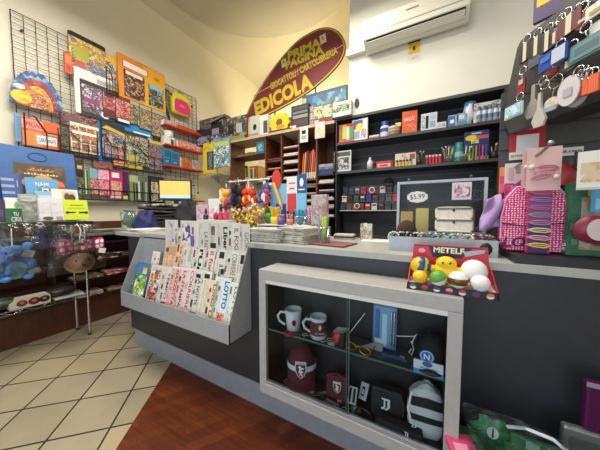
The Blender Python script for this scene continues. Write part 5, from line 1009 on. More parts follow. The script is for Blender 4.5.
# things on the cabinet's shelves: paper piles and folders
CX = -2.0
def papers(x0, x1, z, n, cols, lab, grp):
    for k in range(n):
        loose('paper_ream', lab, 'paper', (CX + (x0 + x1) / 2 + rnd(-.008, .008), 3.04 + rnd(-.01, .01), z + k * .0125), rnd(-.03, .03), (x1 - x0 - .03, .22, .012), mat(cols[k % len(cols)], .7), grp)
WP = ['#d8d4cc', '#c8c4bc', '#e0dcd4', '#b8b4ac']
NMS = ['top', 'second', 'third', 'fourth', 'fifth', 'sixth', 'seventh', 'eighth', 'lowest']
for x0, x1, zs_, nm, pal in ((-.18, .085, PH1, 'column nearest the cabinet opening', [['#7a3a40', '#4a2a2a'], ['#5a3a2a', '#c8a050'], ['#2a2a4a', '#d8d4cc'], WP, WP, ['#c8b070', '#e0dcd4'], WP]), (.105, .37, PH2, 'second column of the brown cabinet', [['#a8a8a4', '#c8c8c4'], WP, ['#a8a4a0', '#d8d4cc'], WP, WP, ['#8a8884', '#d8d4cc'], WP, WP, WP]), (.39, .645, PH3[1:], 'column under the upright folders', [['#8a8884', '#6a6a68'], WP, ['#9a9894', '#d8d4cc'], WP, WP]), (.665, .905, PH4[1:], 'column beside the dark shelving', [WP, ['#3a4a8a', '#c8c8cc'], WP, ['#8a8884', '#c8c4bc'], WP])):
    for j, z in enumerate(zs_):
        lb = 'flat paper on the %s level of the %s' % (NMS[j], nm); papers(x0, x1, z + .0125, 2 + (j * 7 + int(x0 * 90)) % 3, pal[j % len(pal)], lb, lb)
for i, (c, lb) in enumerate((('#c85a28', 'orange cardboard folder'), ('#d8a040', 'amber cardboard folder'), ('#8a3028', 'brick red cardboard folder'), ('#3a4a4a', 'dark teal cardboard folder'), ('#a84830', 'rust cardboard folder'), ('#d87a50', 'salmon cardboard folder'), ('#b83a30', 'red cardboard folder'), ('#8a8a5a', 'olive cardboard folder'))):
    tag(MB().box(-.008, -.28, 0, .008, 0, .36 + .02 * (i % 3), mat(c, .7)).box(-.0085, -.281, .02, .0085, -.272, .1, mat('#d8d0c0')).build('cardboard_folder', None, (CX + .42 + i * .028, 3.2, 1.7625), (0, R(5), 0)), lb + ' standing on end in the brown cabinet', 'folder', 'upright folders in the brown cabinet')
for k in range(4): loose('sweater_pack', ['royal blue folded garment at the bottom of the stack beside the dark shelving', 'navy folded garment second in the stack beside the dark shelving', 'slate folded garment third in the stack beside the dark shelving', 'silver folded garment on top of the stack beside the dark shelving'][k], 'folded garment', (CX + .785, 3.03, PH4[0] + .0125 + k * .034), rnd(-.04, .04), (.2, .26, .033), noisy(['#24408a', '#22305a', '#4a5668', '#a0a4a8'][k], '#2a3450' if k < 2 else '#7a8490', 14, .6), None)
pk('teal_box', 'small teal box on the top shelf of the cabinet opening', 'box', (CX - .29, 3.0, 2.212), 0, .15, .17, .1, mat('#2a6a80'), [(.2, .2, .8, .8, pr(['#3a8a9a', '#8ac0c8', '#24586a'], 40, 1))])
tag(MB().poly([(-.2, 0), (.2, 0), (.22, .05), (.05, .07), (-.22, .04)], -.08, .1, noisy('#8a7a68', '#5a4a40', 20, .8)).build('paper_bundle', None, (CX - .62, 3.06, 2.213)), 'crumpled tan paper bundle on the top shelf of the cabinet opening', 'paper')
# two tags hanging from the cabinet's top edge
for px0, px1, t0, b0, lb, c, a in ((300, 308, 128, 143, 'white price tag with black figures hanging from the cabinet top', '#d8d4cc', [(.25, .55, .75, .8, BLK), (.2, .2, .8, .45, stripes('#1c1c1c', '#d8d4cc', .012))]), (315, 325, 123, 139, 'tan packet tag hanging from the cabinet top beside the dark shelving', '#d0b8a0', [(.1, .1, .9, .65, pr(['#b8906a', '#d8c0a8', '#e8dcc8'], 40, 2)), (.2, .7, .8, .95, WHITE)])):
    a0, a1 = ony(px0, 133, 2.86), ony(px1, 133, 2.86); z1_ = ony(px0, t0, 2.86).z; z0_ = ony(px0, b0, 2.86).z
    pk('hanging_tag', lb, 'tag', ((a0.x + a1.x) / 2, 2.862, z0_), 0, a1.x - a0.x, z1_ - z0_, .006, mat(c), a)
# packs hanging at the cabinet's end
for px0, px1, t0, b0, lb, c, a, y in ((205, 217, 147, 174, 'yellow-framed toy pack with a dark strip hanging at the end of the cabinet', '#d8c030', [(.3, .12, .8, .78, mat('#2a3440')), (.4, .15, .7, .75, pr(['#4a6a70', '#2a3038', '#8a9aa0'], 50, 2)), (.1, .84, .9, .96, pr(['#e8d850', '#a89a28'], 40, 2))], 2.86), (216, 230, 143, 168, 'blue and green speckled toy pack hanging beside the yellow-framed one', '#7a9ab0', [(0, 0, 1, .8, pr(['#4a6aa8', '#c8d0d0', '#8ab05a', '#3a4a7a', '#e0e0d8', '#5a8a9a'], 30, 4)), (.05, .82, .95, .98, mat('#b8c850'))], 2.84)):
    a0, a1 = ony(px0, 155, y), ony(px1, 155, y); z1_ = ony(px0, t0, y).z; z0_ = ony(px0, b0, y).z
    pk('toy_pack', lb, 'toy pack', ((a0.x + a1.x) / 2, y, z0_), .1, a1.x - a0.x, z1_ - z0_, .03, mat(c), a, hole=(mat(c), .05))
# books on the white wall shelf behind
for i in range(16):
    y = 3.72 + i * .044; h = rnd(.2, .27); lbs = ['cream', 'charcoal', 'tan', 'ivory', 'brown', 'grey', 'dark green', 'yellowish']; cs = ['#d8d0b8', '#2a2a2c', '#b8a078', '#e0dccc', '#5a3a28', '#8a8a86', '#2a3a2c', '#d0c070']
    t = thing('book', lbs[i % 8] + ' book in the row on the white shelf behind the cabinet', 'book', (-3.60, y, 2.06), (R(0), 0, 0), 'books on the white shelf')
    b = MB(); b.box(-.13, 0, 0, .08, .036, h, mat(cs[i % 8], .6)); b.build('cover', t); b = MB(); b.box(-.128, .004, h, .076, .032, h + .002, WHITE); b.build('page_block', t)
# ------------------------------------------------------------------ stock on the dark shelves
def so(name, label, cat, px0, top, px1, k, body, arts=(), d=.08, y=2.925, **kw):
    z = (SH1, SH2)[k] + .001; a, c = ony(px0, top + 8, y), ony(px1, top + 8, y); h = ony((px0 + px1) / 2, top, y).z - z
    return pk(name, label, cat, ((a.x + c.x) / 2, y + d, z), kw.pop('rz', 0), c.x - a.x, h, d, body, arts, **kw)
so('marker_pack', 'red, yellow and green marker pack first on the upper dark shelf', 'pack', 339, 124, 354, 0, mat('#c82a2a'), [(.1, .1, .3, .9, mat('#2a8a4a')), (.25, .2, .5, .95, mat('#e0b828')), (.5, .1, .72, .85, mat('#c8c8c0')), (.7, .15, .95, .8, mat('#3a9a50')), (0, 0, 1, .12, mat('#d83a34'))], d=.03)
t_ = bpy.data.objects['marker_pack']
so('highlighter_pack', 'tilted white and blue highlighter pack with a yellow sun', 'pack', 352, 119, 368, 0, mat('#d8dcdc'), [(.1, .55, .7, .95, mat('#3a5aa8')), (.25, .45, .75, .8, mat('#e0c828'), 'o'), (.1, .1, .5, .45, mat('#8a9ab8')), (.6, .1, .9, .5, pr(['#3a6aa8', '#d8dce0', '#e08a3a'], 40, 2))], d=.025, rz=-.12)
so('eraser_packet', 'low cream and red packet of small erasers on the upper dark shelf', 'packet', 369, 135, 379, 0, mat('#c8b8a8'), [(0, 0, 1, .5, mat('#b86a58')), (.2, .5, .8, .9, mat('#d8d0c4'))], d=.05)
t = thing('correction_bottle', 'white bottle with a blue label and cap on the upper dark shelf', 'bottle', (ony(385, 130, 2.97).x, 2.97, SH1 + .001)); hB = ony(385, 122, 2.97).z - SH1
b = MB(); b.lathe([(.001, 0), (.052, 0), (.054, .005), (.054, hB * .62), (.04, hB * .72)], mat('#c8ccd4', .4), n=20); b.lathe([(.0546, hB * .3), (.0546, hB * .55)], mat('#3a4a90'), n=20); b.build('bottle_body', t)
b = MB(); b.lathe([(.042, hB * .72), (.046, hB * .98), (.03, hB), (.001, hB)], mat('#2a3a8a', .4), n=20); b.build('cap', t)
t = thing('tape_dispenser', 'stack of beige tape rolls with a blue and yellow top on the upper dark shelf', 'tape', (ony(394, 130, 2.97).x, 2.97, SH1 + .001)); hB = ony(394, 124, 2.97).z - SH1
for i in range(3): b = MB(); z_ = i * hB * .24; b.lathe([(.03, z_), (.07, z_), (.071, z_ + hB * .23), (.03, z_ + hB * .23), (.03, z_)], mat(['#8a7458', '#a89478', '#c0b498'][i], .3), n=24); b.build('tape_roll', t)
b = MB(); b.lathe([(.001, hB * .73), (.04, hB * .73), (.04, hB * .85), (.001, hB * .85)], mat('#2a3a90'), n=16); b.build('core_plug', t); b = MB(); b.cbox((.045, 0, hB * .87), (.06, .04, hB * .26), mat('#d8c850')); b.build('label_box', t)
t = so('orange_book', 'bright orange paperback with white lettering standing on the upper dark shelf', 'book', 402, 111, 417, 0, mat('#d8562c', .5), [(.05, .1, .95, .4, pr(['#d8562c', '#e07a50', '#d85a30'], 30, 3))], d=.02, rz=.12, txt=[('MIOT', .16, mat('#f0d8c8'), .5, .62, .7, .1)])
so('calculator_pack', 'white and black pack with two dark panels on the upper dark shelf', 'pack', 421, 113, 437, 0, mat('#c8ccd0'), [(.3, .1, .48, .85, BLK), (.55, .15, .9, .5, mat('#8a9ab8')), (.55, .6, .9, .9, mat('#a8b4c4')), (.05, .1, .25, .9, pr(['#a8b0b8', '#d8dce0', '#6a7078'], 50, 2))], d=.025)
so('small_box', 'low white box with two grey windows beside the white and black pack', 'box', 437, 122, 446, 0, mat('#d0d2d4'), [(.1, .2, .45, .8, mat('#a8acb0')), (.55, .2, .9, .8, mat('#9aa4b4'))], d=.06)
for px0, px1, top, lb, a in ((448, 458, 115, 'blue and white tick-marked carton on the upper dark shelf', [(0, 0, .7, .9, mat('#3a64a0')), (.2, .3, .6, .6, WHITE)]), (457, 466, 113, 'pale blue striped carton on the upper dark shelf', [(.0, 0, 1, .35, mat('#5a84b0')), (.2, .5, .8, .85, mat('#c8d4e0'))])):
    so('carton', lb, 'carton', px0, top, px1, 0, mat('#8aa4bc'), a, d=.07)
t = thing('blue_tin', 'tall blue and white tin leaning behind the cartons on the upper dark shelf', 'tin', (ony(468, 115, 2.99).x, 2.99, SH1 + .001), (0, R(4), 0)); hB = ony(468, 104, 2.99).z - SH1
b = MB(); b.lathe([(.001, 0), (.05, 0), (.052, .004), (.052, hB - .01), (.048, hB), (.001, hB)], pr(['#3a6a9a', '#8ab0c8', '#c8d4dc', '#2a5080'], 18, 3, stretch=(1, 1, .6)), n=20); b.build('tin_body', t); b = MB(); b.lathe([(.053, hB - .02), (.053, hB + .004), (.001, hB + .006)], mat('#4a7aa0'), n=20); b.build('lid', t)
t = so('glue_display_card', 'white card display of blue-topped glue bottles at the end of the upper dark shelf', 'display card', 474, 101, 508, 0, mat('#cfcac0'), [(0, .55, 1, .97, pr(['#d0ccc4', '#c84a3a', '#b8b4ac', '#d8d4cc', '#8a8a8a'], 30, 3)), (.3, .62, .5, .8, mat('#c83a30')), (.8, .7, .95, .95, BLK, 'o'), (.0, .0, 1, .18, mat('#d8d4cc'))], d=.02)
a0, a1 = ony(477, 112, 2.89), ony(505, 112, 2.89)
for i in range(5):
    x = a0.x + (a1.x - a0.x) * (i + .5) / 5; q = thing('glue_bottle', 'white glue bottle with a blue cap in the row before the white card display', 'bottle', (x, 2.918, SH1 + .001), (0, 0, 0), 'glue bottles in the white display')
    b = MB(); b.lathe([(.001, 0), (.02, 0), (.021, .09), (.014, .11)], mat('#c8ccd0', .35), n=14); b.lathe([(.0214, .03), (.0214, .07)], mat('#5a7a9a'), n=14); b.build('bottle_body', q); b = MB(); b.lathe([(.016, .11), (.013, .15), (.001, .153)], mat('#2a6a90', .4), n=12); b.build('cap', q)
# lower dark shelf
so('photo_pack', 'white pack with a black and white photograph at the start of the lower dark shelf', 'pack', 334, 151, 351, 1, mat('#c8c8c4'), [(.08, .1, .9, .68, pr(['#2a2a2a', '#8a8a88', '#d0d0cc', '#5a5a58'], 30, 3)), (.05, .74, .95, .95, mat('#4a4a48'))], d=.03)
t = thing('white_bottle', 'small white bottle with sloping shoulders on the lower dark shelf', 'bottle', (ony(370, 165, 2.96).x, 2.96, SH2 + .001)); hB = ony(370, 158, 2.96).z - SH2
b = MB(); b.lathe([(.001, 0), (.035, 0), (.036, hB * .6), (.015, hB * .85)], mat('#c8d0cc', .4), n=18); b.build('bottle_body', t); b = MB(); b.lathe([(.018, hB * .85), (.014, hB * 1.02), (.001, hB * 1.03)], mat('#a8b4b0', .4), n=14); b.build('cap', t)
tag(MB().ball((0, 0, .09), (.05, .04, .045), mat('#4a2a24', .5), 14).cyl((0, 0, 0), (0, 0, .06), .03, mat('#5a3a30')).build('brown_ornament', None, (ony(374, 155, 3.04).x, 3.06, SH2 + .001)), 'dark brown rounded ornament behind the small white bottle', 'ornament')
so('chocolate_box', 'red low box with white script and blue-yellow sachets on top', 'box', 376, 161, 393, 1, mat('#b83030'), [(.1, .15, .85, .65, mat('#d8b0a8')), (.2, .25, .7, .5, mat('#b83030')), (.85, .0, 1, 1, mat('#8a2424'))], d=.08)
for i, (px, c, lb) in enumerate(((379, '#c8ccd8', 'white and blue sachet in the red box'), (385, '#3a4a9a', 'dark blue sachet in the red box'), (390, '#c8bc50', 'yellow sachet in the red box'))):
    q = ony(px, 157, 2.985); tag(MB().box(-.025, -.008, 0, .025, .008, .10, pr([c, '#d8d8d8', c], 40, i)).build('sachet', None, (q.x, 3.02, SH2 + .001), (R(-8), 0, .2 * i - .2)), lb + ' on the lower dark shelf', 'sachet')
so('tube_card', 'cream card of five black-capped yellow tubes on the lower dark shelf', 'card', 395, 153, 416, 1, mat('#c8c0b0'), [(.3, .55, .6, .9, pr(['#b88078', '#d8ccc0', '#a85a50'], 40, 2)), (.7, .5, .95, .9, mat('#8a4a40')), (0, 0, 1, .1, mat('#b8b0a0'))], d=.02)
a0, a1 = ony(395, 165, 2.90), ony(412, 165, 2.90)
for i in range(5): tag(MB().cyl((0, 0, 0), (0, 0, .05), .012, mat('#d0a828', .4), 10).cyl((0, 0, .05), (0, 0, .07), .013, BLACK, 10).build('glue_tube', None, (a0.x + (a1.x - a0.x) * (i + .5) / 5, 2.918, SH2 + .001)), 'black-capped yellow tube in the row before the cream card', 'tube', 'yellow tubes on the lower dark shelf')
def shelfcup(px, y, cols, lb, grp, n=8, h=.15, m=PLC):
    c = ony(px, 160, y); t = thing('pen_holder', lb, 'cup', (c.x, y, SH2 + .001)); b = MB(); b.lathe([(.001, .002), (.03, .002), (.033, .07), (.035, .07), (.032, 0), (.001, 0)], m, n=16); b.build('cup_body', t)
    for i in range(n):
        a = i * 2.4; q = .02 * math.sqrt((i + .5) / n); e = Vector((q * 2.2 * math.cos(a), q * 2.2 * math.sin(a), h * rnd(.85, 1.05)))
        o = thing('pen', 'slim pen in the ' + grp, 'pen', (c.x + q * math.cos(a), y + q * math.sin(a), SH2 + .005), (0, 0, 0), grp)
        MB().tube([(0, 0, 0), e * .9], .0055, mat(cols[i % len(cols)], .35), 6).build('barrel', o); MB().tube([e * .9, e], .0062, mat(cols[(i + 1) % len(cols)], .35), 6).build('cap', o)
shelfcup(419, 2.95, ['#1c2a3a', '#b8b8b8', '#2a2a2c', '#a84a3a', '#c88a3a'], 'dark cup of black and silver pens beside the cream card', 'cup of black and silver pens', m=mat('#2a2a2c', .4))
t = so('glue_stick_tray', 'low red tray of red and white glue sticks with a yellow tag', 'tray', 424, 166, 443, 1, mat('#a82a30'), [(0, 0, .55, .4, mat('#3a2a60')), (.7, 0, 1, .55, mat('#d8b828'))], d=.07)
a0, a1 = ony(425, 160, 2.96), ony(442, 160, 2.96)
for i in range(5): tag(MB().cyl((0, 0, 0), (0, 0, .09), .013, mat('#c83040', .35), 12).cyl((0, 0, .09), (0, 0, .11), .0135, mat('#d8c0c0'), 12).build('glue_stick', None, (a0.x + (a1.x - a0.x) * (i + .5) / 5, 3.012, SH2 + .001)), 'red glue stick in the row behind the low red tray', 'glue stick', 'red glue sticks')
shelfcup(448, 2.95, ['#3a8a5a', '#c83a3a', '#d8d8d0', '#2a6a9a', '#5aa85a', '#e0c040'], 'clear cup of green, red and white pens', 'cup of green and red pens', 10, .17)
shelfcup(453, 2.98, ['#2a7a8a', '#c8d0d0', '#5aa86a', '#3a5aa0'], 'clear cup of teal and pale pens', 'cup of teal and pale pens', 8, .16)
t = thing('thermos', 'teal and silver cylinder flask on the lower dark shelf', 'flask', (ony(459, 155, 2.94).x, 2.94, SH2 + .001)); hB = ony(459, 143, 2.94).z - SH2
b = MB(); b.lathe([(.001, 0), (.036, 0), (.038, .005), (.038, hB * .75)], mat('#4a8a88', .35, .3), n=20); b.lathe([(.0385, hB * .25), (.0385, hB * .5)], mat('#8ab0a8'), n=20); b.build('flask_body', t); b = MB(); b.lathe([(.038, hB * .75), (.034, hB * .82), (.034, hB), (.001, hB)], mat('#3a7478', .3), n=20); b.build('lid', t)
shelfcup(465, 2.93, ['#d8c840', '#2a8a4a', '#d8d8d8', '#3aa0b8'], 'clear cup of yellow and green pens on the lower dark shelf', 'cup of yellow and green pens', 7, .15)
t = so('pen_display_card', 'dark blue display card with yellow and pink bands and upright pens', 'display card', 464, 131, 489, 1, mat('#1c2a5a'), [(.05, .68, .6, .88, mat('#d8b828'), 'o'), (.5, .72, .98, .84, mat('#b84a68')), (.3, .58, .6, .72, pr(['#e0d870', '#5a8a4a'], 40, 2)), (.3, .9, .7, .95, mat('#a8b4d8')), (.55, 0, 1, .12, mat('#d88a3a')), (0, 0, .4, .08, mat('#c8b040'))], d=.02)
a0, a1 = ony(468, 160, 2.90), ony(488, 160, 2.90)
for i, (c, lb) in enumerate((('#d8c030', 'yellow'), ('#3a9a4a', 'green'), ('#d8702a', 'orange'), ('#4a3a9a', 'violet'), ('#c83a5a', 'red'), ('#2a4aa0', 'blue'))):
    o = thing('marker', lb + ' marker standing before the dark blue display card', 'marker', (a0.x + (a1.x - a0.x) * (i + .5) / 6, 2.917, SH2 + .001)); MB().cyl((0, 0, 0), (0, 0, .1), .008, mat(c, .35), 8).build('barrel', o); MB().tube([(0, 0, .1), (0, 0, .14)], [.009, .006], mat(c, .3), 8).build('cap', o)
shelfcup(494, 2.95, ['#1c2a5a', '#c8c8c8', '#b84a3a', '#d8c040'], 'black cup of mixed pens at the end of the lower dark shelf', 'black cup of mixed pens', 6, .15, mat('#1c1c20'))
# clear tiered stand of watches and lighters, under the lower shelf
c0, c1 = ony(341, 200, 2.97), ony(399, 200, 2.97); z0_ = ony(345, 210, 2.93).z; z1_ = ony(345, 186, 2.97).z
t = thing('lighter_stand', 'clear tiered stand holding rows of small coloured lighter boxes', 'display stand', ((c0.x + c1.x) / 2, 2.98, z0_)); hw = (c1.x - c0.x) / 2; hh = z1_ - z0_
b = MB(); b.box(-hw, .12, 0, hw, .125, hh, PLC); b.build('back_sheet', t)
for k in range(4): b = MB(); b.box(-hw, .09 - .045 * (3 - k), k * hh / 3 - .004, hw, .12, k * hh / 3, glass('#d8e4e4', .06, .05, 0, .15)); b.build('tier', t)
for x in (-hw, hw): b = MB(); b.add([(x, -.06, 0), (x, .125, 0), (x, .125, hh), (x, .08, hh)], [(0, 1, 2, 3)], PLC); b.build('side_sheet', t)
b = MB(); b.box(-hw, -.062, -.012, hw, .12, -.004, mat('#c8ccd0', .3)); b.build('front_strip', t)
b = MB(); b.box(-hw, .1, -(z0_ - 1.031) , hw, .12, -.012, BK); b.build('support_panel', t)
cl = [('#2a3a50', 'slate blue'), ('#8a2a30', 'red'), ('#3a3438', 'charcoal'), ('#5a5048', 'taupe'), ('#c8c4bc', 'pale grey'), ('#24307a', 'royal blue'), ('#b83038', 'scarlet'), ('#1c1c1e', 'black'), ('#28304a', 'navy'), ('#8a1c28', 'crimson'), ('#2a4a3a', 'dark green')]
rr = random.Random(5)
for k in range(3):
    for i in range(9):
        cc, nm = cl[(i * 3 + k * 4) % len(cl)]; x = -hw + 2 * hw * (i + .5) / 9
        tag(MB().box(-hw / 9 * .8, 0, 0, hw / 9 * .8, .03, hh / 3 * .78, mat(cc, .4)).rect(-hw / 9 * .6, hh / 3 * .45, hw / 9 * .6, hh / 3 * .65, -.0006, mat(cl[(i + k) % len(cl)][0])).build('lighter_box', None, ((c0.x + c1.x) / 2 + x, 2.98 + .045 * k - .04, z0_ + k * hh / 3 + .001)), '%s lighter box on the %s tier of the clear stand' % (nm, ('lowest', 'middle', 'upper')[k]), 'lighter box', 'lighter boxes on the clear stand')
for px, row, lb in ((372, 190, 'white ring-shaped watch standing on the upper tier of the clear stand'), (357, 206, 'white round watch on the lowest tier of the clear stand')):
    c = ony(px, row, 2.92); t = thing('watch', lb, 'watch', (c.x, 2.92, c.z)); b = MB(); b.tube([(.03 * math.cos(a * .314), 0, .03 * math.sin(a * .314)) for a in range(20)], .007, mat('#d0d0cc', .4), 6, closed=True); b.build('strap', t); b = MB(); b.disc(0, 0, .02, .02, -.009, mat('#4a4a48')); b.build('dial', t)
t = thing('fluffy_cap', 'small black fluffy cap on top of the clear tiered stand', 'cap', (ony(388, 187, 3.03).x, 3.05, z1_ - .02)); skin('crown', t, [((0, 0, .05), (.055, .045, .05), noisy('#141414', '#202020', 80, .95, bump=.6))])
b = MB(); b.box(-.055, -.045, .0, .055, .045, .03, BLACK); b.build('band', t)
# ------------------------------------------------------------------ open glass display case on the worktop
GX0, GX1 = -.185, .262; gm = (GX0 + GX1) / 2; gw = (GX1 - GX0) / 2; GF = noisy('#9a9ca0', '#a2a4a8', 40, .35, metal=.3)
t = thing('jewellery_case', 'grey framed jewellery display case with its glass lid propped open on the worktop', 'display case', (gm, 1.30, CT))
b = MB(); b.box(-gw, 0, 0, gw, .008, .075, GF); b.box(-gw, .212, 0, gw, .22, .075, GF); b.box(-gw, .008, 0, -gw + .008, .212, .075, GF); b.box(gw - .008, .008, 0, gw, .212, .075, GF); b.box(-gw + .008, .008, 0, gw - .008, .212, .012, mat('#3a3a3c')); b.build('tray_base', t)
lw, lz0, lz1 = .212, .08, .375
lid = MB(); lo = .0
for x0_, x1_, z0_, z1_ in ((-lw, lw, lz0, lz0 + .014), (-lw, lw, lz1 - .014, lz1), (-lw, -lw + .014, lz0 + .014, lz1 - .014), (lw - .014, lw, lz0 + .014, lz1 - .014)): lid.box(x0_, .2, z0_, x1_, .22, z1_, GF)
lid.build('lid_frame', t); b = MB(); b.box(-lw + .013, .208, lz0 + .013, lw - .013, .212, lz1 - .013, glass('#f4f6f6', .03, .02)); b.build('lid_glass', t)
for x in (-.15, .14):
    b = MB(); b.cyl((x, .205, lz1), (x, .195, lz1 + .014), .006, STEEL, 8); b.build('latch', t)
b = MB(); pts = []
for i in range(40):
    a = 2 * math.pi * i / 40; r = 1 + .1 * abs(math.sin(a * 5)); pts.append((-.105 + .05 * r * math.cos(a), .285 + .03 * r * math.sin(a)))
b.poly(pts, .196, .1985, mat('#e4e2dc', .6)); lab = b.build('price_cloud', t); text('$5.99', .032, BLK, lab, (-.105, .1952, .285), .075, .06, .0)
b = MB(); b.poly([(.06, .265), (.145, .265), (.145, .355), (.06, .355)], .197, .199, mat('#d0ccd0')); b.rect(.07, .275, .14, .345, .1965, pr(['#b88a98', '#c8b0b8', '#7a5a68', '#d8c8cc'], 30, 2)); b.build('photo_card', t)
# pale cards and papers behind the lid
for x, z, w_, h_, c, lb in ((-.12, 1.225, .07, .10, '#b89a5a', 'tan card standing behind the glass lid of the jewellery case'), (-.04, 1.235, .07, .11, '#c8b868', 'yellow card standing behind the glass lid of the jewellery case'), (.10, 1.24, .06, .1, '#7a5a58', 'rose-brown card standing behind the glass lid of the jewellery case'), (.18, 1.24, .05, .09, '#8a6a60', 'light brown card at the far side behind the glass lid')):
    tag(MB().poly([(-w_ / 2, 0), (w_ / 2, 0), (w_ / 2, h_ + z - CT), (-w_ / 2, h_ + z - CT)], -.004, 0, mat(c, .6)).build('backing_card', None, (x * 1.08, 1.62, CT), (R(-6), 0, 0)), lb, 'card')
# wallets
def wallet(loc, w, h, d, label, tilt=R(-12)):
    t = thing('quilted_pouch', label, 'pouch', loc, (tilt, 0, 0), 'off-white quilted pouches'); cl = noisy('#d8d2c2', '#cbc4b2', 70, .8, bump=.4)
    b = MB(); b.loft([[(x * w / 2 * s, y, h / 2 + z * h / 2 * s) for x, z in [(math.copysign(abs(math.cos(a)) ** .35, math.cos(a)), math.copysign(abs(math.sin(a)) ** .35, math.sin(a))) for a in [i * .3927 + .196 for i in range(16)]]] for s, y in ((.93, -d), (1, -d * .7), (1, -d * .3), (.93, 0))], cl); b.build('pouch_body', t, fix=True)
    b = MB()
    for i in range(22): b.cbox((-w * .45 + w * .9 * i / 21, -d - .001, h * .88), (.004, .003, .006), mat('#3a3630')); b.cbox((-w * .45 + w * .9 * (i + .5) / 22, -d - .001, h * .81), (.004, .003, .006), mat('#3a3630'))
    b.build('stitching', t); b = MB(); b.disc(0, h * .72, .007, .007, -d - .003, mat('#2a2a28')); b.build('snap_button', t)
for i, lb in enumerate(('lowest off-white quilted pouch in the jewellery case', 'middle off-white quilted pouch in the jewellery case', 'topmost off-white quilted pouch in the jewellery case')):
    wallet((.105, 1.40 + .025 * i, CT + .038 + .060 * i), .165, .068, .022, lb, R(-6))
t = thing('knitted_purse', 'dark brown rounded knitted purse in the near end of the jewellery case', 'purse', (-.112, 1.42, CT + .013)); t.scale = (1.1, 1.1, 1.3)
skin('purse_body', t, [((0, 0, .055), (.048, .035, .055), noisy('#3a2420', '#4a302a', 90, .95, bump=.6))]); b = MB(); b.cbox((0, -.035, .06), (.05, .004, .006), mat('#8a7a50', .3, .8)); b.build('clasp', t)
rr = random.Random(11)
jl = [('white beaded bracelet', '#d8d8d4'), ('silver chain bracelet', '#a8a8a8'), ('black bead bracelet', '#222226'), ('pearl bracelet', '#e4dcd0'), ('brass bracelet', '#a8905a'), ('teal bead bracelet', '#2a7a80'), ('turquoise bead bracelet', '#4aa0a4'), ('dark teal bracelet', '#1f5a60'), ('aqua bracelet', '#6ab8b8'), ('pale grey bracelet', '#b8bcc0'), ('white and black bracelet', '#d0d0d0'), ('maroon bead bracelet', '#7a2a34'), ('red bead bracelet', '#a83a3a'), ('silver ring bracelet', '#c0c0c4')]
for i, (n_, c) in enumerate(jl):
    px = 394 + i * 7.3; q = ony(px, 236, 1.345); t = thing('bracelet', n_ + ' standing along the front of the jewellery case', 'bracelet', (q.x, 1.335 + .012 * (i % 2), CT + .068), (R(90 + rr.uniform(-25, 10)), 0, rr.uniform(-.6, .6)), 'bracelets in the jewellery case')
    b = MB(); k = 14
    for j in range(k): a = j * 2 * math.pi / k; b.ball((.026 * math.cos(a), .026 * math.sin(a), 0), .0062, mat(c if j % 4 else '#d8d8d4', .3), 6)
    b.build('beads', t); b = MB(); b.ball((0, -.027, 0), .009, STEEL, 8); b.build('charm', t)
# ------------------------------------------------------------------ tray of squeeze toys on the showcase
t = thing('toy_tray', 'red and black cardboard tray of round squeeze toys standing on the showcase', 'tray', (.072, 1.05, SZ1 + .001))
KB = mat('#141214', .4); RR = mat('#c0283a', .4)
b = MB(); b.poly([(-.15, 0), (.15, 0), (.146, .028), (-.146, .028)], 0, .004, KB); b.build('front_panel', t)
b = MB(); b.box(-.147, .004, 0, .147, .118, .004, KB); b.box(-.145, .006, .004, .145, .116, .024, mat('#d8d4d0')); b.build('tray_base', t)
for sx in (-1, 1):
    b = MB(); v = [(sx * .15, 0, 0), (sx * .15, .12, 0), (sx * .142, .12, .1), (sx * .146, 0, .03)]; v2 = [(x - sx * .003, y, z) for x, y, z in v]
    b.add(v + v2, [(0, 1, 2, 3), (7, 6, 5, 4), (0, 3, 7, 4), (3, 2, 6, 7), (2, 1, 5, 6)], RR); b.build('side_panel', t)
b = MB(); b.poly([(-.145, 0), (.145, 0), (.132, .172), (-.132, .172)], .118, .122, RR); b.flat([(-.13, .12), (.13, .12), (.128, .168), (-.128, .168)], .1172, KB)
b.flat([(-.13, .06), (-.05, .1), (-.075, .165), (-.13, .165)], .1165, RR); b.flat([(.13, .06), (.03, .1), (.08, .165), (.13, .165)], .1165, RR); b.flat([(.06, .13), (.12, .15), (.125, .165), (.05, .15)], .116, mat('#a8a8b8')); b.disc(-.1, .145, .014, .01, .116, mat('#e0a0a8')); b.build('back_card', t)
text('METELF', .024, mat('#e8e0c8'), t, (-.0, .1158, .152), .11, 0, .03)
for i, c in enumerate(('#5a6a50', '#b83a4a', '#5a2a50', '#e08aa0', '#c83a50', '#4a3a80', '#c8783a')):
    x = -.125 + i * .0415; b = MB(); b.disc(x, .014, .0115, .0105, -.0006, mat(c)); b.flat([(x - .0115, .012)] + [(x + .0115 * math.cos(math.pi + math.pi * k / 8), .012 + .009 * math.sin(math.pi + math.pi * k / 8)) for k in range(9)], -.001, mat('#e0dcd8') if i % 2 == 0 else mat('#7a2a34')); b.build('round_print', t)
def on_tray(name, label, px, row, y, r, m1, m2, split, tilt=(0, 0, 0)):
    c = ony(px, row, y); o = thing(name, label, 'toy', (c.x, y, max(SZ1 + .025 + r * .98, c.z)), tilt)
    b = MB(); b.ball((0, 0, 0), r, m1, 22, split if m2 else None); b.build('ball_body', o); return o
W_ = mat('#e4e0da', .45)
def half(m): return lambda p: m if p.z > .05 else None
on_tray('toy_ball', 'dark blue and yellow patched toy ball at the near corner of the red tray', 421, 266, 1.10, .040, mat('#d8b01c', .4), mat('#1f4a78', .4), lambda p: mat('#1f4a78', .4) if abs(p.x + .2) < .25 and p.z > -.2 or (p.x > .35 and p.z > 0) else (mat('#c84a2a', .4) if p.z < -.55 else None), (.2, .3, .2))
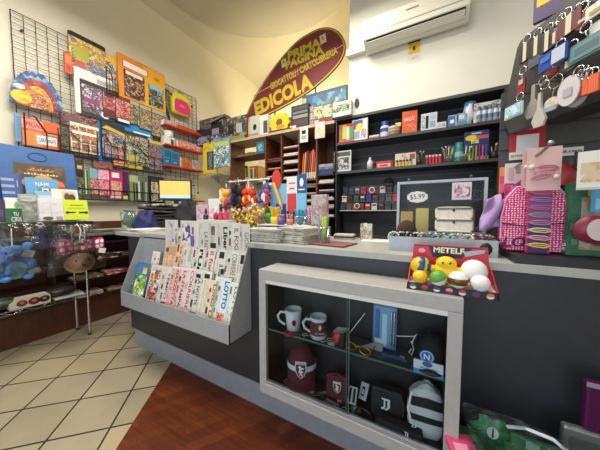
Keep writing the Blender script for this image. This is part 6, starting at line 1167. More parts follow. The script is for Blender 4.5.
on_tray('toy_ball', 'large plain white toy ball in the far corner of the red tray', 474, 271, 1.10, .043, W_, None, None)
on_tray('toy_ball', 'orange-yellow half ball in front of the dark blue and yellow ball', 420, 281, 1.068, .028, mat('#e8b020', .4), mat('#d8602a', .4), half(mat('#e8c020', .4)))
on_tray('toy_ball', 'white toy ball with a green cap in the front row of the red tray', 438, 280, 1.066, .031, W_, mat('#5a9a3a', .4), half(mat('#5a9a3a', .4)), (.3, -.4, 0))
on_tray('toy_ball', 'white toy ball with a bronze band in the front row of the red tray', 458, 281, 1.066, .033, W_, mat('#7a5a24', .3, .5), lambda p: mat('#7a5a24', .3, .5) if -.5 < p.z < .2 and p.y < .3 else None)
on_tray('toy_ball', 'white half ball in the front row beside the tray end', 480, 288, 1.062, .031, W_, None, None)
c = ony(446, 268, 1.10); t = thing('yellow_plush', 'plain bright yellow fluffy plush toy in the middle of the red tray', 'plush toy', (c.x, 1.105, SZ1 + .025)); YP = noisy('#e8b820', '#f0c838', 80, .9, bump=.4)
skin('body', t, [((0, 0, .045), (.05, .03, .046), YP), ((0, -.004, .085), (.036, .026, .028), YP)])
for sx in (-1, 1): skin('arm', t, [((sx * .05, -.005, .06), (.018, .016, .014), YP)]); skin('foot', t, [((sx * .025, -.03, .012), (.018, .014, .012), YP)]); skin('eye', t, [((sx * .013, -.028, .09), (.004, .003, .004), BLACK)])
t.scale = (1.0, 1.0, 1.0)
# ------------------------------------------------------------------ inside the showcase
FL = CASE_FL + .001; SHZ = CASE_SH + .0005
def cs(px, row, y): return ony(px, row, y)
MAR = mat('#5a1626', .5); MARC = noisy('#4a1422', '#561a28', 60, .8, bump=.3)
def mug(px, lab, body, name_band=None):
    c = cs(px, 320, 1.10); t = thing('mug', lab, 'mug', (c.x, 1.105, SHZ), (0, 0, .5)); t.scale = (1.12, 1.12, 1.12)
    b = MB(); r0, r1, h = (.032, .042, .105) if name_band is None else (.038, .039, .098)
    b.lathe([(.001, .003), (r0 * .92, .003), (r1 * .92, h), (r1, h), (r0 + (r1 - r0) * .5, h * .5), (r0, 0), (.001, 0)], body, n=28); b.build('mug_body', t)
    if name_band: b = MB(); b.lathe([(.0388, .018), (.0394, .082)], name_band, n=28); b.build('printed_band', t)
    b = MB(); b.tube([(-r1 * .9, 0, h * .82), (-r1 * 1.5, 0, h * .86), (-r1 * 1.85, 0, h * .68), (-r1 * 1.65, 0, h * .42), (-r1 * 1.0, 0, h * .24)], .006, body, 8); b.build('handle', t)
    return t, c
t, c = mug(293, 'white mug with a small red and black oval crest in the showcase', mat('#d4d8e0', .25))
b = MB(); fr = lambda u, v, rx, rz, k, m: b.add([((.0385 + k) * math.sin(u + rx / .038 * math.cos(a * .3)), -(.0385 + k) * math.cos(u + rx / .038 * math.cos(a * .3)), v + rz * math.sin(a * .3)) for a in range(21)], [tuple(range(21))], m)
fr(.1, .05, .010, .016, .0018, mat('#b82a30')); fr(.1, .05, .006, .012, .003, BLK); b.build('crest', t)
t, c = mug(318, 'maroon and white mug with a small white emblem in the showcase', mat('#d4d8e0', .25), MAR)
b = MB(); fr(.1, .06, .006, .012, .003, mat('#d8d0d0')); b.build('crest', t); text('AC MILAN', .009, mat('#d8d0d0'), t, (.003, -.0425, .034), .044)
c = cs(295, 330, 1.10); tag(MB().lathe([(.001, 0), (.036, 0), (.037, .003), (.036, .006), (.001, .006)], mat('#8a1c24', .3), n=24).build('coaster', None, (c.x - .005, 1.06, SHZ)), 'dark red round coaster before the white mug', 'coaster')
rr = random.Random(4)
def charm(px, y, z, lab, c, grp=None, s=1.):
    q = cs(px, 380 if z < .5 else 330, y); t = thing('keyring', lab, 'keyring', (q.x, y + .018, z), (0, 0, rr.uniform(-.2, .7)), grp)
    b = MB(); b.tube([(.012 * s * math.cos(a * .4488), .012 * s * math.sin(a * .4488), .003) for a in range(14)], .0022, mat('#b8b8b8', .3), 5, closed=True); b.build('split_ring', t)
    b = MB(); b.tube([(.012 * s, 0, .003), (.022 * s, .004, .004), (.03 * s, 0, .003)], .0018, STEEL, 5); b.build('chain', t)
    b = MB(); b.cbox((.048 * s, 0, .004), (.034 * s, .026 * s, .006), mat(c, .3)); b.cbox((.048 * s, 0, .0075), (.018 * s, .014 * s, .001), mat('#d8d4d0', .3)); b.build('fob', t)
for px, y, lab, c in ((303, 1.06, 'maroon crest keyring at the foot of the two mugs', '#6a1a28'), (322, 1.055, 'silver crest keyring at the foot of the maroon mug', '#a8a0a0'), (328, 1.08, 'red crest keyring beside the maroon mug', '#8a2a30')): charm(px, y, SHZ, lab, c)
c = cs(338, 328, 1.10); t = thing('lanyard', 'red and black lanyard bundle with a silver tag on the glass shelf', 'lanyard', (c.x, 1.10, SHZ))
b = MB(); b.lathe([(.001, 0), (.026, 0), (.03, .02), (.03, .045), (.02, .06), (.001, .06)], pr(['#b82a34', '#c83a40', '#7a1c24'], 30, 2), n=12); b.build('strap_bundle', t); b = MB(); b.cbox((.03, -.01, .03), (.02, .03, .06), BLACK); b.build('buckle', t); b = MB(); b.add([(-.02, -.02, .06), (.035, -.03, .07), (.06, 0, .085), (0, 0, .08)], [(0, 1, 2, 3)], mat('#b8b8c0', .3, .5)); b.build('silver_tag', t, solid=.002)
c = cs(352, 315, 1.16); t = thing('pen', 'silver pen leaning up behind the red lanyard', 'pen', (c.x - .03, 1.12, SHZ), (0, R(32), 0)); MB().tube([(0, 0, .002), (0, .02, .17)], .004, CHROME, 8).build('barrel', t); MB().tube([(0, .02, .17), (0, .022, .19)], [.0045, .002], STEEL, 8).build('tip', t)
c0, c1 = cs(372, 334, 1.15), cs(396, 334, 1.15); t = pk('pen_set', 'clear blue packet holding silver pens against the back of the showcase', 'pen set', ((c0.x + c1.x) / 2, 1.165, SHZ), 0, c1.x - c0.x, .2, .006, mat('#4a78b8', .2), [(.08, .04, .92, .96, mat('#6a9acc', .15)), (.4, .1, .6, .8, mat('#a8d0d8')), (.1, .2, .3, .9, mat('#3a62a0')), (.1, .04, .6, .2, mat('#c8c8cc'))], tilt=R(6))
for u in (.24, .34): b = MB(); b.cyl((u * .13, -.014, .02), (u * .13, -.014, .18), .0045, mat('#c0c4cc', .2, .9), 8); b.build('pen', t)
t = None
for px, lab in ((352, 'gold-rimmed dark sunglasses lying on the glass shelf'),):
    c = cs(358, 348, 1.06); t = thing('sunglasses', lab, 'sunglasses', (c.x, 1.06, SHZ), (0, 0, -.15)); GD = mat('#b88a2c', .25, .8)
    for sx in (-1, 1):
        b = MB(); pts = [(sx * .034 + .026 * math.cos(a * .3927), -.002 * abs(sx), .022 + .018 * math.sin(a * .3927)) for a in range(16)]; b.tube(pts, .003, GD, 6, closed=True); b.build('rim', t)
        b = MB(); b.flat([(p[0], p[2]) for p in pts], -.0015, mat('#2a2620', .08)); b.build('lens', t)
        b = MB(); b.tube([(sx * .06, 0, .03), (sx * .064, .02, .03), (sx * .05, .09, .012)], .003, GD, 6); b.build('temple', t)
    b = MB(); b.tube([(-.008, 0, .03), (0, -.003, .034), (.008, 0, .03)], .003, GD, 6); b.build('bridge', t)
c = cs(371, 333, 1.11); tag(MB().poly([(-.05, 0), (.05, .0), (.05, .03), (.01, .035)], -.002, .0, mat('#a0a8b4', .3)).build('price_tag', None, (c.x, 1.12, SHZ), (R(-50), 0, 0)), 'pale grey triangular card lying behind the sunglasses', 'card')
c = cs(395, 349, 1.09); t = thing('wristband', 'navy blue cloth wristband lying on the glass shelf', 'wristband', (c.x, 1.09, SHZ)); b = MB(); b.tube([(-.05, 0, .008), (0, .004, .01), (.05, 0, .008)], .012, mat('#1f2f5a', .7), 8); b.build('band', t); b = MB(); b.cbox((.03, -.001, .0215), (.02, .014, .002), mat('#8a9ab8')); b.build('patch', t)
c = cs(412, 337, 1.16); t = thing('cord_loop', 'white tangled cord loop hanging near the black cap in the showcase', 'cord', (c.x, 1.17, c.z - .03)); b = MB(); b.tube([(.0, 0, -.03), (-.012, 0, -.05), (0, -.004, -.06), (.008, 0, -.03), (0, 0, .0), (.012, 0, .03), (.02, -.003, .045), (.008, 0, .03), (-.06, .004, .012), (-.12, .006, .016)], .0022, WHITE, 6); b.build('cord', t); b = MB(); b.ball((0, 0, 0), .006, WHITE, 8); b.build('knot', t)
# caps
def cap(lab, loc, r, h, m, rot=(0, 0, 0), vl=.75, sy=1.08):
    t = thing('baseball_cap', lab, 'cap', loc, rot)
    b = MB(); prof = [(r, .0), (r * 1.02, h * .25), (r * .98, h * .5), (r * .85, h * .75), (r * .55, h * .94), (r * .2, h), (.001, h)]; b.lathe(prof, m, n=28, sy=sy); b.build('crown', t)
    b = MB(); b.sheet(lambda u, v: (r * .98 * (1 + .1 * v) * math.sin((u - .5) * 2.5), -r * (sy - .06) * math.cos((u - .5) * 2.5) - r * vl * v * math.cos((u - .5) * 2.3), .006 - .25 * r * v * (1 + .9 * (2 * u - 1) ** 2)), 16, 6, m); b.build('visor', t, solid=.004)
    b = MB(); b.ball((0, 0, h), (.008, .008, .004), m, 8); b.build('top_button', t); return t
c = cs(434, 330, 1.13); t = cap('black baseball cap with a round blue and white crest in the showcase', (c.x - .012, 1.125, SHZ + .022), .058, .12, mat('#101114', .8), (0, 0, 0))
c2 = cs(429, 339, 1.06); b = MB(); n = 24
for rr_, k, m in ((.027, 0, mat('#2a6ab8', .35)), (.0235, .0007, mat('#c8dcec', .35)), (.0205, .0014, mat('#2464b0', .35))): b.flat([(rr_ * math.cos(i * 6.283 / n), rr_ * math.sin(i * 6.283 / n)) for i in range(n)], -k, m)
o = b.build('round_crest', t, (-.012, -.0655, .045)); text('N', .024, mat('#d8e8f0'), o, (0, -.0018, 0), .022, 0, .03)
c = cs(428, 366, 1.075); t = pk('scarf_packet', 'white and sky blue packet lying under the black cap', 'packet', (c.x, 1.05, SHZ), (R(-14), 0, .03), .105, .05, .01, mat('#c8d0d8', .4), [(0, 0, 1, .35, mat('#2a7ab8')), (.3, .6, .65, 1.0, mat('#1f4a8a'), 'o'), (0, .35, 1, .4, WHITE)], txt=[('SSC NAPOLI', .16, mat('#1f3a6a'), .52, .48, .6, 0)])
# lower floor
c = cs(302, 372, 1.11); t = cap('maroon baseball cap with a white band and a shield crest on the showcase floor', (c.x - .008, 1.124, FL + .034), .080, .19, MARC, (0, 0, .35), .42, .88)
b = MB(); b.lathe([(.0820, .075), (.0812, .103)], mat('#c8d0dc', .6), n=28, sy=.88); b.build('white_band', t)
sh = [(-.026, .04), (.026, .04), (.026, .0), (.017, -.026), (0, -.042), (-.017, -.026), (-.026, 0)]
def crest(parent, loc, k, dark='#5a1626', word=True, rz=0.):
    b = MB(); b.flat([(x * k, z * k) for x, z in reversed(sh)], 0, mat('#d8d4c8', .4)); b.flat([(x * k * .86, z * k * .86 - .001) for x, z in reversed(sh)], -.0008, mat(dark, .5)); b.rect(-.024 * k, .026 * k, .024 * k, .038 * k, -.0014, mat('#d8d4c8'))
    bull = [(-.006, -.028), (0, -.022), (.006, -.03), (.009, -.02), (.004, -.012), (.013, -.012), (.012, -.006), (.004, -.004), (.006, .004), (.015, .006), (.014, .012), (.004, .012), (.002, .02), (-.004, .022), (-.01, .018), (-.012, .01), (-.006, .008), (-.006, 0), (-.012, -.008), (-.008, -.014), (-.003, -.016)]
    b.flat([(x * k, z * k) for x, z in bull], -.0016, mat('#e0dcd4')); o = b.build('shield_crest', parent, loc, (0, 0, rz))
    if word: text('TORINO', .008 * k, mat(dark), o, (0, -.0022, .032 * k), .04 * k)
crest(t, (.004, -.0745, .09), 1.15)
for k, (px, rz) in enumerate(((312, .6), (318, .75))):
    c = cs(px, 378, 1.07); t = thing('lanyard', ('silver grey flat lanyard beside the maroon cap', 'silver and white flat lanyard lying before the maroon pouch')[k], 'lanyard', (c.x, 1.07 + .03 * k, FL), (0, 0, rz)); b = MB(); b.box(-.05, -.007, .0, .05, .007, .004, stripes('#b8bac0', '#55585e', .012)); b.build('ribbon', t); b = MB(); b.cbox((-.058, 0, .005), (.02, .012, .006), STEEL); b.build('clip', t)
c = cs(336, 370, 1.10); t = thing('gift_pouch', 'maroon drawstring pouch with a shield crest standing on the showcase floor', 'pouch', (c.x, 1.12, FL), (0, 0, .15))
b = MB(); b.loft([[(x * .052 * s, y * .02 * q, z) for x, y in [(-1, -1), (-.4, -1.15), (.4, -1.15), (1, -1), (1, 1), (.4, 1.1), (-.4, 1.1), (-1, 1)]] for s, q, z in ((.98, 1, 0), (1, 1.1, .05), (1, 1, .1), (.97, .8, .125))], MARC, smooth=False); b.build('pouch_body', t)
b = MB(); b.tube([(-.05, -.02, .12), (-.03, -.024, .135), (0, -.02, .14), (.03, -.022, .13), (.05, -.02, .125)], .003, mat('#7a2a38'), 6); b.build('drawstring', t); crest(t, (.004, -.0262, .072), .75, word=False)
c = cs(335, 388, 1.05); t = thing('letter_keyring', 'silver block-letter keyring lying before the maroon pouch', 'keyring', (c.x - .02, 1.05, FL + .002), (R(-60), 0, -.1)); text('TORINO', .02, mat('#c0bcb8', .3, .7), t, (0, -.003, .012), .07, 0, .03, ext=.001); b = MB(); b.box(-.038, -.002, 0, .038, 0, .024, mat('#5a5250')); b.build('plate', t); b = MB(); b.tube([(-.05 + .01 * math.cos(a * .5), -.001, .012 + .01 * math.sin(a * .5)) for a in range(13)], .0015, CHROME, 5, closed=True); b.build('split_ring', t)
for px, y, lab, c in ((285, 1.07, 'bronze crest keyring at the frame end of the showcase floor', '#8a5a3a'), (291, 1.055, 'white crest keyring before the maroon cap', '#c8c4c0'), (299, 1.05, 'copper crest keyring before the maroon cap', '#a86a50'), (327, 1.045, 'maroon crest keyring below the block-letter keyring', '#7a2434'), (343, 1.042, 'green-gold crest keyring near the pane join', '#8a8a50')): charm(px, y, FL, lab, c, None, 1.2)
for k, (px, row, lab, rz) in enumerate(((362, 372, 'white hang tag with a black figure on the showcase floor', -.6), (353, 378, 'black and white striped hang tag on the showcase floor', -.4))):
    c = cs(px, row, 1.12); pk('hang_tag', lab, 'tag', (c.x, 1.13 - .03 * k, FL + .03 - .02 * k), (R(-35), R(-20), rz), .055, .075, .004, mat('#c4c8cc', .4), [(.3, .2, .7, .75, BLK), (.38, .3, .62, .6, mat('#c4c8cc'))] if k == 0 else [(.1, .1, .4, .9, BLK), (.6, .1, .9, .9, mat('#2a2a2c'))])
c = cs(364, 395, 1.08); t = thing('bracelet', 'black and silver bracelet lying on the showcase floor', 'bracelet', (c.x, 1.07, FL + .008), (R(20), R(10), 0)); b = MB(); b.tube([(.035 * math.cos(a * .314), .026 * math.sin(a * .314), 0) for a in range(20)], .0055, mat('#2a2c30', .3), 8, closed=True); b.build('band', t); b = MB(); b.cbox((0, -.028, .002), (.028, .006, .01), CHROME); b.build('plate', t)
def jj(parent, loc, k):
    m = mat('#d8d8d8', .4); o = MB()
    for dx in (0, .016):
        o.flat([(x * k + dx * k, z * k) for x, z in ((-.012, .03), (.004 + (.004 if dx else 0), .03), (.004 + (.004 if dx else 0), -.008), (0, -.02), (-.008, -.026), (-.014, -.024), (-.014, -.016), (-.007, -.016), (-.003, -.008), (-.003, .022), (-.012, .022))][::-1], 0, m)
    o.build('monogram', parent, loc)
c = cs(386, 390, 1.10); t = thing('black_pouch', 'black drawstring pouch with a white double-stroke monogram', 'pouch', (c.x, 1.135, FL), (0, 0, .05))
b = MB(); b.loft([[(x * .068 * s, y * .022 * q, z) for x, y in [(-1, -1), (-.4, -1.15), (.4, -1.15), (1, -1), (1, 1), (.4, 1.1), (-.4, 1.1), (-1, 1)]] for s, q, z in ((1, 1, 0), (1.02, 1.15, .06), (.98, 1, .11), (.94, .7, .135))], mat('#15161a', .75), smooth=False); b.build('pouch_body', t)
b = MB(); b.tube([(-.06, -.02, .128), (0, -.024, .134), (.06, -.018, .13), (.075, -.02, .08), (.07, -.024, .03)], .003, mat('#3a3a3e'), 6); b.build('drawstring', t); jj(t, (-.008, -.0295, .068), 1.0)
c = cs(402, 424, 1.06); t = thing('folded_scarf', 'black folded scarf with a small white monogram along the showcase front', 'scarf', (c.x - .02, 1.06, FL)); b = MB(); b.box(-.09, -.018, 0, .1, .03, .022, mat('#121316', .85)); b.build('lower_fold', t, bev=.006); b = MB(); b.box(-.088, -.016, .023, .098, .03, .042, mat('#16171a', .85)); b.build('upper_fold', t, bev=.006); jj(t, (.036, -.0186, .022), .42)
c = cs(426, 398, 1.10); t = thing('mini_backpack', 'small white backpack with broad black bands in the showcase corner', 'backpack', (c.x, 1.128, FL), (0, 0, .1)); t.scale = (1.15, 1.1, 1.2)
WB = mat('#c8cacc', .6); KB2 = mat('#121316', .7); b = MB(); o8 = [(-1, -.5), (-.75, -1), (0, -1.2), (.75, -1), (1, -.5), (1, .6), (.5, 1), (-.5, 1), (-1, .6)]
lv = [(.0, .80, .8, WB), (.03, .95, 1, WB), (.062, 1, 1.05, KB2), (.085, 1, 1.05, KB2), (.086, 1, 1.05, WB), (.115, .97, 1, KB2), (.15, .9, .9, KB2), (.151, .9, .9, WB), (.175, .7, .7, WB), (.19, .4, .4, WB)]
for (z0_, s0, q0, _), (z1_, s1, q1, m) in zip(lv, lv[1:]): b.loft([[(x * .064 * s, y * .036 * q, z - .02 * x * x * (z / .19)) for x, y in o8] for z, s, q in ((z0_, s0, q0), (z1_, s1, q1))], _ if False else lv[[l[0] for l in lv].index(z0_)][3], caps=(z0_ == 0 or z1_ == .19))
b.build('bag_body', t); b = MB(); b.tube([(-.05, -.02, .15), (-.062, -.03, .09), (-.05, -.035, .04)], .005, WHITE, 6); b.build('piping', t); b = MB(); b.tube([(-.02, .0, .185), (0, -.004, .205), (.02, 0, .185)], .004, KB2, 6); b.build('top_loop', t); jj(t, (-.045, -.046, .045), .55)
# ------------------------------------------------------------------ accessory rack: notices, packs and bags on its back board
def rk(px, row, y): return ony(px, row, y)
def rp(name, label, cat, px0, top, px1, bot, y, body, arts=(), d=.006, **k):
    m = (top + bot) / 2; a, c = rk(px0, m, y), rk(px1, m, y); z1_, z0_ = rk(px0, top, y).z, rk(px0, bot, y).z
    return pk(name, label, cat, ((a.x + c.x) / 2, y, z0_), k.pop('rz', 0), c.x - a.x, z1_ - z0_, d, body, arts, **k)
rp('red_notice', 'red plate with a white panel fixed to the black rack', 'notice', 509, 128, 545, 160, 1.515, mat('#a82030', .4), [(.2, .12, .82, .72, mat('#d8d4d4')), (.32, .86, .7, .9, mat('#d88a90'))])
rp('address_strip', 'long white strip printed with an email address below the red plate', 'label', 509, 153, 583, 160.5, 1.508, mat('#d8d4cc', .5), d=.002, txt=[('primapagina@gmail.com', .5, BLK, .5, .5, .94, 0)])
t = rp('white_card', 'white card tag hanging beside the pink hair clip cards', 'card', 504.5, 164, 522, 185, 1.46, mat('#d8d0d0', .5), [(.6, .5, .9, .85, stripes('#1c1c1c', '#d8d4d4', .004)), (.2, .2, .5, .8, mat('#c8a8a8'))])
rp('orange_pack', 'narrow orange and pink pack at the edge of the black rack', 'pack', 499, 168, 508, 193, 1.48, mat('#e08a3a', .4), [(0, 0, 1, .3, mat('#d86a90')), (0, .35, 1, .65, mat('#d83a78'))], d=.02)
rp('pink_pack', 'dark pink pack below the white card tag', 'pack', 504, 184, 523, 205, 1.45, mat('#b83a70', .45), [(.1, .5, .9, .9, pr(['#d87aa0', '#b83a70', '#8a2a58'], 40, 2))], d=.02)
PKC = mat('#d8b0ac', .45)
def hairclip(parent, x, z, L_, m, y, a=0., w=.008):
    b = MB(); ca, sa = math.cos(a), math.sin(a)
    def T(u, v, q=0): return (x + u * ca - v * sa, y - q, z + u * sa + v * ca)
    b.tube([T(-L_ / 2, 0), T(-L_ * .2, w * .9, .004), T(L_ * .3, w, .005), T(L_ / 2, .3 * w, .002), T(L_ / 2, -.3 * w, .002), T(L_ * .3, -w, .005), T(-L_ * .2, -w * .9, .004)], .0026, m, 6, closed=True)
    b.cbox(T(0, 0, .002), (L_ * .8, .0015, .004), m, Matrix.Rotation(-a, 3, 'Y')); return b.build('hair_clip', parent)
for i, (px0, top, px1, bot, y, lab) in enumerate(((522, 152, 556, 187, 1.275, 'pale pink hair clip card at the back of the pair on the peg'), (526.5, 149, 561, 191, 1.24, 'pale pink hair clip card at the front of the pair on the peg'))):
    t = rp('hair_clip_card', lab, 'card', px0, top, px1, bot, y, PKC, d=.003); 
    if t.type != 'EMPTY':
        w_, h_ = t.dimensions.x, t.dimensions.z
        mesh = t; root = thing('hair_clip_card', lab, 'card', mesh.location); mesh.name = 'card'; mesh.parent = root; mesh.location = (0, 0, 0)
        for kk in ('label', 'category'): del mesh[kk]
        w_ = max(v.co.x for v in mesh.data.vertices) * 2; h_ = max(v.co.z for v in mesh.data.vertices)
        for j in range(3): hairclip(root, (-.1 + .1 * j) * w_, (.32 + .1 * j) * h_, w_ * .6, mat(['#c87a84', '#d89aa0', '#b86a74'][j], .35), -.006, .25 - .2 * j)
        for j in range(2): b = MB(); b.ball(((-.36 + .72 * j) * w_, -.008, (.55 - .25 * j) * h_), .01, mat('#e0c8c0', .3), 10); b.build('bow_knot', root)
c = rk(548, 150, 1.22); t = thing('display_peg', 'silver peg with a round end holding the pink hair clip cards', 'peg', (c.x - .035, 1.50, c.z)); b = MB(); b.tube([(0, 0, -.02), (.0, -.2, -.02), (.012, -.29, -.012), (.03, -.315, .015)], .0045, STEEL, 8); b.build('rod', t); b = MB(); b.ball((.03, -.318, .018), .009, mat('#a8a8a4', .35, .6), 12); b.build('end_ball', t)
b = MB(); b.cbox((0, .008, -.02), (.03, .008, .04), STEEL); b.build('mount_plate', t)
# dotted rucksack
a, c = rk(499, 222, 1.36), rk(567, 222, 1.36); z1_, z0_ = rk(532, 184, 1.36).z, CT + .033; w = c.x - a.x; h = z1_ - z0_
t = thing('dotted_backpack', 'hot pink backpack with white dots and lilac lining on the black rack', 'backpack', ((a.x + c.x) / 2, 1.40, z0_))
PD = dots('#d01868', '#f0d4e4', 105, .3); ol = [(-.42, 0), (.42, 0), (.5, .12), (.5, .5), (.44, .78), (.28, .95), (0, 1), (-.28, .95), (-.44, .78), (-.5, .5), (-.5, .12)]
b = MB(); b.loft([[(x * w * s, y, h * .5 + (z - .5) * h * s) for x, z in ol] for s, y in ((.9, 0), (1, -.02), (1, -.07), (.94, -.085))], PD); b.build('bag_body', t, fix=True)
b = MB(); b.tube([(x * w * 1.0, -.075, h * .5 + (z - .5) * h * 1.0) for x, z in ol[2:]] , .004, mat('#b8a8c0', .4), 6); b.build('zip_piping', t)
b = MB(); b.tube([(-.5 * w, -.088, .42 * h), (-.2 * w, -.09, .38 * h), (.5 * w, -.086, .44 * h)], .003, mat('#3a1a34'), 6); b.build('pocket_zip', t)
b = MB(); b.tube([(-.06, -.04, h), (-.03, -.04, h * 1.09), (.03, -.04, h * 1.09), (.06, -.04, h)], .006, mat('#8a5a9a', .6), 8); b.build('top_handle', t)
text('LO', .042, mat('#3a1a3a'), t, (-.3 * w, -.0875, .14 * h), .075, .05, .03, shear=.2)
b = MB(); b.sheet(lambda u, v: (-.5 * w - .075 * u * (1 - .3 * v), -.06 + .02 * math.sin(u * 5 + v * 6), h * (.36 + .5 * v - .08 * u)), 8, 10, mat('#a88ab8', .6)); b.build('side_flap', t, solid=.006)
# strip of hair clips over it
a, c = rk(528, 222, 1.27), rk(553, 222, 1.27); z1_, z0_ = rk(540, 187, 1.27).z, rk(540, 254, 1.27).z; w = c.x - a.x; h = z1_ - z0_
t = thing('hair_clip_strip', 'magenta strip card of eight coloured snap hair clips in front of the pink backpack', 'card', ((a.x + c.x) / 2, 1.29, z0_))
b = MB(); b.box(-w / 2, -.003, 0, w / 2, 0, h, mat('#b01a64', .4)); b.box(-w * .42, -.0042, 0, w * .42, -.003, h * .5, mat('#4a1a5a', .4)); b.build('strip_card', t)
for i, cc in enumerate(('#d07a9a', '#6a8ac0', '#8a7ab0', '#7a98b8', '#a88ab0', '#e0c8a0', '#d8a0a8', '#e8c060')): hairclip(t, 0, h * (.93 - .115 * i), w * .95, mat(cc, .35), -.006, -.06 + .02 * (i % 3))
# red bag, green pack, white card and others at the frame's edge
heap('red_bag', 'dark red soft bag behind the pink hair clip cards', 'bag', (rk(570, 180, 1.43).x, 1.44, rk(570, 186, 1.43).z), .07, .06, .09, noisy('#8a2028', '#9a2a30', 14, .5, bump=.3), 8)
t = rp('green_bag', 'bright green drawstring pack with a clear window hanging on the black rack', 'bag', 563, 184, 604, 253, 1.33, mat('#156a44', .4), [(.3, .08, 1, .8, pr(['#8a9a88', '#5a7a5a', '#b8b098', '#3a4a3a', '#a88a5a'], 14, 3)), (.42, .8, .6, .93, mat('#a8b830'), 'o'), (.05, .35, .2, .45, mat('#5a9a78')), (.1, .15, .25, .22, mat('#5a9a78'))], d=.04, bag=.004)
t = rp('gold_card', 'white greeting card with gold print near the top of the black rack', 'card', 578, 152, 612, 190, 1.12, mat('#d8d4c8', .4), [(.1, .2, .9, .7, pr(['#d8d4c8', '#c8b088', '#d0c8b4', '#b89a68'], 30, 2)), (.0, .0, 1, .06, mat('#b8b4a8'))], d=.004, rz=-.25)
rp('black_tag', 'black patterned tag hanging beside the white greeting card', 'tag', 574, 152, 590, 170, 1.26, mat('#181818', .4), [(.1, .1, .9, .9, pr(['#181818', '#6a6a68', '#2a2a2a'], 90, 2))], d=.004)
t = thing('name_tag', 'round maroon and white tag hanging over the green pack', 'tag', (rk(597, 230, 1.20).x, 1.22, rk(597, 230, 1.20).z)); b = MB(); b.lathe([(.001, -.004), (.05, -.004), (.05, .004), (.001, .004)], mat('#7a2038', .4), n=24); b.xf(Matrix.Rotation(R(90), 4, 'X')); b.build('disc', t); b = MB(); b.disc(.012, -.0, .03, .038, -.0048, mat('#c8b8b4')); b.build('print', t); b = MB(); b.tube([(0, 0, .05), (.002, .01, .08), (0, .03, .12)], .002, STEEL, 5); b.build('loop', t)
rp('blue_pack', 'small sky blue pack at the frame edge above the green pack', 'pack', 591, 186, 606, 212, 1.24, mat('#4a90c0', .4), [(.1, .1, .9, .5, mat('#7ab0d4'))], d=.02)
for i, (px, lab) in enumerate(((572, 'clear packet of silver beads beside the pink backpack'), (486, 'black corded trinket beside the jewellery case'))):
    c = rk(px, 246, 1.30); tag(MB().ball((0, 0, .035), (.028, .02, .034), pr(['#8a8a88', '#c8c8c4', '#4a4a4a', '#2a2a2c'], 60, i) if i == 0 else mat('#1a1a1c', .4), 12).tube([(0, 0, .06), (.01, -.005, .08), (.03, 0, .085), (.05, .005, .075)], .004, mat('#3a3a3a') if i == 0 else BLACK, 6).build('trinket', None, (c.x, 1.31, CT + (.031 if i == 0 else .001))), lab, 'trinket')
# ------------------------------------------------------------------ keyrings hanging from the header board
def onr(px, py, D):
    d = ray(px, py); return EYE + d * (D / d.dot(RT))
def kr(label, px, py, cx, cy, w, h, shape, m, D=.965, arts=(), ring=.016, group='souvenir keyrings'):
    p = onr(px, py, D); q = onr(cx, cy, D); t = thing('keyring', label, 'keyring', p, (0, 0, YAW - R(90)), group)
    rel = q - p; dx = rel.dot(-FH); dz = rel.z
    b = MB(); b.tube([(ring * math.cos(a * .4488), 0, -ring * .2 + ring * math.sin(a * .4488)) for a in range(14)], .0022, CHROME, 6, closed=True); b.tube([(0, .0, ring * .6), (0, (1 - D) , ring * .7)], .003, CHROME, 6); b.build('split_ring', t)
    top = dz + h / 2
    b = MB(); b.tube([(0, 0, -ring), (dx * .5, -.003, (top - ring) / 2), (dx, 0, top)], .0025, STEEL, 6); b.build('chain', t)
    b = MB()
    if shape == 'o': b.poly([(dx + w / 2 * math.cos(i * .3142), dz + h / 2 * math.sin(i * .3142)) for i in range(20)], -.004, .002, m)
    elif shape == 'strap': b.loft([[(dx + x * w / 2, y, dz + z * h / 2) for x, y in ((-1, -.006), (1, -.006), (1, .006), (-1, .006))] for z in (-1, -.5, .5, 1)], m, smooth=False)
    elif shape == 'guitar': b.poly([(dx + x * w / 2, dz + z * h / 2) for x, z in ((-.6, -1), (.6, -1), (1, -.6), (.6, -.2), (.25, .1), (.2, 1), (-.2, 1), (-.25, .1), (-.6, -.2), (-1, -.6))], -.006, .003, m)
    else: b.poly([(dx + x * w / 2, dz + z * h / 2) for x, z in ((-1, -.9), (-.9, -1), (.9, -1), (1, -.9), (1, .9), (.9, 1), (-.9, 1), (-1, .9))], -.004, .002, m)
    for i, (u0, v0, u1, v1, mm) in enumerate(arts): b.rect(dx + (u0 - .5) * w, dz + (v0 - .5) * h, dx + (u1 - .5) * w, dz + (v1 - .5) * h, -.0066 - .0005 * i, mm)
    b.build('fob', t); return t
CRM = mat('#c8bca0', .5); BKL = mat('#1a1a1c', .4); MRN = mat('#5a1420', .45)
for i, (px, py, lab) in enumerate(((527, 38, 'black strap keyring with a cream stripe at the rounded corner of the header board'), (538, 32, 'black strap keyring with a cream stripe second from the rounded corner'), (549, 27, 'black strap keyring with a cream stripe third from the rounded corner'))):
    kr(lab, px, py, px - 1, py + 14, .05, .075, 'strap', BKL, arts=[(.35, 0, .65, 1, CRM)])
kr('maroon strap keyring with a broad cream middle on the top row', 567, 12, 570, 24, .075, .065, 'strap', MRN, arts=[(.38, 0, .62, 1, CRM)], D=.95)
kr('slate blue strap keyring beside the maroon and cream one', 561, 18, 562, 32, .05, .06, 'strap', mat('#5a6a78', .5))
kr('small red and cream keyring below the maroon strap', 556, 26, 555, 38, .035, .04, 'strap', mat('#8a2028', .4), arts=[(.4, 0, .7, 1, CRM)])
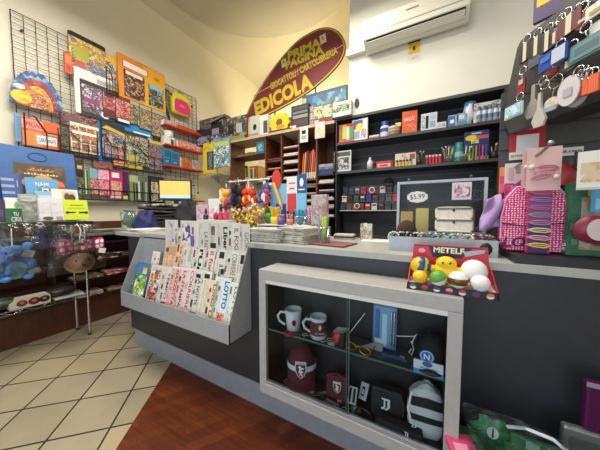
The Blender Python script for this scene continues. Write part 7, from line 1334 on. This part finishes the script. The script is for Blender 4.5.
kr('dark red heart tag keyring near the frame edge on the top row', 583, 6, 584, 20, .06, .05, 'o', mat('#7a1c24', .35), arts=[(.3, .4, .7, .6, mat('#c8a8a4'))], D=.95)
kr('grey teal keyring on the top row next to the dark red tag', 578, 8, 576, 18, .05, .04, 'x', mat('#5a7a80', .4))
kr('white and gold keyring at the frame corner of the top row', 594, 2, 598, 8, .06, .04, 'x', mat('#d8d0c0', .4), arts=[(.2, .2, .8, .5, mat('#a88a4a'))], D=.94)
kr('blue and silver picture plate keyring in the middle of the second row', 561, 43, 553, 58, .10, .062, 'x', mat('#2a4a98', .25), D=.93, arts=[(.5, .1, .95, .9, mat('#b8c0cc', .2)), (.1, .5, .45, .8, mat('#3a62b8'))])
kr('grey metal keyring hanging at the start of the second row', 541, 48, 536, 60, .06, .045, 'x', mat('#6a7078', .3, .6))
kr('dark oval medallion keyring with a cream face', 573, 44, 571, 63, .055, .05, 'o', mat('#3a3a38', .4), D=.945, arts=[(.25, .25, .75, .75, CRM)])
kr('large grey teal rectangular relief keyring', 586, 26, 588, 47, .11, .062, 'x', mat('#5a7a80', .35, .3), D=.94, arts=[(.08, .12, .92, .88, mat('#6a8a8e', .35, .3)), (.2, .3, .8, .7, mat('#4a686c', .4))])
kr('white tag keyring at the frame edge beyond the grey teal relief', 597, 18, 600, 28, .05, .05, 'x', mat('#c8c8c4', .4), D=.95)
kr('red and silver sweet-shaped keyring near the board edge', 523, 70, 522, 86, .035, .06, 'x', mat('#8a2430', .35), arts=[(.2, .6, .8, .95, mat('#c8c8c8', .3, .6))])
kr('small dark red keyring behind the blue picture plate', 556, 62, 552, 72, .05, .03, 'o', mat('#7a2028', .4))
kr('light blue picture card keyring at the lower board corner', 520, 96, 514, 111, .085, .055, 'x', mat('#a8c8d0', .35), D=.93, arts=[(.08, .1, .92, .9, pr(['#a8c8d0', '#c8dce0', '#88b0bc'], 40, 2))])
kr('pewter bottle-shaped keyring in the lower row', 543, 80, 534, 101, .07, .13, 'guitar', mat('#a8a49c', .35, .5), D=.95, arts=[(.3, .1, .7, .35, mat('#8a8680'))])
kr('pale grey feather-shaped keyring in the lower row', 545, 84, 540, 110, .055, .13, 'guitar', mat('#c0bcb4', .4, .3), D=.94)
kr('shell keyring on a large silver ring in the lower row', 556, 80, 552, 104, .055, .05, 'o', noisy('#b8a890', '#d8d0c4', 60, .4), ring=.024, D=.95, arts=[(.1, .0, .9, .35, mat('#8a98a8'))])
kr('white oval printed plate keyring in front of its twin', 579, 70, 569, 91, .07, .10, 'o', mat('#c4c0c4', .35), D=.935, arts=[(.3, .3, .7, .6, mat('#a8a0a8'))])
kr('white oval plate keyring partly behind the other oval plate', 584, 70, 577, 92, .07, .10, 'o', mat('#b4b0b4', .35), D=.955)
for i, (px, lab) in enumerate(((583, 'orange tassel keyring beside the white oval plates'), (589, 'orange tassel keyring in the middle of the three tassels'), (595, 'orange tassel keyring closest to the frame edge'))):
    kr(lab, px - 2, 74 - i, px, 87 - i * 2, .028, .055, 'strap', stripes('#c8502a', '#d86a3c', .006), D=.945 - .01 * i)
# dark upper shelf with a yellow box above the header board
t = thing('hanging_packet', 'yellow and violet packet hanging above the header board against the white wall', 'packet', (onr(551, 8, 1.06)), (0, 0, YAW - R(60)))
b = MB(); b.box(-.05, -.02, -.04, .05, 0, .12, mat('#5a4a6a', .4)); b.rect(-.04, .02, .04, .1, -.0205, mat('#d8b828')); b.build('carton', t); b = MB(); b.tube([(0, -.01, .12), (0, .0, .2)], .003, BLACK, 5); b.build('hook', t)
q = FH * 1.16 + RT * 1.04; t = thing('upper_header', 'plain black upper panel rising behind the keyring board', 'panel', (q.x, q.y, 2.095), (0, 0, YAW - R(90)))
b = MB(); b.poly([(.16, 0), (.8, 0), (.8, .5), (.36, .5), (.22, .16)], 0, .02, HD); b.build('panel_board', t); b = MB(); b.box(.3, .02, 0, .33, .05, .45, HD); b.build('brace', t)
# ------------------------------------------------------------------ toys on a low crate at the foot of the counter
t = thing('low_crate', 'dark green low crate at the foot of the counter carrying bagged toys', 'crate', (.40, .98, 0))
b = MB()
for k in range(4): b.box(-.29, -.15, .05 + k * .1, .33, -.135, .13 + k * .1, mat('#1c5a38', .5)); b.box(-.29, .135, .05 + k * .1, .33, .15, .13 + k * .1, mat('#1c5a38', .5)); b.box(-.29, -.135, .05 + k * .1, -.275, .135, .13 + k * .1, mat('#1c5a38', .5)); b.box(.315, -.135, .05 + k * .1, .33, .135, .13 + k * .1, mat('#1c5a38', .5))
b.build('slat', t); b = MB(); b.box(-.29, -.15, .43, .33, .15, .445, mat('#1a6a40', .5)); b.build('top_board', t)
for x in (-.285, .305):
    for y in (-.145, .125): b = MB(); b.box(x, y, 0, x + .02, y + .02, .43, mat('#123a26', .5)); b.build('corner_post', t)
GRN = noisy('#12603a', '#1a7248', 30, .45, bump=.2)
c = ony(492, 424, 1.06); t = thing('toy_rosette', 'green folded rosette toy with a pale oval middle in a clear bag', 'toy', (c.x, 1.08, .446))
b = MB(); rings = []
for s, y in ((.3, 0), (1, -.012), (1, -.022), (.35, -.035)): rings.append([((.055 + .012 * math.cos(a * .3142 * 6)) * s * math.cos(a * .3142), y, .075 + (.045 + .01 * math.cos(a * .3142 * 6)) * s * math.sin(a * .3142)) for a in range(20)])
b.loft(rings, GRN); b.build('pleated_body', t); b = MB(); b.disc(.0, .078, .017, .022, -.037, mat('#b8c0b8')); b.rect(-.003, .06, .003, .096, -.0375, mat('#2a3a30')); b.build('oval_button', t); b = MB(); b.ball((-.05, -.02, .02), .018, GRN, 10); b.ball((.05, -.03, .015), .012, mat('#d0d0c8'), 8); b.build('foot', t); b = MB(); b.cbox((.03, -.05, .02), (.04, .003, .022), mat('#d8dcd8')); b.build('paper_tag', t)
c = ony(541, 428, 1.05); t = thing('toy_gun', 'green toy water pistol with a white curved handle in a clear bag', 'toy', (c.x, 1.06, .446), (0, 0, -.1))
b = MB(); b.box(-.075, -.02, .06, .075, .0, .1, GRN); b.box(.03, -.02, .02, .06, 0, .06, GRN); b.build('toy_body', t, bev=.006); b = MB(); b.rect(-.035, .066, .0, .094, -.0206, mat('#8ab0a0')); b.build('label', t); b = MB(); b.tube([(-.085, -.01, .108), (-.04, -.012, .13), (.03, -.012, .128), (.07, -.01, .1)], .006, mat('#d0d8e0', .3), 8); b.build('curved_handle', t)
for sx in (-.05, .03): b = MB(); b.lathe([(.001, 0), (.014, 0), (.014, .03), (.001, .032)], mat('#8a2430', .4), (sx, -.015, .001), 12); b.build('red_wheel', t)
b = MB(); b.sheet(lambda u, v: (.135 + .42 * u + .012 * math.sin(v * 5), .985 + .06 * v + .01 * math.sin(u * 9 + v * 4), .447 + (.165 - .04 * u) * v + .004 * math.sin(u * 7)), 20, 12, glass('#f4f4f2', .06, .07, 20, .005)); tag(b.build('clear_bag'), 'clear shiny bag lying over the green toys on the low crate', 'bag')
t = pk('purple_bag', 'purple foil snack bag with a pale round emblem beside the low crate toys', 'snack bag', (ony(597, 402, 1.12).x + .035, 1.14, .598), 0, .13, .165, .03, mat('#4a1442', .25), [(0, .9, 1, 1, mat('#b8a8b8', .3, .5)), (.4, .3, .95, .75, mat('#c8a0a8'), 'o'), (.5, .4, .85, .66, mat('#b85a6a'), 'o')], bev=.008)
t = pk('silver_bag', 'silver grey foil bag standing under the purple snack bag', 'snack bag', (ony(594, 435, 1.10).x, 1.13, .447), 0, .14, .15, .03, mat('#8a8c8c', .25, .6), [(.1, .2, .6, .8, mat('#6a6c6e', .3, .6))], bev=.008)
pk('pink_packet', 'glossy pink packet lying on the near corner of the low crate', 'packet', (ony(463, 447, .98).x + .012, .96, .446), (R(-80), 0, .3), .09, .09, .012, mat('#d04a78', .2), [(.2, .2, .7, .6, mat('#e890b0', .2))])
